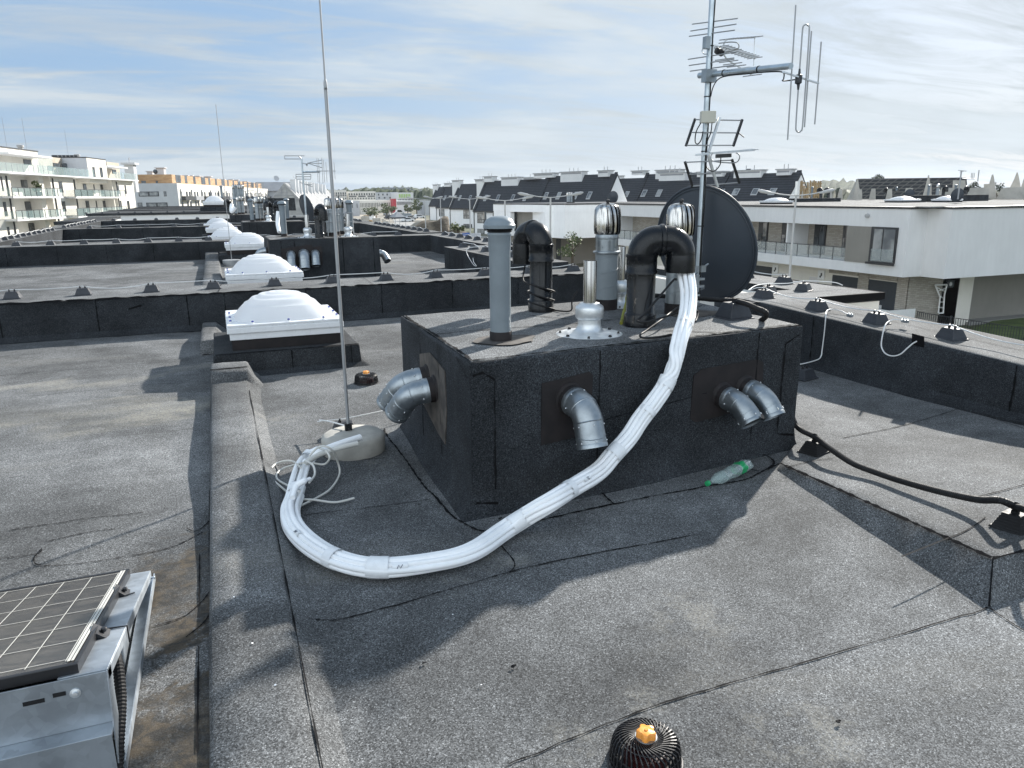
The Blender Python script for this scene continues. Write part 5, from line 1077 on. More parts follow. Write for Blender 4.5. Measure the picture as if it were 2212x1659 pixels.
# ------------------------------------------------------------------ skylights
def skylight():
    t_ = thing('dome_skylight', 'white domed skylight on a felt kerb beyond the rod, nearest of the row', 'skylight', (.54, 7.20, 0), 0, 'white dome skylights in a row')
    m = MB(); m.hexa([(-.69,-.02,-.02),(.68,-.02,-.02),(.68,1.32,-.02),(-.69,1.32,-.02),(-.67,.0,.20),(.665,.0,.20),(.665,1.30,.20),(-.67,1.30,.20)]); m.mk(1)
    m.ribbon([Vector((x, .002, .203)) for x in lin(-.66, .66, 40)], .012, (0,-.5,.9), .003); 
    for x in (.02, .58): m.ribbon([Vector((x, -.016*(1-z/.2)-.002, z)) for z in lin(.0, .20, 8)], .010, (0,-1,0), .008)
    m.build('kerb', ['felt_wall', 'bitumen'], t_, .012, True)
    m = MB(); m.hexa([(-.70,-.12,-.02),(.78,-.12,-.02),(.78,1.38,-.02),(-.70,1.38,-.02),(-.68,-.02,.03),(.70,-.02,.03),(.70,1.32,.03),(-.68,1.32,.03)]); m.build('kerb_flashing', 'felt_wall', t_, .02, True)
    m = MB(); m.box(-.50,.51,.165,1.16,.199,.31); m.build('timber_upstand', 'primer', t_, local=True)
    m = MB(); m.box(-.515,.525,.150,1.175,.300,.365); m.box(-.535,.545,.130,1.195,.365,.418); m.box(-.525,.535,.140,1.185,.418,.428); m.build('frame', 'white_upvc', t_, .006, True)
    m = MB(); m.box(-.53,.54,.135,1.19,.428,.446); m.build('dome_flange', 'white_upvc', t_, .005, True)
    m = MB(); cx, cy_, A, B = .005, .6625, .455, .455; prev = None
    for i, s_ in enumerate(lin(0, 1, 44)):
        rr = max(.001, 1-s_); z = .446+.238*(1-rr**2.7)+.0055*math.sin(rr*34)*(1 if rr < .78 else 0)
        n_ = 4.2-2.2*s_; cur = []
        for t in lin(0, 2*PI, 64)[:-1]:
            c_, s2 = math.cos(t), math.sin(t); den = (abs(c_)**n_+abs(s2)**n_)**(1/n_); cur.append(m.vert((cx+A*rr*c_/den, cy_+B*rr*s2/den, z)))
        if prev:
            for k in range(64): m.face([prev[k], prev[(k+1)%64], cur[(k+1)%64], cur[k]], True)
        prev = cur
    m.build('dome', 'dome', t_, local=True)
    m = MB(); m.mk(0); spots = [(-.30,.165),(.03,.165),(.36,.165),(-.495,.3),(-.495,.55),(-.495,.85),(.505,.3),(.505,.55),(.505,.85),(-.3,1.16),(.03,1.16),(.36,1.16)]
    for x, y in spots: m.lathe([(.014,.445),(.014,.462)], (x, y, 0), 12)
    m.mk(1)
    for x, y in spots: m.lathe([(.012,.462),(.012,.472),(.0,.476)], (x, y, 0), 12)
    m.build('screw_caps', ['white_upvc', 'blue_cap'], t_, local=True)
    return t_
sk0 = skylight()
for (x, y, z, l) in ((.60, 11.20, ZF[1], 'white domed skylight just behind the nearest cross parapet, second of the row'), (.70, 18.9, ZF[1], 'white domed skylight left of the second shaft, third of the row'), (.3, 19.0, ZF[1]-.0, ''), (.30, 22.0, ZF[2], 'white domed skylight behind the second cross parapet, fourth of the row'), (.2, 28.6, ZF[2], 'white domed skylight on the third roof, fifth of the row'), (.1, 32.6, ZF[3], 'white domed skylight on the fourth roof, sixth of the row')):
    if l: dup(sk0, (x, y, z), 0, l, 'white dome skylights in a row')
# ------------------------------------------------------------------ shafts further along the terrace
def far_shaft(x0, x1, y0, y1, z, h, label):
    t_ = thing('vent_shaft', label, 'vent shaft', (x0, y0, z)); m = MB(); m.hexa([(x0-.03,y0-.03,z-.02),(x1+.03,y0-.03,z-.02),(x1+.03,y1+.03,z-.02),(x0-.03,y1+.03,z-.02),(x0,y0,z+h),(x1,y0,z+h),(x1,y1,z+h),(x0,y1,z+h)]); m.mk(1)
    for f in (.10, .22, .66, .95): m.ribbon([Vector((x0+(x1-x0)*f, y0-.03*(1-zz/h)-.001, z+zz)) for zz in lin(.0, h-.02, 10)], .012, (0,-1,0), .006, .6)
    m.build('casing', ['felt_wall', 'bitumen'], t_)
    m = MB(); m.grid(lin(x0+.02, x1-.02, 8), lin(y0+.02, y1-.02, 8), lambda x, y: z+h+.008); m.build('top_sheet', 'felt_far', t_); return t_
s2z = .10; S2 = far_shaft(.90, 2.92, 14.55, 16.15, s2z, .745, 'dark felt clad vent shaft on the second roof with three elbows in front'); zt2 = s2z+.753
S3 = far_shaft(.78, 2.6, 24.2, 25.8, ZF[2], .76, 'dark felt clad vent shaft on the third roof, behind the second shaft'); zt3 = ZF[2]+.768
S4 = far_shaft(.62, 2.6, 33.4, 35.0, ZF[3], .78, 'dark felt clad vent shaft on the fourth roof back'); zt4 = ZF[3]+.788
for k, (px, r) in enumerate(((577, 1.0), (686, 1.25), (787, 1.0))):
    x = onY((560+px*.2893)*.864, 545, 14.5).x; dup(ef if True else None, (x, 14.52, s2z+.48), -.2, f'galvanised duct elbow, {["left","middle larger","right"][k]} of three on the second shaft front', 'duct elbows on the second shaft', (r, 1, r))
dup(el1, (.90, 15.0, s2z+.53), 0, 'galvanised duct elbow on left side of the second shaft', 'duct elbows on the second shaft'); dup(el1, (2.93, 14.95, s2z+.42), PI, 'galvanised duct elbow on right side of the second shaft', 'duct elbows on the second shaft')
def at2(x, y, z): p = onZ((560+x*.2893)*.864, (360+y*.2893)*.864, z); return p
def put(proto, x, Y, z, label, group, rz=0, s=None):
    return dup(proto, (onY((560+x*.2893)*.864, 480, Y).x, Y, z), rz, label, group, s)
G2 = 'pipes on the second shaft'
put(grey_proto := gp, 512, 15.6, zt2, 'tall grey domed vent pipe at back left of the second shaft', G2); put(gp, 1090, 15.9, zt2, 'grey domed vent pipe at back right of the second shaft', G2)
put(cv1, 716, 15.0, zt2, 'silver flue at left of the second shaft top, in front of the far dish', G2); put(cv1, 1067, 15.0, zt2, 'silver flue at right of the second shaft top', G2)
put(bp1, 820, 14.85, zt2, 'black bent vent pipe at the front of the second shaft', G2, PI+.1); put(bp1, 878, 15.5, zt2, 'black bent vent pipe behind another on the second shaft', G2, PI+.3)
put(tv2, 918, 15.2, zt2, 'left turbine cowl on the second shaft, partly behind the rod', G2); put(tv2, 962, 15.6, zt2, 'middle turbine cowl on the second shaft, right of the rod', G2); put(tv2, 1003, 15.9, zt2, 'right turbine cowl on the second shaft', G2)
m = MB(); zz = zt2+.45
for z_ in (zt2+.28, zt2+.45): m.tube([(2.05, 15.1, z_), (2.55, 15.1, z_)], .008, 6); m.tube([(2.05, 15.1, z_), (2.05, 15.9, z_)], .008, 6); m.tube([(2.55, 15.1, z_), (2.55, 15.9, z_)], .008, 6)
for x in (2.05, 2.55): m.tube([(x, 15.1, zt2), (x, 15.1, zt2+.45)], .008, 6)
tag(m.build('guard_rail', 'alu_rod'), 'thin metal guard around turbine cowls on the second shaft', 'guard rail')
G3 = 'pipes on the third shaft'
def putc(proto, x, Y, z, label, group, rz=0, s=None): return dup(proto, (onY((320+x*.226)*.864, 470, Y).x, Y, z), rz, label, group, s)
putc(gp, 1372, 24.6, zt3, 'grey domed vent pipe at left of the third shaft', G3); putc(cv1, 1552, 24.6, zt3, 'silver flue in front of a black bend on the third shaft', G3); putc(bp1, 1580, 25.0, zt3, 'black bent vent pipe on the third shaft', G3, 2.2); putc(tv2, 1440, 25.4, zt3, 'left turbine cowl on the third shaft', G3); putc(tv2, 1478, 25.5, zt3, 'right turbine cowl on the third shaft', G3); putc(gp, 1765, 25.6, zt3, 'grey domed vent pipe right of the third shaft middle', G3); putc(bp2, 1650, 25.2, zt3, 'black bend behind the grey pipe on the third shaft', G3, 1.4)
G4 = 'pipes on the fourth shaft'
putc(gp, 1200, 33.8, zt4, 'grey domed vent pipe on left of the fourth shaft', G4); putc(bp1, 1140, 34.2, zt4, 'black bent vent pipe left on the fourth shaft', G4, 2.); putc(tv2, 1240, 34.5, zt4, 'left of two turbine cowls on the fourth shaft', G4); putc(tv2, 1275, 34.6, zt4, 'right of two turbine cowls on the fourth shaft', G4); putc(gp, 1510, 34.4, zt4, 'grey domed vent pipe on right of the fourth shaft', G4)
m = MB(); m.tube(smooth_path([onY((320+1150*.226)*.864, (400+490*.226)*.864, 33.2), onY((320+1142*.226)*.864, (400+530*.226)*.864, 33.1), onY((320+1148*.226)*.864, (400+575*.226)*.864, 33.0), onY((320+1185*.226)*.864, (400+520*.226)*.864, 33.0)], 5), .07, 8); tag(m.build('pipe_bundle', 'white_foam'), 'distant white pipe bundle hanging in front of the fourth shaft', 'pipe bundle')
m = MB(); m.tube(smooth_path([onY((320+1662*.226)*.864, (400+570*.226)*.864, 23.9), onY((320+1655*.226)*.864, (400+700*.226)*.864, 23.8), onY((320+1675*.226)*.864, (400+800*.226)*.864, 23.6)], 5), .06, 8); tag(m.build('pipe_bundle', 'white_foam'), 'white pipe bundle hanging left of the tall grey pipe on the second shaft', 'pipe bundle')
# ------------------------------------------------------------------ far masts and dishes of the near terrace
def K(ox, oy, s): return lambda x, y: ((ox+x*s)*.864, (oy+y*s)*.864)
f6, f7, fA, fN, fR, fO, fB = K(660,380,.1356), K(0,360,.1808), K(1060,420,.226), K(900,430,.1808), K(1940,400,.2803), K(320,400,.226), K(1880,500,.3074)
def q6(x, y, D=25.9): return onD(*f6(x, y), D)
fm = thing('antenna_mast', 'slim antenna mast with small aerials above the third shaft', 'antenna mast', q6(785, 1200))
a, b = q6(785, 1300), q6(690, 120); m = MB(); m.tube([a, Vector((a.x, a.y, b.z))], .03, 8); m.tube([Vector((a.x, a.y, q6(700,370).z)), q6(1025, 365, 25.3)], .03, 8); m.build('tube', 'zinc_tube', fm)
m = MB()
for x, y0_, y1_ in ((985,110,560),(1015,120,590),(1075,105,585),(1105,140,560),(1150,190,555),(1262,180,500),(1300,190,505)): m.tube([q6(x-8, y0_, 25.3), q6(x+14, y1_, 25.3)], .009, 5)
m.tube([q6(960,350,25.3), q6(1320,350,25.3)], .012, 5); m.build('upright_rods', 'alu_rod', fm)
m = MB(); m.tube([q6(375,70), q6(745,70)], .012, 5); m.tube([q6(380,128), q6(690,128)], .012, 5); m.tube([q6(383,70), q6(383,128)], .012, 5); m.tube([q6(640,75), q6(690,128)], .02, 5)
for s_ in (145, 210, 290): m.tube([q6(800,205), q6(1075,s_)], .012, 5)
m.tube([q6(1075,145), q6(1075,290)], .012, 5); m.tube([q6(700,205), q6(810,225)], .014, 5); m.lathe([(.0,-.06),(.04,0),(.0,.06)], q6(790,230), 8)
for a_, b_ in (((590,410),(865,410)), ((590,500),(865,500)), ((590,410),(590,500)), ((865,410),(865,500)), ((590,455),(865,455)), ((660,560),(900,640)), ((720,590),(890,600))): m.tube([q6(*a_), q6(*b_)], .012, 5)
m.build('aerial_rods', 'alu_rod', fm)
c = q6(792, 1030, 26.4); dish_thing(c, .40, .44, dn, 'dark satellite dish seen from behind above the third shaft', .08, None, True)
for x, y, r, D, l in ((1335,460,55,36,'left of two overlapping dark dishes above the fourth shaft'), (1395,455,50,38,'right of two overlapping dark dishes above the fourth shaft'), (1452,445,38,47,'small dark dish farther back, right of the overlapping dish pair'), (1530,437,33,49,'smallest dark dish at the back, left of the tarp clad gable')):
    dish_thing(onD(*fO(x, y), D), r*.226*.864/1650*D, r*1.05*.226*.864/1650*D, dn, l, .06, None, True)
for x, y0_, y1_, D, l in ((1322,240,600,36,'thin mast with comb aerials above the fourth shaft'), (1432,260,480,47,'thinner mast with comb aerials farther back along the terrace')):
    m = MB(); m.tube([onD(*fO(x+6, y1_), D), onD(*fO(x, y0_), D)], .03, 6)
    for yy, w_ in ((262, 60), (290, 48), (345, 70), (372, 40)): m.tube([onD(*fO(x-w_*.6, yy), D), onD(*fO(x+w_, yy-6), D)], .014, 5)
    for k in range(5): m.tube([onD(*fO(x+30+k*9, 250), D), onD(*fO(x+33+k*9, 320), D)], .01, 4)
    tag(m.build('antenna_mast', 'alu_rod'), l, 'antenna mast')
p_ = onY(*fO(1125, 880), 11.6); q_ = onY(*fO(1042, 0), 18.4)
m = MB(); b0 = onY(*fO(1120, 840), 18.4); m.tube([(b0.x, b0.y, .1), (b0.x, b0.y, 3.6)], .0065, 8); m.lathe([(.2,0),(.2,.13),(0,.13)], (b0.x, b0.y, .1), 20)
tag(m.build('lightning_rod', 'alu_rod'), 'second tall thin lightning rod left of the near one, beyond the skylights', 'lightning rod')
# white end wall and roof of the next terrace
wt = onY(188, 463, 62).z; wx0 = onY(188, 463, 62).x; wx1 = onY(505, 459, 62).x
nt_ = thing('terraced_house', 'next terrace with white rendered end wall and dark roof rim', 'house', (wx0, 62, -6.2))
m = MB().box(wx0, wx1+3, 62, 110, -6.3, wt-.12); m.build('wall', 'white_render', nt_)
m = MB(); m.box(wx0-.08, wx1+3.08, 61.92, 110, wt-.12, wt+.04); m.build('roof_rim', 'felt_wall', nt_)
m = MB()
for y, py in ((74, 458), (86, 455), (98, 452), (109, 449)): m.box(wx0, wx1+3, y, y+.8, wt+.04, max(wt+.1, onY(330, py, y).z))
m.build('parapet', 'felt_wall', nt_)
m = MB(); fx = onY(125, 482, 48).x
n2 = thing('terraced_house', 'white rendered house edge peeping out left of the near terrace', 'house', (-8, 48, -6.2)); a = onY(123, 481, 46); b = onY(190, 478, 46)
MB().box(a.x-.1, XL-.85, 46, 58, -6.3, a.z-.12).build('wall', 'white_render', n2); MB().box(a.x-.15, XL-.84, 45.95, 58, a.z-.12, a.z+.05).build('roof_rim', 'felt_wall', n2)
for k in range(9):
    p = onY((188+k*35), 461, 63); far_holder((p.x, 62.6, wt+.04), 0, f'distant dark wire holder, {ORD[k]} from the left on the white end wall', 'wire holders on the white end wall')
NS = far_shaft(onY(575,470,66).x, onY(640,470,66).x, 66, 68, wt, 1.0, 'distant dark vent shaft on the next terrace roof')
for k, (x, l) in enumerate(((1048, 'far grey vent pipe left on the next terrace'), (1215, 'far grey vent pipe beside white duct on the next terrace'))):
    dup(gp, (onY(*fO(x, 480), 66).x, 66.5, wt+1.0), 0, l, None, (1.6, 1.6, 1.5))
dup(sk0, (onY(*fO(965, 560), 64).x, 64, wt), 0, 'farthest white dome skylight, on the next terrace roof', 'white dome skylights in a row', (1.6, 1.6, 1.8))
for k, x in enumerate((1182, 1208, 1232, 1256, 1280)): dup(tv2, (onY(*fO(x, 480), 70).x, 70, wt+.9), 0, f'far pale turbine cowl, {ORD[k]} from the left on the next terrace', 'far turbine cowls on the next terrace', (1.5, 1.5, 1.7))
# ------------------------------------------------------------------ ground
m = MB(); m.quad((-2800,-600,-6.32), (2800,-600,-6.32), (2800,2800,-6.32), (-2800,2800,-6.32)); tag(m.build('ground', 'ground'), None, None, None, 'structure')
m = MB(); m.prism([nm(60,-6), nm(60,10.5), nm(250,10.5), nm(430,6), nm(430,-30), nm(250,-14), nm(120,-10)], -6.31, -6.27); tag(m.build('building_site_ground', 'sand'), None, None, None, 'structure')
m = MB(); m.prism([(15.5,-10), (24,-10), (24,60), (30,110), (22,110), (15.5,60)], -6.31, -6.25); tag(m.build('street', 'street'), None, None, None, 'structure')
m = MB(); m.prism([nm(100,1), nm(100,8), nm(260,5), nm(420,-2), nm(420,-8), nm(260,-1)], -6.26, -6.23); tag(m.build('road', 'street'), None, None, None, 'structure')
m = MB(); m.prism([(36,22), (75,22), (75,31.2), (44,31.2), (36,28)], -6.31, -6.15); tag(m.build('lawn', 'lawn'), None, None, None, 'structure')
m = MB(); m.prism([(42.0,31.2), (75,31.2), (75,32.2), (42.0,32.2)], -6.31, -6.12); tag(m.build('gravel_strip', 'street'), None, None, None, 'structure')
# ------------------------------------------------------------------ big white house across the street
wh = thing('white_house', 'big white flat roofed house with grey brick ground floor at right', 'house', (36, 31, -6.2))
ZB, ZT, YA = -3.0, .81, 64.0
def aY(x, y, X=35.2): p = onX(*fB(x, y), X); return p.y, p.z
lg = [aY(790, 210)[0], aY(0, 180)[0]]; lt, lbz = aY(790, 208)[1], aY(770, 497)[1]
m = MB(); Y1l = lg[0]                                   # upper volume with a recessed loggia
m.prism([(36.5,28.97), (70,28.97), (70,YA), (37.1,YA), (37.1,Y1l), (35.2,Y1l), (35.2,30.45), (36.5,30.45)], ZB, ZT-.12)
m.box(35.2, 37.1, Y1l, YA, lt, ZT-.121); m.box(35.2, 37.1, Y1l, YA, ZB+.001, lbz); m.box(35.2, 37.1, YA-1.0, YA-.001, lbz, lt)
m.build('wall', 'white_render', wh)
m = MB(); m.prism([(36.45,28.9), (70,28.9), (70,YA), (35.14,YA), (35.14,30.39), (36.45,30.39)], ZT-.12, ZT); m.build('roof_rim', 'dark_frame', wh)
m = MB(); m.box(35.6, 69.5, 29.5, YA-.5, ZT-.05, ZT+.012); m.build('roof_sheet', 'felt_far', wh)
m = MB(); m.box(37.06, 37.08, Y1l+.02, YA-1.1, lbz+.02, lt-.02); m.build('loggia_brick_wall', 'brick', wh)
m = MB(); y0_, z0_ = aY(1160, 540); y1_, z1_ = aY(985, 215); m.box(35.10, 35.22, y0_, y1_, z0_+.15, lt); wf = m.build('window', 'dark_frame', wh)
m = MB(); m.box(35.07, 35.11, y0_+.10, (y0_+y1_)/2-.04, z0_+.25, lt-.12); m.box(35.07, 35.11, (y0_+y1_)/2+.06, y1_-.25, z0_+.25, lt-.12); m.build('pane', 'glass_light', wf)
m = MB(); m.box(34.98, 35.08, y0_-.06, y1_+.1, z0_+.02, z0_+.14); m.build('sill', 'dark_frame', wf)
m = MB(); m.box(35.03, 35.05, y0_+.05, y1_-.2, z0_+.2, aY(1060, 400)[1]); m.build('glass_guard', 'clear_glass', wf)
m = MB(); m.box(35.15, 35.19, aY(975, 300)[0], aY(775, 300)[0], lbz+.0, lt-.01); m.build('taupe_panel', 'taupe_render', wh)
for k, (x0, x1) in enumerate(((738,792), (505,598), (240,312), (50,125), (-330,-240), (-560,-480))):
    ya, yb = aY(x1, 300, 37.0)[0], aY(x0, 300, 37.0)[0]
    if yb > YA-1.3: continue
    m = MB(); m.box(36.98, 37.05, ya, yb, lbz+.05, lt-.05); f = m.build('balcony_door', 'dark_frame', wh)
    m = MB(); m.box(36.955, 36.985, ya+.08, (ya+yb)/2-.03, lbz+.15, lt-.15); m.box(36.955, 36.985, (ya+yb)/2+.05, yb-.08, lbz+.15, lt-.9); m.build('pane', 'glass_dark', f)
rz_ = aY(770, 385)[1]
m = MB(); m.box(35.25, 35.29, Y1l+.05, YA-1.1, rz_-.04, rz_)
y = Y1l+.1
while y < YA-1.2: m.box(35.25, 35.28, y, y+.04, lbz, rz_-.04); y += 1.02
m.build('railing', 'dark_frame', wh); m = MB(); m.box(35.262, 35.272, Y1l+.06, YA-1.15, lbz+.05, rz_-.05); m.build('railing_glass', 'clear_glass', wh)
for yy in (aY(370, 300, 36.2)[0],): MB().box(35.3, 37.05, yy-.06, yy+.06, lbz, lt-.01).build('loggia_partition', 'white_render', wh)
# ground floor
XG = 36.9
def gY(x, y, X=XG): p = onX(*fB(x, y), X); return p.y, p.z
yc = gY(1275, 700)[0]
m = MB(); m.box(XG, 42.2, yc, YA, -6.3, ZB-.003); m.build('ground_floor', 'cream_render', wh)
m = MB(); m.box(42.2, 70, 32.1, YA-.01, -6.3, ZB-.004); m.build('ground_floor', 'taupe_render', wh)
for bx_ in ((XG-.06, XG+.0, yc-.05, gY(1185, 700)[0], -6.3, ZB-.005), (XG-.06, XG+2.6, yc-.06, yc, -6.3, ZB-.005), (XG-.05, XG+.0, gY(950, 700)[0], gY(862, 700)[0], -6.3, ZB-.005), (XG-.05, XG, gY(1185,650)[0], gY(950,650)[0], -3.5, ZB-.005), (XG-.05, XG, gY(862,650)[0], gY(625,650)[0], -3.45, ZB-.005), (XG-.05, XG, gY(20,560)[0], gY(-150,560)[0], -6.3, ZB-.005)):
    MB().box(*bx_).build('brick_pier', 'brick', wh)
for k, (x0, x1) in enumerate(((950,1188), (650,862), (0,153), (-420,-250))):
    m = MB(); m.box(XG-.03, XG+.01, gY(x1, 700)[0], gY(x0, 700)[0], -6.3, -3.55); m.build('garage_door', 'garage_door', wh)
for k, (x0, x1) in enumerate(((468,545), (222,300))):
    m = MB(); m.box(XG-.04, XG+.01, gY(x1, 650)[0], gY(x0, 650)[0], -6.3, -3.85); d = m.build('door', 'white_door', wh)
    yy = gY((x0+x1)/2+12, 650)[0]; MB().box(XG-.055, XG-.035, yy-.08, yy+.08, -5.9, -4.3).build('door_window', 'garage_door', d)
for x in (572, 195):
    yy = gY(x, 590)[0]; MB().box(XG-.10, XG-.02, yy-.28, yy+.28, -3.95, -3.35).build('house_number_plate', 'paint_white', wh)
    m = MB(); m.box(XG-.11, XG-.10, yy-.10, yy+.02, -3.72, -3.52); m.box(XG-.11, XG-.10, yy-.02, yy+.10, -3.82, -3.70); m.build('house_number', 'dark_frame', wh)
pz = onY(*fB(1610, 680), 33.9)
m = MB(); m.box(39.6, 41.0, yc+.0, yc+.02, -6.2, ZB-.1); m.build('entry_door', 'garage_door', wh)
a, b = onY(*fB(1590, 655), yc-.1), onY(*fB(1640, 712), yc-.1); m = MB(); m.box(a.x, b.x, yc-.10, yc-.02, b.z, a.z); m.build('wall_lamp_box', 'garage_door', wh)
MB().lathe([(.12,0),(.12,.02),(0,.02)], ((a.x+b.x)/2, yc-.10, (a.z+b.z)/2), 16, (0,-1,0)).build('wall_lamp_glass', 'light_grey', wh)
c = onX(*fB(943, 126), 35.15); MB().lathe([(.12,0),(.12,.12),(.05,.14),(0,.14)], c, 12, (-1,0,-.2)).build('facade_lamp', 'lamp_metal', wh)
m = MB(); sy = yc-.3
pts = [onY(*fB(x, y), sy) for x, y in ((1490,690),(1585,690),(1565,770),(1555,920),(1515,920),(1530,790))]
for A, B in zip(pts, pts[1:]+pts[:1]): m.tube([A, B], .045, 5)
for (x0_, y0_, x1_, y1_) in ((1500,710,1570,745), (1515,740,1580,715), (1525,780,1560,800), (1530,830,1560,830), (1515,870,1558,880)): m.tube([onY(*fB(x0_, y0_), sy), onY(*fB(x1_, y1_), sy)], .03, 5)
tag(m.build('lattice_frame', 'paint_white'), 'white lattice frame standing at the recessed entry of the big white house', 'lattice frame')
# things on the white house roof
for k, (x0, x1, Y, h, l) in enumerate(((198,575,52,.42,'low dark shaft left on the big white house roof'), (985,1240,62,.5,'low dark shaft behind the roof edge glint on the big white house'), (1285,1890,44,.6,'long low dark shaft at right on the big white house roof'), (1660,1905,60,.75,'low dark shaft far right back on the white house roof'))):
    a, b = onY(*fR(x0, 370), Y), onY(*fR(x1, 370), Y); far_shaft(a.x, b.x, Y, Y+1.6, ZT-.1, h, l)
SC = 1.25
for k, (x, Y, pr, l) in enumerate(((435,53,'bp','left black bent pipe on the white house roof'), (503,53,'bp','right black bent pipe on the white house roof'), (1400,45,'gp','grey domed pipe left of the dish on the white house roof'), (1535,45,'bp','black bent pipe left of the dish on the white house roof'), (1640,45,'gp','grey domed pipe right of the dish on the white house roof'), (1725,46,'bp','black bent pipe right of the dish on the white house roof'), (1100,63,'gp','grey domed pipe beside the small dish on white house roof'), (1020,63,'bp','black bent pipe beside the small dish on white house roof'), (1480,46,'tv','turbine cowl left of the dish on the white house roof'), (352,54,'gp','grey domed pipe at left on the white house roof'), (1800,61,'gp','grey domed pipe far right on the white house roof'))):
    pr_ = {'bp': bp1, 'gp': gp, 'tv': tv2}[pr]; dup(pr_, (onY(*fR(x, 350), Y).x, Y+.5, ZT+.25), k*.9, l, 'pipes on the white house roof', (SC*1.25,)*3)
dish_thing(onD(*fR(1617, 312), 60), .42, .46, (.4,.85,.2), 'larger dark dish on the big white house roof', .1, None, True)
dish_thing(onD(*fR(1190, 305), 75), .42, .45, (.4,.85,.2), 'smaller dark dish on the big white house roof', .1, None, True)
m = MB(); D_ = 59; r9 = lambda x, y: onD(*fR(x, y), D_)
m.tube([r9(1622, 350), r9(1655, 95)], .05, 6); m.tube([r9(1625,92), r9(1700,100)], .03, 4); m.tube([r9(1640,108), r9(1680,98)], .03, 4); m.tube([r9(1660,165), r9(1775,168)], .035, 5)
for x in (1745, 1757, 1770): m.tube([r9(x,115), r9(x-4,165)], .02, 4)
m.tube([r9(1800,190), r9(1812,90)], .03, 4); tag(m.build('antenna_mast', 'alu_rod'), 'mast with aerials on the big white house roof at far right', 'antenna mast')
for k, (x, y, Y, w_) in enumerate(((90,398,44,1.6), (1235,402,42,1.7), (1620,405,40,1.4))):
    p = onY(*fR(x, y), Y); dup(sk0, (p.x, Y, ZT-.15), 0, ['white skylight dome low on left roof edge of the big white house', 'bright white skylight dome at middle roof edge of the big white house', 'flat white skylight dome at right roof edge of the big white house'][k], 'skylights of the big white house', (w_, w_, .9))
# fence, white bins, second white house
fe = thing('garden_fence', 'dark steel bar fence by the lawn of the big white house', 'fence', (37.5, 28, -6.2))
cs = [onZ(*fB(1300, 985), -6.1), onZ(*fB(1625, 1010), -6.1), onZ(*fB(2260, 1120), -6.1)]; tz = -5.0
fp = [Vector((35.4, 29.9, 0)), Vector((37.6, 28.4, 0)), Vector((38.2, 24.0, 0)), Vector((38.6, 20.0, 0))]
A1, A2, A3, A4 = onZ(*fB(1300, 900), -5.2), onZ(*fB(1620, 955), -5.2), onZ(*fB(2230, 1045), -5.2), onZ(*fB(1690, 850), -5.2)
for a, b in ((A1, A2), (A2, A3), (A1, A4)):
    m = MB(); d = (b-a); n_ = int(d.length/.14)
    for k in range(n_+1): p = a+d*(k/n_); m.box(p.x-.012, p.x+.012, p.y-.012, p.y+.012, -6.2, -5.2)
    m.tube([a, b], .025, 4, smooth=False); m.tube([a-Vector((0,0,.9)), b-Vector((0,0,.9))], .025, 4, smooth=False); m.build('bar_panel', 'dark_frame', fe)
for p in (A1, A2, A3, A4): MB().box(p.x-.04, p.x+.04, p.y-.04, p.y+.04, -6.25, -5.1).build('post', 'dark_frame', fe)
c1, c2, c3 = onZ(*fB(942, 885), -5.0), onZ(*fB(1305, 885), -5.0), onZ(*fB(1090, 852), -5.0)
bx = thing('storage_bin', 'white open-topped garden box beside the dark fence', 'garden box', (c1.x, c1.y, -6.2)); c4_ = c1+(c2-c1)*.9+(c3-c1)*.35
w0 = Vector((1,0,0)); m = MB(); X0, X1, Ya, Yb = c1.x+.5, c2.x+.2, c2.y, c3.y
m.box(X0, X1, Ya-.05, Ya+.05, -6.25, -5.0); m.box(X0, X1, Yb-.05, Yb+.05, -6.25, -5.0); m.box(X0-.05, X0+.05, Ya, Yb, -6.25, -5.0); m.box(X1-.05, X1+.05, Ya, Yb, -6.25, -5.0); m.box(X0, X1, Ya, Yb, -5.5, -5.4); m.build('walls', 'paint_white', bx)
w2 = thing('white_house', 'second white flat roofed house farther along the street, behind the turbine cowl', 'house', (36, 78, -6.2))
P2 = lambda x, y, Y=75.0: onY(*fA(x, y), Y)
xA, xB, xC = P2(1440, 775, 77).x, P2(1560, 778).x, P2(1830, 775).x
zt_ = P2(1500, 408, 76).z; zb_ = P2(1500, 776, 76).z
xL = onY(*fA(960, 600), 84).x
m = MB(); m.prism([(xL,84), (xL+.1,83.2), (xA-.8,77.4), (xA,77), (xB,75), (xB+14,75), (xB+14,90), (xL,90)], onY(*fA(1100, 520), 80).z+.3, zt_); m.prism([(xA-.9,77.45), (xA,77), (xB,75), (xB+14,75), (xB+14,89), (xA-.9,89)], zb_, onY(*fA(1100, 520), 80).z+.31); m.box(xL+.02, xL+.5, 84.1, 89.9, zb_, onY(*fA(1100, 520), 80).z+.29); m.build('wall', 'bright_render', w2)
m = MB(); m.prism([(xL+.6,86), (xA-.7,80), (xB+13,80), (xB+13,89), (xL+.6,89)], -6.3, onY(*fA(1100, 520), 80).z+.29); m.build('recessed_wall', 'taupe_render', w2)
m = MB(); m.prism([(xL+.05,84), (xA-.75,77.6), (xA-.75,78.2), (xL+.1,84.7)], zb_, zb_+.5); m.build('balcony_slab', 'white_render', w2)
for x0, x1 in ((1165,1195), (1310,1330), (1380,1420), (985,1010)):
    a, b = onY(*fA(x0, 600), 79.6), onY(*fA(x1, 600), 79.6); t_a = 86-(a.x-xL)/(xA-xL)*6.3
    MB().box(a.x, b.x, t_a-.35, t_a-.05, zb_+.4, onY(*fA(1100, 520), 80).z+.2).build('window', 'glass_dark', w2)
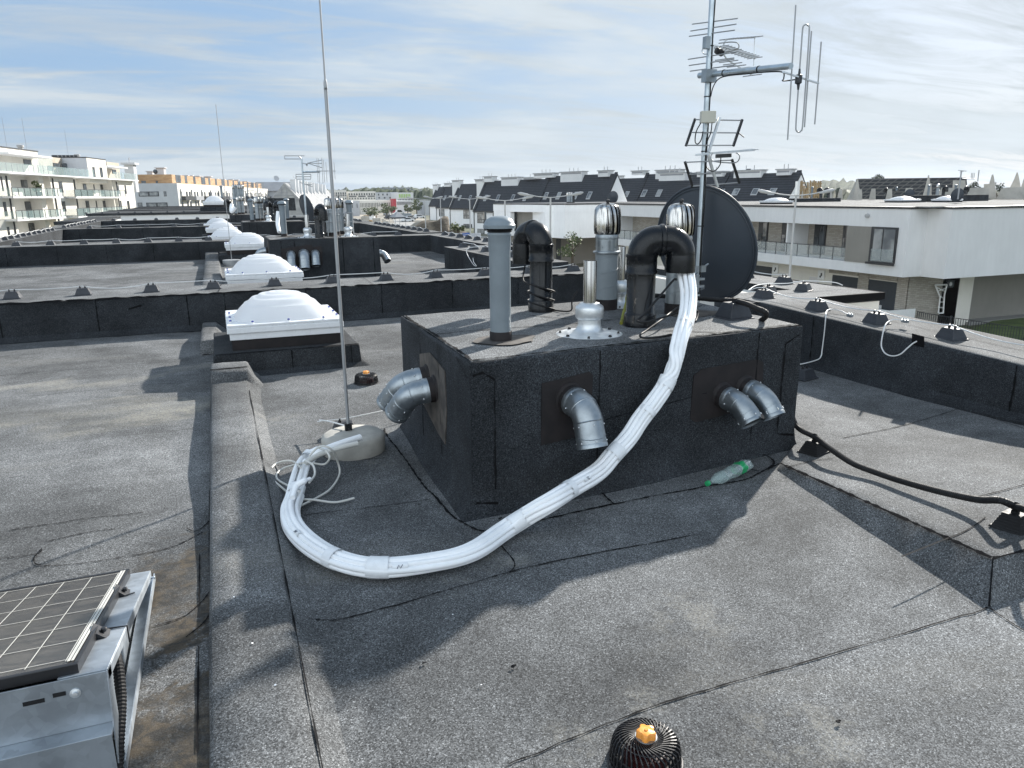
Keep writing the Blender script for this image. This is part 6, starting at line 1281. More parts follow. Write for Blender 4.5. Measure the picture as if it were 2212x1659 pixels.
m = MB(); m.prism([(xL-.05,83.95), (xA-.8,77.3), (xA,76.95), (xB,74.95), (xB+14,74.95), (xB+14,90), (xL-.05,90)], zt_, zt_+.14); m.build('roof_rim', 'dark_frame', w2)
m = MB(); a = onY(*fA(1465, 860), 79.9); b = onY(*fA(1515, 860), 79.9); m.box(a.x, b.x, 79.9, 79.98, -6.3, zb_-.3); m.build('garage_door', 'garage_door', w2)
for k, (x, l) in enumerate(((1590,'first'), (1608,'second'), (1632,'third'), (1655,'fourth'))):
    dup(tv2 if k < 3 else bp1, (onY(*fA(x, 380), 82).x, 82, zt_+.1), 0, f'far roof pipe, {l} from the left on the second white house', 'pipes on the second white house', (1.7, 1.7, 1.7))
dish_thing(onD(*fA(2090, 325), 92), .62, .75, (.3,.9,.2), 'dark dish on the second white house in front of the tiled gable', .15, None, True)
# ------------------------------------------------------------------ street lamps
def lamp(x, yt, D, l, r=1.2):
    p = onD(*((x, yt)), D); h = p.z+6.25; t_ = thing('street_lamp', l, 'street lamp', (p.x, p.y, -6.25), 0, 'double armed street lamps along the street')
    m = MB(); m.tube([(0,0,0), (0,0,h)], [.06, .035], 10); m.build('pole', 'lamp_metal', t_, local=True)
    d = Vector((.93,-.36,0))
    for s in (-1, 1):
        m = MB(); m.tube([Vector((0,0,h-.03)), d*s*r*.5+Vector((0,0,h+.03)), d*s*r*.72+Vector((0,0,h+.09))], [.02,.02,.02], 8); m.build('arm', 'lamp_metal', t_, local=True)
        m = MB(); a = d*s*r*.68+Vector((0,0,h+.06)); b = d*s*r*1.15+Vector((0,0,h+.17)); m.tube([a, a.lerp(b,.3), a.lerp(b,.8), b], [.02,.055,.065,.02], 8); m.build('lamp_head', 'lamp_metal', t_, local=True)
    return t_
for (x, y, D, l) in ((8,345,58,'street lamp farthest left, in front of the bare soil heap'), (180,335,62,'street lamp standing in front of the leftmost tiled house'), (505,340,50,'street lamp in front of the brown door of the tiled houses'), (895,355,36,'street lamp behind the grey domed pipe on the nearest shaft'), (1400,320,32,'street lamp in front of the second white house corner')):
    q = fA(x, y); lamp(q[0], q[1], D, l)
q = fR(180, 312); lp_ = lamp(q[0], q[1], 29, 'street lamp right of the big dish, in front of the big white house')
p = onD(*fR(180, 190), 29); bz = onD(q[0], q[1], 29); m = MB(); m.tube([(0,0,6.25+bz.z), (0,0,6.25+p.z)], .06, 10); m.build('top_post', 'paint_white', lp_, local=True)
# ------------------------------------------------------------------ apartment block at the left
AM = -42.0
ab = thing('apartment_block', 'white four storey apartment block with glass balconies at left', 'apartment block', nm(112, AM, -6.2))
def a7(x, y, m=AM): return onM(*f7(x, y), m)
def nz(x0, y0, x1, y1, m=AM):
    a, b, c, d = a7(x0, y0, m), a7(x1, y1, m), a7(x0, y1, m), a7(x1, y0, m)
    return a.x, b.x, (b.z+c.z)/2, (a.z+d.z)/2
nL, nR = 70.0, a7(1862, 700).x
zt = (a7(130, 385).z+a7(1250, 505).z)/2; fl = 2.95
m = MB(); m.nbox(nL, nR, AM-14, AM-1.6, -6.3, zt)
fronts = [(-400, 165), (715, 1040), (1610, 1862)]
for x0, x1 in fronts: a, b = max(nL, a7(x0, 650).x), a7(x1, 650).x; m.nbox(a, min(b, nR-.001), AM-1.6, AM, -6.3, zt-.002)
for x0, x1 in ((450, 520), (1480, 1530)): a, b = a7(x0, 560, AM-1).x, a7(x1, 560, AM-1).x; m.nbox(a, b, AM-1.6, AM-.3, -6.3, zt-.003)
m.build('wall', 'warm_render', ab)
m = MB(); z0 = zt; PM = AM-2.6                           # set-back top storey and the flush bay
zp1, zp2 = a7(250, 75, PM).z, a7(1560, 255, PM).z
n1 = a7(515, 110, PM).x; m.nbox(nL, n1, AM-13, PM, z0, zp1); m.build('top_storey', 'warm_render', ab)
m = MB(); n2_ = a7(1045, 200, PM-.5).x; m.nbox(n1+.002, n2_+3, AM-13.1, PM-.5, z0, a7(800, 185, PM).z); n3, n4 = a7(1475, 255, PM).x, a7(1640, 255, PM).x; m.nbox(n3, n4, AM-13, PM, z0, zp2); m.build('top_storey', 'tan_render', ab)
nb0, nb1 = a7(1212, 350).x, a7(1470, 350).x; m = MB(); m.nbox(nb0, nb1, AM-12, AM+.05, zt-.5, a7(1320, 207, AM).z); m.build('bay', 'warm_render', ab)
m = MB(); m.nbox(nb0-.06, nb0-.002, AM-12, AM+.03, zt, a7(1320, 207, AM).z-.02); m.build('bay_side', 'light_grey', ab)
m = MB(); m.nbox(nL, nR+.1, PM, AM+.9, zt, zt+.16)
a, b = a7(95, 140, AM-.5).x, a7(700, 190, AM-.5).x; m.nbox(a, b, PM, AM-.3, zp1-.9, zp1-.7); a, b = a7(1460, 305, AM-.5).x, a7(1740, 320, AM-.5).x; m.nbox(a, b, PM, AM-.2, zp2-1.0, zp2-.82); m.build('slab', 'white_render', ab)
m = MB(); m.nbox(nL, n1+.1, AM-13.1, PM+.1, zp1, zp1+.12); m.nbox(nb0-.1, nb1+.1, AM-12.1, AM+.1, a7(1320, 207).z, a7(1320, 207).z+.12); m.build('roof_rim', 'dark_frame', ab)
def awin(x0, y0, x1, y1, mm=AM, glass='glass_dark'):
    n0, n1_, zb, zt_ = nz(x0, y0, x1, y1, mm); m = MB(); m.nbox(n0, n1_, mm-.05, mm+.03, zb, zt_); w = m.build('window', 'dark_frame', ab)
    m = MB(); m.nbox(n0+.08, (n0+n1_)/2-.03, mm+.03, mm+.045, zb+.1, zt_-.08); m.nbox((n0+n1_)/2+.03, n1_-.08, mm+.03, mm+.045, zb+.1, zt_-.08); m.build('pane', glass, w)
for w in ((0,450,55,650),(35,800,110,1000),(92,1145,150,1310),(805,522,878,670),(850,792,918,935),(1615,570,1655,690),(1718,572,1755,690),(1655,782,1692,905),(1752,785,1800,905)): awin(*w)
for w in ((1275,318,1325,458),(1375,325,1430,462)): awin(*w, AM+.06)
for w in ((285,498,410,610),(555,512,670,620),(338,795,462,1010),(605,792,720,895),(388,1092,505,1200),(655,1065,770,1190),(1145,552,1210,700),(1290,558,1320,690),(1385,562,1435,690),(1512,565,1570,720),(1180,786,1250,950),(1322,785,1352,910),(1420,785,1470,910),(1545,782,1605,930)): awin(*w, AM-1.58, 'glass_light' if w[0] % 3 == 0 else 'glass_dark')
for w in ((320,215,440,290),(735,265,830,330),(850,270,985,335),(990,290,1040,340),(1545,352,1610,410)): awin(*w, PM+.02)
for x in (100, 735, 1030, 1612): a = a7(x, 600, AM).x; MB().nbox(a-.06, a+.06, AM+.02, AM+.14, -6.2, zt-.2).build('downpipe', 'dark_frame', ab)
for k, (x0, x1, yt, yb, lft) in enumerate(((160,880,605,742,0),(215,922,905,1040,0),(1030,1740,632,745,1),(1062,1768,872,995,1),(270,760,1205,1330,0))):
    mm = AM+1.25 if k != 4 else AM+1.0; n0, n1_, zb, zr_ = nz(x0, yt, x1, yb, mm); t_ = MB(); t_.nbox(n0, n1_, AM-1.6, mm, zb-.05, zb+.16); bl = t_.build('balcony', 'white_render', ab)
    m = MB(); m.nbox(n0, n1_, mm-.04, mm, zr_-.06, zr_); s = n0
    while s < n1_+.01: m.nbox(s-.025, s+.025, mm-.05, mm+.01, zb, zr_-.06); s += (n1_-n0)/9
    m.build('railing', 'dark_frame', bl); m = MB(); m.nbox(n0, n1_, mm-.03, mm-.015, zb+.2, zr_-.08); m.nbox(n0, n0+.015, AM, mm-.05, zb+.2, zr_-.08); m.build('railing_glass', 'rail_glass', bl)
    if lft: m = MB(); m.nbox(n0+.05, n0+(n1_-n0)*(.33 if k == 2 else .16), mm-.10, mm-.06, zb+.2, zr_-.08); m.build('balcony_screen', 'black_rubber', bl)
m = MB(); n0 = nL; n1_ = a7(1100, 420, AM+.9).x; zz = zt+1.15
for a, b in ((nL, n1_), (a7(1105, 420, AM+.9).x, nb0-.1), (nb1+.1, nR+.1)): m.nbox(a, b, AM+.80, AM+.815, zt+.18, zz)
m.build('terrace_glass', 'rail_glass', ab); m = MB(); s = nL
while s < nR: 
    if not nb0-.2 < s < nb1+.2: m.nbox(s-.02, s+.02, AM+.78, AM+.83, zt+.16, zz)
    s += 1.25
m.build('terrace_post', 'lamp_metal', ab)
m = MB(); m.nbox(a7(528, 250, PM+.5).x, a7(725, 250, PM+.5).x, PM+.5, PM+.52, zt+.2, zt+2.6); m.build('wind_screen', 'rail_glass', ab)
for k, x in enumerate((285, 1070)): c = a7(x, 60 if k == 0 else 180, AM-6); p = nm(c.x, AM-6, c.z-1.2); m = MB(); m.lathe([(.3,0),(.3,1.3),(.42,1.35),(.42,1.6),(0,1.7)], p, 10); m.build('roof_vent', 'lamp_metal', ab)
for k, x in enumerate((945, 95, 365)):
    c = a7(x, 160 if k == 0 else 40, AM-7); p = nm(c.x, AM-7, c.z-.3); m = MB(); m.tube([p-Vector((0,0,1)), p+Vector((0,0,4.0))], .02, 5); m.build('rooftop_rod', 'alu_rod', ab)
for k in range(6): c = a7(760+k*55, 165, AM-5); m = MB(); p = nm(c.x, AM-5, c.z-1.0); m.frustum(p, .9, .9, .7, .7, 1.1); m.build('roof_vent', 'dark_frame', ab)
pl_ = a7(525, 600, AM+.3)
# ------------------------------------------------------------------ leafy things
def leafcloud(c, rx, ry, rz, n, leaf, seed, m=None, lumps=7):
    rnd = random.Random(seed); m = m or MB(); cs = []
    for k in range(lumps): a = rnd.uniform(0, 6.28); h = rnd.uniform(-.7, .75); q = math.sqrt(1-h*h*.8)*rnd.uniform(.3, .75); cs.append((Vector((math.cos(a)*q*rx, math.sin(a)*q*ry, h*rz)), rnd.uniform(.32, .55)))
    for k in range(n):
        cc_, r = cs[k % lumps]; d = Vector((rnd.gauss(0,1), rnd.gauss(0,1), rnd.gauss(0,1))).normalized()*rnd.uniform(.55, 1.05); p = Vector(c)+cc_+Vector((d.x*rx*r, d.y*ry*r, d.z*rz*r))
        u = Vector((rnd.gauss(0,1), rnd.gauss(0,1), rnd.gauss(0,1))).normalized(); v = u.orthogonal().normalized(); s = leaf*rnd.uniform(.6, 1.4)
        m.face([m.vert(p-u*s), m.vert(p+v*s*.6), m.vert(p+u*s), m.vert(p-v*s*.6)], False)
    return m
def tree(p, h, w, label, n=900, leaf=.22, seed=1, material='leaf', group=None):
    t_ = thing('tree', label, 'tree', p, 0, group); m = MB(); m.tube([Vector((0,0,-.3)), Vector((.05,0,h*.3)), Vector((0,.05,h*.62))], [w*.045+.03, w*.035+.02, .03], 8)
    for k in range(5): a = k*1.3+seed; m.tube([Vector((0,0,h*(.28+.05*k))), Vector((math.cos(a)*w*.3, math.sin(a)*w*.3, h*(.5+.06*k)))], [.05, .015], 5)
    m.build('trunk', 'bark', t_, local=True); leafcloud((0,0,h*.62), w*.5, w*.5, h*.4, n, leaf, seed).build('crown', material, t_, local=True); return t_
p = nm(pl_.x, AM+.3, pl_.z-1.0)
t_ = thing('potted_plant', 'round green plant on the upper left balcony of the apartment block', 'plant', p); MB().lathe([(.25,0),(.35,.5),(0,.5)], (0,0,0), 10).build('pot', 'dark_frame', t_, local=True); leafcloud((0,0,1.15), .75, .75, .6, 400, .12, 3).build('crown', 'leaf', t_, local=True)
# ------------------------------------------------------------------ orange topped long building
OM = -50.0
ob = thing('long_building', 'long white building with orange clad top storey and grey end wall', 'building', nm(190, OM, -6.2))
def o_(x, y, mm=OM): return onM(*fO(x, y), mm)
on0, on1 = o_(556, 400).x, o_(1572, 400).x; ozt = (o_(556, 262).z+o_(1560, 320).z)/2
m = MB(); m.nbox(on0+.3, on1, OM-14, OM, -6.3, ozt); m.build('wall', 'cream_render', ob)
m = MB(); ge = onN(*fO(62, 400), on0).y; m.nbox(on0, on0+.298, ge, OM-.02, -6.3, ozt+.05); m.build('end_wall', 'light_grey', ob)
po = onN(*fO(482, 250), on0+1.5).y; om0 = onM(*fO(482, 170), OM-2.0); ozo = om0.z
m = MB(); m.nbox(om0.x, on1-6, OM-12.5, OM-2.0, ozt, (ozo+onM(*fO(1505, 262), OM-2).z)/2+.1); m.build('top_storey', 'wood_clad', ob)
zto = (ozo+onM(*fO(1505, 262), OM-2).z)/2+.1
m = MB(); gx0 = onN(*fO(95, 250), om0.x-.01).y; m.nbox(om0.x-.02, om0.x+.5, gx0, OM-2.01, ozt, zto+.02); m.build('top_storey_end', 'wood_clad', ob)
zr1, zr2 = (o_(580, 348).z, o_(580, 398).z), (o_(600, 458).z, o_(600, 512).z); L_ = on1-on0
for r, (za, zb) in enumerate((zr1, zr2)):
    for k in range(34):
        n_ = on0+2.0+k*(L_-4)/34+(1.1 if k % 2 else 0); m = MB(); m.nbox(n_, n_+1.5, OM-.05, OM+.04, zb, za); m.build('window', 'glass_dark', ob)
z_b0, z_b1 = o_(590, 447).z, o_(590, 400).z
for k in range(13):
    n_ = on0+2+k*(L_-4)/13; m = MB(); m.nbox(n_, n_+(L_-4)/13*.78, OM, OM+1.1, z_b0, z_b1); m.build('balcony', ['dark_frame', 'grey_render'][k % 2], ob)
    m = MB(); m.nbox(n_-.12, n_+.12, OM, OM+.25, z_b0, z_b1+1.6); m.build('downpipe', 'grey_render', ob)
for k in range(14):
    n_ = om0.x+3+k*(L_-18)/14; m = MB(); m.nbox(n_, n_+(2.2 if k % 3 else 4.5), OM-2.04, OM-1.96, ozt+.3, ozt+2.1); m.build('window', 'glass_dark', ob)
for x0, y0, x1, y1 in ((115,350,345,402),(392,348,428,402),(200,472,442,525),(105,472,163,527)):
    a, b = onN(*fO(x0, y0), on0-.02), onN(*fO(x1, y1), on0-.02); m = MB(); m.nbox(on0-.05, on0+.03, a.y, b.y, b.z, a.z); w = m.build('window', 'dark_frame', ob)
    m = MB(); n_ = max(1, int(abs(b.y-a.y)/1.6))
    for k in range(n_):
        if k % 2 or n_ < 3: q0 = a.y+(b.y-a.y)*(k+.08)/n_; m.nbox(on0-.07, on0-.05, q0, q0+(b.y-a.y)*.84/n_, b.z+.15, a.z-.15)
    m.build('pane', 'glass_light', w)
for x0, x1 in ((145, 200), (305, 332)):
    a, b = onN(*fO(x0, 230), om0.x-.05), onN(*fO(x1, 262), om0.x-.05); m = MB(); m.nbox(om0.x-.08, om0.x, a.y, b.y, b.z, a.z); m.build('window', 'glass_dark', ob)
for k, (x, w_, h_) in enumerate(((370,2.6,5.2),(250,1.8,2.2),(640,1.6,1.4),(690,1.6,1.6),(750,2.6,1.6),(800,1.4,1.8),(878,2.6,2.2),(960,2.,1.),(1040,2.,1.2),(1130,2.,1.8),(1185,2.5,2.),(1290,2.,1.6))):
    q = onM(*fO(x, 160), OM-6 if x > 400 else OM-8); p = nm(q.x, OM-6 if x > 400 else OM-8, zto-.1); m = MB(); w_ *= .7; h_ *= .38; m.frustum(p, w_, w_, w_, w_, h_, -NA); m.frustum(p+Vector((0,0,h_)), w_*1.35, w_*1.35, w_*1.35, w_*1.35, .2, -NA); m.build('chimney', 'light_grey', ob)
dish_thing(onD(*fO(303, 130), 200), .5, .55, (.2,1,.2), 'dark dish on the roof of the orange topped building', .25, None, True)
q = onD(*fO(35, 160), 150); m = MB(); m.frustum(q-Vector((0,0,3.0)), 1.5, 1.5, 1.5, 1.5, 4.6, -NA); m.frustum(q+Vector((0,0,1.6)), 2.3, 2.3, 2.3, 2.3, .35, -NA); m.tube([q+Vector((0,0,1.9)), q+Vector((0,0,2.8))], .15, 6)
tag(m.build('chimney', 'light_grey'), 'grey capped chimney showing right above the end terrace of apartment block', 'chimney')
# grey block behind with white dish
gb = thing('grey_block', 'long dark grey roofed block behind the tarp clad gable', 'building', (0, 300, -6)); a, b = onD(*f6(-150, 560), 330), onD(*f6(520, 560), 330); m = MB(); m.box(a.x, b.x, 318, 345, -6, a.z-3.5); m.build('wall', 'light_grey', gb); m = MB(); m.hexa([(a.x-1,317,a.z-3.5),(b.x,317,a.z-3.5),(b.x,346,a.z-3.5),(a.x-1,346,a.z-3.5),(a.x,322,a.z),(b.x,322,a.z),(b.x,341,a.z),(a.x,341,a.z)]); m.build('roof', 'grey_render', gb)
m = MB(); m.lathe([(.0,0),(.8,.1),(1.1,.25),(0,.15)], onD(*f6(225, 490), 320), 20, (.3,-.9,.3)); tag(m.build('round_antenna', 'light_grey'), 'pale round antenna dish on the grey block roof, left of the tarp gable', 'antenna')
# ------------------------------------------------------------------ tarp clad gable with chimneys
TD = 235.; ta = onD(*f6(365, 575), TD); tl = onD(*f6(62, 960), TD)
hw_ = (ta-tl).dot(MV); zr_, ze = ta.z, tl.z; n0 = ta.dot(NV); m0 = ta.dot(MV); rend = onM(*f6(1130, 672), m0).x; rend = min(rend, n0+150)
tb = thing('gabled_building', 'pale tarp clad gabled building shell with a row of chimneys', 'building', nm(n0, m0, -6.2))
m = MB(); m.extrude([nm(n0, m0-hw_, -6.3), nm(n0, m0+hw_*1.0, -6.3), nm(n0, m0+hw_, ze), nm(n0, m0, zr_), nm(n0, m0-hw_, ze)], NV*(rend-n0)); m.build('wall', 'tarp', tb)
m = MB(); k_ = 1.55; m.extrude([nm(n0-.3, m0, zr_+.15), nm(n0-.3, m0+hw_*k_, zr_-(zr_-ze)*k_+.15), nm(n0-.3, m0+hw_*k_, zr_-(zr_-ze)*k_-.25), nm(n0-.3, m0, zr_-.25)], NV*(rend-n0+.5))
m.build('roof', 'tarp', tb); m = MB()
for k in range(26):
    n_ = n0+(rend-n0)*k/26; m.extrude([nm(n_, m0, zr_+.32), nm(n_, m0+hw_*k_, zr_-(zr_-ze)*k_+.32), nm(n_, m0+hw_*k_, zr_-(zr_-ze)*k_+.17), nm(n_, m0, zr_+.17)], NV*.45)
m.build('roof_batten', 'grey_render', tb)
m = MB()
for y in (660, 800, 880): q = onN(*f6(365, y), n0-.06); m.nbox(n0-.12, n0-.02, m0-hw_*min(1,(zr_-q.z)/(zr_-ze)), m0+hw_*min(1,(zr_-q.z)/(zr_-ze)), q.z-.1, q.z+.1)
for x in (320, 410): q0, q1 = onN(*f6(x, 640), n0-.06), onN(*f6(x+(-8 if x < 365 else 30), 1000), n0-.06); m.tube([nm(*q0[:2])+Vector((0,0,q0.z)), nm(*q1[:2])+Vector((0,0,q1.z))], .1, 4)
m.build('gable_batten', 'grey_render', tb)
for k, (x, y) in enumerate(((540,640),(598,655),(655,680),(720,690),(770,700),(850,735),(900,740),(975,745),(1050,750),(1108,755))):
    mm = m0+hw_*.42; q = onM(*f6(x, y), mm); s_ = .95; zz = zr_-(zr_-ze)*.42; p = nm(q.x, mm, zz-1.2); h_ = 4.6; m = MB(); m.frustum(p, 1.5, 1.0, 1.5, 1.0, h_, -NA); m.frustum(p+Vector((0,0,h_)), 1.7, 1.2, 1.7, 1.2, .2, -NA); m.tube([p+Vector((.3,0,h_)), p+Vector((.3,0,h_+1.4))], .08, 5); m.build('chimney', 'white_render', tb)
# ------------------------------------------------------------------ far town
def fblock(nm_, label, f, x0, y0, x1, y1, D, material='white_render', depth=25, wins=(), wmat='glass_dark', mat2=None):
    a, b = onY(*f(x0, y0), D), onY(*f(x1, y1), D); t_ = thing(nm_, label, 'building', (a.x, D, -6)); z0 = min(b.z, -3); m = MB().box(a.x, b.x, D, D+depth, -6.3, a.z); m.build('wall', material, t_)
    for (r0, r1, n_, fill) in wins:
        za, zb = onY(*f(x0, r0), D).z, onY(*f(x0, r1), D).z
        for k in range(n_): xx = a.x+(b.x-a.x)*(k+.5-fill/2)/n_; m = MB().box(xx, xx+(b.x-a.x)*fill/n_, D-.15, D+.1, zb, za); m.build('window', wmat, t_)
    return t_
fblock('white_block', 'distant cream block with two rows of windows, right of the rod', f6, 1140, 705, 1530, 880, 420, 'cream_render', 30, ((745,790,9,.5),(800,820,9,.75),(845,875,8,.5)))
fblock('white_block', 'distant cream block second from the rod with a dark balcony band', f6, 1545, 728, 2062, 880, 430, 'cream_render', 30, ((762,800,11,.5),(808,830,3,.8),(845,872,10,.4)))
fblock('white_block', 'lower pale grey block in front of the distant cream blocks', f6, 1330, 905, 1765, 1120, 330, 'light_grey', 25, ((955,1035,5,.12),))
fblock('white_block', 'long low cream block with narrow windows along the far street', f6, 1768, 895, 2100, 1045, 360, 'cream_render', 25, ((940,1020,12,.3),))
fblock('white_block', 'pale grey distant block left of the lime green facade', fN, 225, 282, 527, 390, 470, 'light_grey', 30, ((300,325,5,.3),(348,368,4,.3)))
fblock('white_block', 'dark grey upper block behind the lime green facade', fN, 318, 215, 690, 290, 520, 'grey_render', 30, ((240,265,8,.4),))
lb_ = fblock('white_block', 'distant white block with lime green panels', fN, 525, 285, 742, 410, 450, 'white_render', 25, ((372,395,10,.5),))
for k in range(7): a = onY(*fN(540+k*24, 305), 449.7); b = onY(*fN(552+k*24, 355), 449.7); MB().box(a.x, b.x, 449.6, 450.1, b.z, a.z).build('lime_panel', 'paint_lime', lb_)
fblock('white_block', 'white arcade block with many dark slots along the far street', fN, 505, 395, 715, 470, 400, 'white_render', 20, ((412,455,16,.45),))
fblock('white_block', 'low white block right of the cream street block', fN, 235, 392, 440, 500, 385, 'cream_render', 20, ((425,478,9,.3),))
rb_ = fblock('sign_tower', 'small bright red stair tower among the distant blocks', fN, 450, 370, 505, 485, 380, 'paint_red', 6)
fblock('white_block', 'white and blue distant hall at the street end', fN, 742, 400, 842, 490, 500, 'white_render', 20, ((415,460,3,.35),), 'paint_blue')
fblock('white_block', 'grey distant hall right of the street lamp', fN, 845, 300, 935, 500, 560, 'light_grey', 20, ((330,360,3,.4),))
fblock('white_block', 'pale distant building just left of the tiled houses', fN, 895, 395, 985, 540, 320, 'light_grey', 15)
fblock('grey_block', 'dark grey distant block at the horizon behind the lamp head', fN, 690, 250, 850, 300, 620, 'grey_render', 30)
fblock('white_block', 'distant pale slab block between orange building and gable', fO, 1510, 255, 1700, 330, 380, 'grey_render', 30)
# vehicles and things on the site
def car(x, y, D, l, mt='paint_white', L=4.4, h=1.5, rz=.3):
    p = onZ(*fN(x, y), -6.25); t_ = thing('parked_car', l, 'car', p, rz); m = MB(); m.hexa([(-L/2,-.85,.3),(L/2,-.85,.3),(L/2,.85,.3),(-L/2,.85,.3),(-L/2,-.85,.85),(L/2,-.8,.8),(L/2,.8,.8),(-L/2,.85,.85)]); m.hexa([(-L*.42,-.8,.85),(L*.28,-.8,.82),(L*.28,.8,.82),(-L*.42,.8,.85),(-L*.34,-.65,h),(L*.10,-.65,h),(L*.10,.65,h),(-L*.34,.65,h)]); m.build('body', mt, t_, .08, True)
    m = MB(); m.hexa([(-L*.36,-.83,.9),(L*.22,-.83,.88),(L*.22,.83,.88),(-L*.36,.83,.9),(-L*.33,-.69,h-.12),(L*.09,-.69,h-.12),(L*.09,.69,h-.12),(-L*.33,.69,h-.12)]); m.build('side_window', 'glass_dark', t_, local=True)
    for sx in (-.3, .3):
        for sy in (-.86, .72): MB().lathe([(.0,0),(.32,0),(.32,.16),(0,.16)], (L*sx, sy, .32), 12, (0,1,0)).build('wheel', 'black_rubber', t_, local=True)
car(550, 580, 0, 'white van like car on the far street below the lime block', 'paint_white', 4.8, 2.0); car(660, 690, 0, 'white car parked on the bare building site', 'paint_white'); car(700, 660, 0, 'silver car parked beyond the white one on the site', 'car_silver'); car(820, 640, 0, 'pale car near the soil heap foot', 'paint_white'); car(420, 655, 0, 'dark car on the site left of the canopy', 'car_dark'); car(370, 600, 0, 'silver car by the far trees', 'car_silver', 4.4, 1.5, 1.)
p = onZ(*fN(525, 790), -6.25); t_ = thing('site_canopy', 'navy peaked canopy on thin posts at the building site', 'canopy', p, .3)
w_ = 170*.1808*.864/1650*p.length*.5; hh = 2.6; m = MB(); m.frustum((0,0,hh), w_*2, w_*2, w_*1.95, w_*1.95, .35); m.build('valance', 'car_dark', t_, local=True); m = MB(); m.frustum((0,0,hh+.352), w_*1.98, w_*1.98, .1, .1, 1.3); m.build('roof', 'grey_render', t_, local=True)
for sx in (-.95, .95):
    for sy in (-.95, .95): MB().tube([(sx*w_, sy*w_, -.1), (sx*w_, sy*w_, hh)], .06, 6).build('post', 'lamp_metal', t_, local=True)
a, b = onZ(*fN(602, 640), -6.25), onZ(*fN(738, 640), -6.25); m = MB(); m.box(a.x, b.x, a.y, a.y+3, -6.28, onY(*fN(602, 578), a.y).z); m.box(a.x-.05, b.x+.05, a.y-.05, a.y+3.05, onY(*fN(602, 578), a.y).z, onY(*fN(602, 578), a.y).z+.15); tag(m.build('site_container', 'grey_pvc'), 'grey green site container on the bare ground', 'container')
a, b = onZ(*fN(200, 740), -6.25), onZ(*fN(300, 740), -6.25); m = MB(); m.box(a.x, b.x, a.y, a.y+2.5, -6.28, -4.2); m.box(a.x-3, a.x-.5, a.y+1, a.y+3, -6.28, -5.2); m.frustum((b.x+1.5, a.y+1, -6.28), 2, 2, 1.6, 1.6, 1.2); tag(m.build('material_stack', 'block_wall'), 'pale stack of building material beside the terrace', 'stack')
rs = random.Random(4)
for k in range(14):
    x, y = rs.uniform(60, 400), rs.uniform(600, 735); p = onZ(*fN(x, y), -6.25); m = MB(); w_ = rs.uniform(1, 2.6); m.frustum(p, w_, w_*.7, w_*.9, w_*.6, rs.uniform(.6, 1.8), rs.uniform(0, 3)); m.box(p.x-w_*.3, p.x+w_*.3, p.y-w_*.3, p.y+w_*.3, p.z-.02, p.z+rs.uniform(.8, 2.0))
    tag(m.build('site_pallet', rs.choice(['block_wall', 'timber', 'grey_render', 'white_render', 'paint_white'])), 'pallet of building material scattered on the site beyond the terrace', 'pallet', 'pallets on the building site')
def mound(nme, label, f, pts, D, depth, material='soil'):
    m = MB(); xs_ = [onD(*f(x, y), D) for x, y in pts]; n_ = len(xs_); rows = []
    fine = smooth_path(xs_, 8)
    for j, v in enumerate(lin(-1, 1, 12)):
        row = []
        for p in fine:
            d = Vector((p.x, p.y, 0)).normalized(); h_ = (p.z+6.3)*max(0, 1-abs(v)**1.5)+.35*noise.noise(Vector((p.x*.5, p.y*.5+v*6, 1)))*(1-abs(v)); q = p+d*v*depth; row.append(m.vert((q.x, q.y, -6.32+max(0, h_))))
        rows.append(row)
    for A, B in zip(rows, rows[1:]):
        for k in range(len(A)-1): m.face([A[k], A[k+1], B[k+1], B[k]], True)
    return tag(m.build(nme, material), label, 'soil heap')
mound('soil_heap', 'tall brown soil heap in front of the leftmost tiled houses', fN, [(700,770),(760,735),(850,690),(960,670),(1060,655),(1130,625),(1190,615),(1225,640),(1240,790)], 105, 7)
mound('soil_heap', 'lower brown soil heap in front of the brown house door', fN, [(1215,830),(1260,790),(1340,770),(1400,765),(1450,800),(1500,830)], 100, 5)
mound('sand_heap', 'pale sandy heap on the site behind the lamp pole', fN, [(690,740),(760,695),(850,668),(930,690)], 130, 6, 'sand')
for k, (x, y, D, h, w_, l) in enumerate(((370,555,300,4.5,6.5,'pale green bush row tree by the far cream block'),(140,580,260,3.6,7,'low dark tree left on the far street'),(785,545,330,6,6,'small tree below the blue and white hall'),(440,560,340,4,5,'small tree under the red tower'),(660,540,360,4,5,'small tree in front of the arcade block'))):
    p = onD(*fN(x, y), D); tree((p.x, p.y, p.z-1.2), h, w_, l, 600, .3, k+3, 'leaf', 'street trees far along the road')
for k, (x, y0, y1, D, w_, l) in enumerate(((375,600,760,70,1.6,'young thin tree in front of the brown house door'),)):
    p = onD(*fA(x, y1), D); hh = onD(*fA(x, y0), D).z-p.z; tree((p.x, p.y, p.z), hh, w_, l, 260, .12, 9, 'leaf')
p = onD(*fA(1640, 940), 62); tree((p.x, p.y, p.z-1.0), onD(*fA(1640, 720), 62).z-p.z+1.2, 2.6, 'young sparse tree in front of the second white house', 420, .11, 21, 'leaf')
a, b = onD(*fA(420, 740), 75), onD(*fA(512, 740), 75); m = MB(); m.box(a.x, b.x, a.y-.1, a.y, -6.3, onD(*fA(420, 718), 75).z); tag(m.build('site_fence', 'paint_blue'), 'short blue site fence panel behind the near terrace', 'fence')
a, b = onD(*fA(270, 740), 78), onD(*fA(418, 740), 78); m = MB(); m.box(a.x, b.x, a.y-.1, a.y, -6.3, onD(*fA(420, 722), 78).z); a, b = onD(*fA(520, 740), 76), onD(*fA(640, 740), 76); m.box(a.x, b.x, a.y-.1, a.y, -6.3, onD(*fA(520, 722), 76).z); tag(m.build('site_fence', 'light_grey'), 'pale site fence panels either side of the blue panel', 'fence')
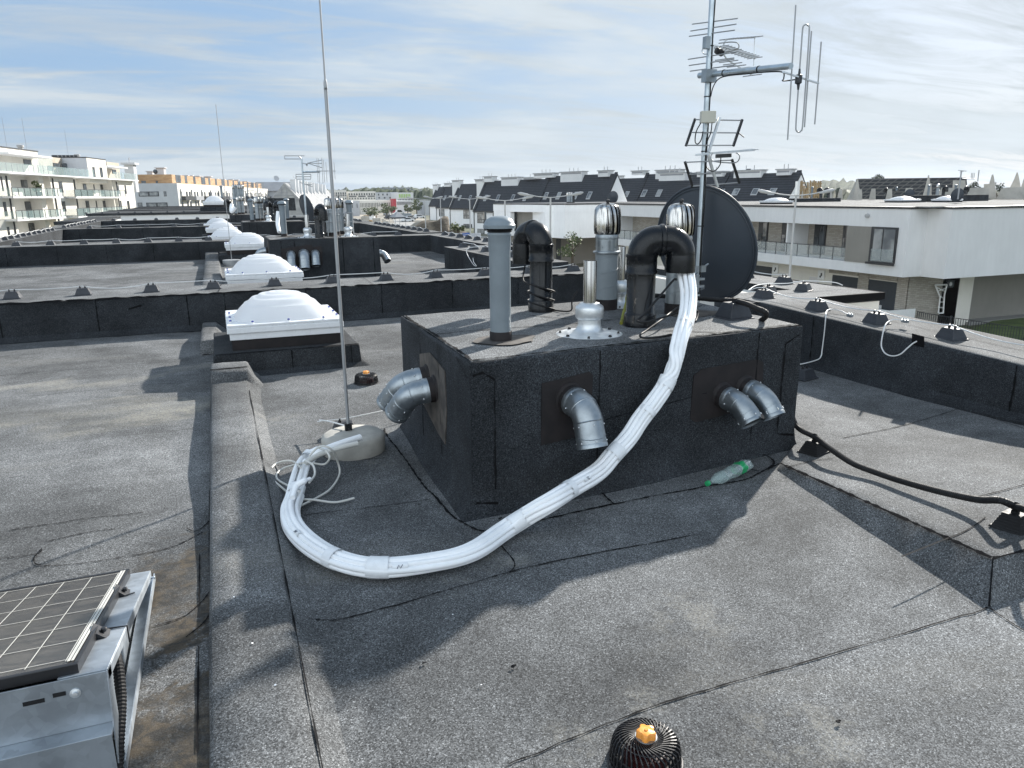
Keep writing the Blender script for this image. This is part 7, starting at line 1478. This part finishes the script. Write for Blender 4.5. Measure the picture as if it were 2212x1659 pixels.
rg_ = random.Random(5); m = MB(); 
for k in range(2600): 
    a = onD(*fA(rg_.uniform(545, 830), rg_.uniform(770, 830)), rg_.uniform(50, 66)); d = Vector((rg_.gauss(0,.15), rg_.gauss(0,.15), rg_.uniform(.3,.8))); m.face([m.vert((a.x, a.y, -6.3)), m.vert((a.x+.05, a.y, -6.3)), m.vert((a.x+d.x, a.y+d.y, -6.3+d.z*2.4))], False)
tag(m.build('grass', 'leaf'), None, None, None, 'stuff')
# ------------------------------------------------------------------ dark tiled row houses
RD = Vector((.29,-.956,0)).normalized(); RN = Vector((RD.y, -RD.x, 0)); RN = RN if RN.x < 0 else -RN     # outward (towards us)
def ray_hit(A, px, py):                                  # where the line A + t RD crosses the sight plane of px
    d = ray(px, py); return (A.x*d.y-A.y*d.x)/(RD.y*d.x-RD.x*d.y)
def row_house(label, xL, yL, xR, ze=-1.2, zr=4.5, hd=3.2, rear=3.2, wins=(), sky=(), chim=(), gable=False, f=fA, group=None, D=None, base=-6.5):
    A = onZ(*f(xL, yL), ze) if D is None else onD(*f(xL, yL), D); 
    if D is not None: ze = A.z
    Lh = ray_hit(A, *f(xR, yL)); B = A+RD*Lh; t_ = thing('tiled_house', label, 'house', (A.x, A.y, base), 0, group); I = -RN
    m = MB(); A0 = Vector((A.x, A.y, 0)); B0 = Vector((B.x, B.y, 0)); Z = lambda p, z: Vector((p.x, p.y, z))
    prof = lambda P: [Z(P, base), Z(P+I*(hd+rear), base), Z(P+I*(hd+rear), ze), Z(P+I*hd, zr-.15), Z(P, ze)]
    m.extrude(prof(A0), B0-A0); m.build('wall', 'bright_render', t_)
    m = MB()
    for s in (0, 1):
        e = -.35 if s == 0 else hd+rear+.35; zz = ze-.35*(zr-ze)/hd
        m.extrude([Z(A0+I*e, zz+.02), Z(A0+I*hd, zr+.02), Z(A0+I*hd, zr+.25), Z(A0+I*e, zz+.25)], B0-A0)
    m.build('roof', 'tile', t_)
    m = MB(); m.extrude([Z(A0+I*-.45, ze-.55), Z(A0+I*-.33, ze-.55), Z(A0+I*-.33, ze-.25), Z(A0+I*-.45, ze-.25)], B0-A0); m.tube([Z(A0-I*.1, base), Z(A0-I*.1, ze-.3)], .09, 6); m.build('gutter', 'dark_frame', t_)
    for P, s in ((A0, 1), (B0, -1)): m = MB(); m.extrude([Z(P+I*-.35, ze-.35*(zr-ze)/hd+.24), Z(P+I*hd, zr+.24), Z(P+I*hd, zr+.5), Z(P+I*-.35, ze-.35*(zr-ze)/hd+.5)], RD*s*.7); m.build('verge', 'tile', t_)
    for (x0, y0, x1, y1) in wins:
        ta_, tb_ = ray_hit(A, *f(x0, y0)), ray_hit(A, *f(x1, y1)); pa, pb = A+RD*ta_, A+RD*tb_; za, zb = onD(*f(x0, y0), math.hypot(pa.x, pa.y)).z, onD(*f(x1, y1), math.hypot(pb.x, pb.y)).z
        m = MB(); m.extrude([Z(A0+RD*ta_+RN*.05, zb), Z(A0+RD*tb_+RN*.05, zb), Z(A0+RD*tb_+RN*.05, za), Z(A0+RD*ta_+RN*.05, za)], I*.1); w = m.build('window', 'dark_frame', t_); m = MB(); wd = (tb_-ta_)
        for u0, u1 in ((.06, .47), (.53, .94)):
            for v0, v1 in ((.05, .33), (.39, .95)): m.extrude([Z(A0+RD*(ta_+wd*u)+RN*.055, zb+(za-zb)*v) for u, v in ((u0,v0),(u1,v0),(u1,v1),(u0,v1))], I*.02)
        m.build('pane', 'glass_light', w)
    for x in sky:
        tt = ray_hit(A+I*1.35, *f(x, 330)); fr0 = .36; m = MB(); w_ = .5; c0 = A0+RD*tt; q = []
        for u, v in ((-w_, fr0-.11), (w_, fr0-.11), (w_, fr0+.11), (-w_, fr0+.11)): q.append(Z(c0+RD*u+I*hd*v+RN*.06, ze+(zr-ze)*v+.30))
        m.extrude(q, Vector((0,0,.05))); w = m.build('roof_window', 'lamp_metal', t_); m = MB(); cc_ = sum(q, Vector())/4; m.extrude([cc_+(p-cc_)*.78+Vector((0,0,.06)) for p in q], Vector((0,0,.02))); m.build('pane', 'glass_light', w)
    for (x, w_, h0, h1) in chim:
        h1 *= .45
        tt = ray_hit(A+I*hd, *f(x, 200)); c0 = A0+RD*tt+I*hd; ang = math.atan2(RD.y, RD.x); m = MB(); m.frustum(Z(c0, zr-h0), w_, 1.3, w_, 1.3, h0+h1, ang); c_ = m.build('chimney', 'white_render', t_)
        m = MB(); m.frustum(Z(c0, zr+h1), w_+.3, 1.6, w_+.3, 1.6, .15, ang); n_ = 2 if w_ < 5 else 3
        for k in range(n_): m.tube([Z(c0+RD*((k+.5)/n_-.5)*w_*.6, zr+h1), Z(c0+RD*((k+.5)/n_-.5)*w_*.6, zr+h1+.75)], .06, 6)
        m.build('chimney_cap', 'lamp_metal', c_)
        m = MB(); m.frustum(Z(c0+RN*.02, zr+h1-.32), w_*.9, 1.31, w_*.9, 1.31, .22, ang); m.build('flue_slots', 'grey_render', c_)
    return t_
row_house('leftmost and farthest dark tiled white house of the row', 62, 408, 138, chim=((140,3.0,3.0,2.2),))
row_house('second dark tiled white house from the left of the row', 140, 424, 280, wins=((165,455,228,537),), sky=(238,), chim=((275,3.0,.2,1.6),))
row_house('third dark tiled white house from the left, with brown door behind soil', 290, 433, 546, wins=((435,465,506,562),(438,618,535,720)), sky=(405,518), chim=((373,3.4,4.6,2.6),))
h4 = row_house('fourth dark tiled white house with four roof windows', 556, 458, 1235, wins=((590,498,680,612),(762,498,820,560),(915,498,955,565),(592,672,672,760)), sky=(692,828,992,1130), chim=((635,3.0,.1,1.2),(735,3.0,.0,2.4),(972,5.6,1.0,1.6),(1200,4.5,-.3,1.2)))
D5 = 139.5
A5 = onD(*fA(1232, 462), D5); row_house('fifth dark tiled house with a white gable end, above the white house roofs', 1228, 455, 1985, D=D5, zr=4.75, sky=(1360,1500,1688,1838), chim=((1350,5.6,.0,1.6),(1655,5.6,.9,1.7),(2008,2.4,.2,1.6)))
f3 = K(1040,380,.2893)
row_house('sixth dark tiled house with roof windows, left of the antenna mast', 1868, 470, 2760, f=f3, D=128, zr=4.6, sky=(1980,2110,2330,2480), chim=((1935,2.6,-.2,1.7),(2195,5,.6,1.6)))
row_house('rear dark tiled house seen between the two gables', 1640, 460, 1900, f=f3, D=150, zr=4.4, sky=(1730,1830), chim=((1715,4,-.2,1.5),))
fc4 = K(1640,380,.4159)
row_house('seventh dark tiled house, rightmost, ending in a thin white gable', 330, 318, 779, f=fc4, D=112, zr=4.0, sky=(390,480,595,700), chim=((108,5,.4,1.5),(335,4.5,.0,1.4),(560,4.4,.3,1.4),(775,2.0,.1,1.3)))
for k, (x, y, w_, l) in enumerate(((655,150,3.2,'first'),(735,135,3.6,'second'),(870,152,3.2,'third'),(1205,145,4.4,'fourth'),(1440,132,2.2,'fifth'),(1790,128,3.2,'sixth'),(2105,125,5,'seventh'))):
    c0 = onD(*fA(x, y), 185); m = MB(); m.frustum(c0-Vector((0,0,4)), w_, 1.4, w_, 1.4, 4.0, -.3); m.frustum(c0, w_+.3, 1.7, w_+.3, 1.7, .2, -.3)
    for s in (-.25, .25): m.tube([c0+Vector((s*w_,0,0)), c0+Vector((s*w_,0,.8))], .07, 5)
    tag(m.build('chimney', 'white_render'), f'white chimney top showing over the tiled ridges, {l} from the left', 'chimney', 'chimneys of the hidden rear row')
# ------------------------------------------------------------------ building shells at the far right
D7 = 96.
def r7(x, y, D=D7): return onD(*fR(x, y), D)
br = thing('unfinished_house', 'unfinished house roof covered in dark membrane and battens at far right', 'building', r7(1200, 350))
a, b, c, d = r7(725, 350), r7(1715, 350, 90), r7(1700, 155, 94), r7(728, 167, 100); back = Vector((c.x-b.x, c.y-b.y, 0)).normalized()
m = MB(); m.extrude([a, b, c, d], Vector((.1,.35,-.1))); m.build('roof', 'batten_roof', br); m = MB(); m.hexa([Vector((a.x,a.y,-6.3)), Vector((b.x,b.y,-6.3)), Vector((c.x,c.y,-6.3))+Vector((3,8,0)), Vector((d.x,d.y,-6.3))+Vector((3,8,0)), a, b, c+Vector((.2,.5,-.4)), d+Vector((.2,.5,-.4))]); m.build('wall', 'block_wall', br)
def shell(poly, D, label, th=.9, nme='block_gable'):
    m = MB(); q = [r7(x, y, D) for x, y in poly]; v = Vector((q[0].x, q[0].y, 0)).normalized(); m.extrude(q, v*th); z0 = min(p.z for p in q)
    return tag(m.build(nme, 'block_wall'), label, 'unfinished wall')
shell([(685,358),(772,358),(768,330),(742,240),(733,168),(722,168),(712,215)], 89, 'tall narrow block gable at the left end of the batten roof')
shell([(1300,350),(1388,350),(1388,210),(1375,205),(1366,135),(1358,135),(1330,250)], 84, 'tallest pointed block gable in front of the batten roof')
shell([(1890,345),(1968,345),(1960,270),(1945,150),(1938,130),(1926,130),(1905,200),(1895,250)], 86, 'pointed block gable right of the aerial mast')
shell([(2085,250),(2185,250),(2168,150),(2156,110),(2148,110),(2120,180)], 92, 'pointed block gable second from the right edge')
shell([(2185,250),(2290,250),(2270,120),(2240,100),(2205,180)], 92, 'pointed block gable cut by the right edge')
for k, (x0, x1, y0, l) in enumerate(((468,505,265,'short block pillar, first right of the bent pipes'),(552,594,258,'short block pillar, second right of the bent pipes'),(732,770,262,'stepped block pillar at the batten roof foot'),(838,890,255,'leaning block pillar before the batten roof'),(985,1038,258,'block pillar left of the small dish'),(1145,1225,250,'wide block pillar behind the small dish'),(225,242,268,'thin block pillar right of the lamp arm'))):
    shell([(x0-10,355),(x1,355),(x1-2,y0),(x0+14,y0)], 82+k*.7, l, .8, 'block_pillar')
shell([(1400,350),(1690,350),(1690,252),(1480,248),(1440,300)], 80, 'low block wall left of the aerial mast', .8, 'block_wall'); shell([(1575,252),(1695,252),(1690,180),(1580,182)], 81, 'block chimney wall behind the aerial mast', .8, 'block_wall')
shell([(1690,340),(1905,340),(1900,245),(1735,248)], 80, 'block wall right of the aerial mast', .8, 'block_wall'); shell([(1965,350),(2300,350),(2300,235),(2060,245),(2010,255)], 82, 'wide block wall at the right edge', .8, 'block_wall'); shell([(1850,300),(1930,300),(1930,210),(1855,215)], 95, 'rear block wall between two pointed gables', .8, 'block_wall')
sc = thing('scaffold', 'timber scaffold right of the tiled house gable', 'scaffold', r7(270, 350, 110)); m = MB(); rs = random.Random(8)
for k in range(16): x = 128+k*18+rs.uniform(-5, 5); top = 200-rs.uniform(0, 20) if k not in (7, 8) else 250; m.tube([r7(x, 360, 108), r7(x, top, 108)], .10, 4)
for y in (205, 240, 275, 310): m.tube([r7(125, y, 108), r7(262, y, 108)], .12, 4); m.tube([r7(330, y+10, 108), r7(410, y+5, 108)], .12, 4)
m.build('timber_frame', 'timber', sc); m = MB(); m.extrude([r7(190,350,109), r7(262,350,109), r7(262,200,109), r7(190,200,109)], Vector((.2,.6,0))); m.build('wall', 'block_wall', sc)
# hedge of far trees and hills
p = r7(940, 97, 150); tree((p.x, p.y, p.z-5.0), 4.9, 5.4, 'big bare looking tree behind the batten roof', 1500, .17, 31, 'leaf_dark')
p = r7(1765, 190, 190); tree((p.x, p.y, p.z-4), 3.9, 3.6, 'dark tree right of the aerial mast on the skyline', 700, .16, 33, 'leaf_dark'); p = r7(1985, 205, 170); tree((p.x, p.y, p.z-4), 3.9, 3., 'dark bush between two pointed gables', 500, .16, 35, 'leaf_dark')
def ridge(nme, D, pts, f, depth, jag, seed, material='forest'):
    m = MB(); fine = []
    P_ = [onD(*f(x, y), D) for x, y in pts]
    for a, b in zip(P_, P_[1:]):
        n_ = max(2, int((b-a).length/(D*.0035)))
        for k in range(n_): fine.append(a.lerp(b, k/n_))
    fine.append(P_[-1]); rows = []
    for v, hf in ((-.5, 0), (-.3, .6), (-.12, .9), (0, 1), (.2, .93), (.6, .6), (1, 0)):
        row = []
        for i, p in enumerate(fine):
            d = Vector((p.x, p.y, 0)).normalized(); h_ = (p.z+7)*hf+jag*hf*(noise.noise(Vector((i*.9, v*5, seed)))+.6*noise.noise(Vector((i*2.3, v*9, seed+3)))); q = p+d*v*depth; row.append(m.vert((q.x, q.y, -7+h_)))
        rows.append(row)
    for A, B in zip(rows, rows[1:]):
        for k in range(len(A)-1): m.face([A[k], A[k+1], B[k+1], B[k]], False)
    return tag(m.build(nme, material), None, None, None, 'structure')
fd = lambda x, y: (x, y)
ridge('wooded_hills', 1500, [(-600,425),(-100,422),(300,421),(560,414),(760,409),(840,404),(930,407),(1010,405),(1120,408),(1500,405)], fd, 500, 8, 2)
ridge('wooded_hills', 1100, [(1450,408),(1560,404),(1700,402),(1755,393),(1800,388),(1850,392),(1905,404),(2000,408),(2150,412),(2400,404),(3000,400)], fd, 400, 6, 7)
ridge('woods', 520, [(640,414),(720,412),(830,408),(900,411),(1000,410),(1080,414)], fd, 60, 3, 12)
ridge('woods', 260, [(1700,425),(1760,416),(1815,409),(1850,412),(1900,418),(2000,420),(2300,412)], fd, 40, 2.2, 15, 'leaf_dark')
ridge('woods', 900, [(-900,416),(-300,414),(0,415),(300,414),(520,412),(600,414)], fd, 200, 5, 19)

# ------------------------------------------------------------------ scraps lying on the deck
rs = random.Random(12)
for k, (px, py, l) in enumerate(((978,1328,'curled black felt scrap below the white bundle'),(1108,1440,'small dark crumb on the open deck below the pipe shadows'),(915,1433,'dark crumb in the lower left of the open deck'),(1810,1560,'dark twig scrap right of the near drain'),(700,985,'dark crumb left of the rod foot'),(690,880,'dark crumb on the deck between strip and rod'),(1080,1120,'small dark scrap close to the shaft foot'),(905,1090,'grey scrap in the shade left of the shaft'),(595,1480,'tiny pale chip on the raised strip'),(545,1390,'pale chip near the gutter edge of the strip'),(1040,1480,'pale speck of litter on the lower deck'),(505,1290,'white chip on the left side of the strip'))):
    p = onZ(px, py, .085 if px < 600 else .006); pale = 'pale' in l or 'white' in l; m = MB(); s_ = .004 if pale else rs.uniform(.005, .009)
    m.lathe([(s_*.3,0),(s_,.002),(s_*.8,s_*.5),(0,s_*.55)], p, 6, (rs.uniform(-.3,.3), rs.uniform(-.3,.3), 1), smooth=False)
    if not pale: m.lathe([(s_*.2,0),(s_*.7,.001),(0,s_*.5)], p+Vector((s_*1.3, s_*.4, 0)), 5, smooth=False)
    tag(m.build('scrap', 'white_tape' if pale else 'bitumen'), l, 'scrap')
# ------------------------------------------------------------------ the air
m = MB().box(-2900, 2900, -700, 2900, -7.6, 60)
hz_ = m.build('haze', []); hm = bpy.data.materials.new('haze_air'); hm.use_nodes = True; hm.node_tree.nodes.clear()
ho = hm.node_tree.nodes.new('ShaderNodeOutputMaterial'); hv = hm.node_tree.nodes.new('ShaderNodeVolumePrincipled'); hv.inputs['Color'].default_value = (.80, .88, .96, 1); hv.inputs['Density'].default_value = .00009; hv.inputs['Anisotropy'].default_value = .3
hm.node_tree.links.new(hv.outputs[0], ho.inputs['Volume']); hz_.data.materials.append(hm); hz_['kind'] = 'stuff'
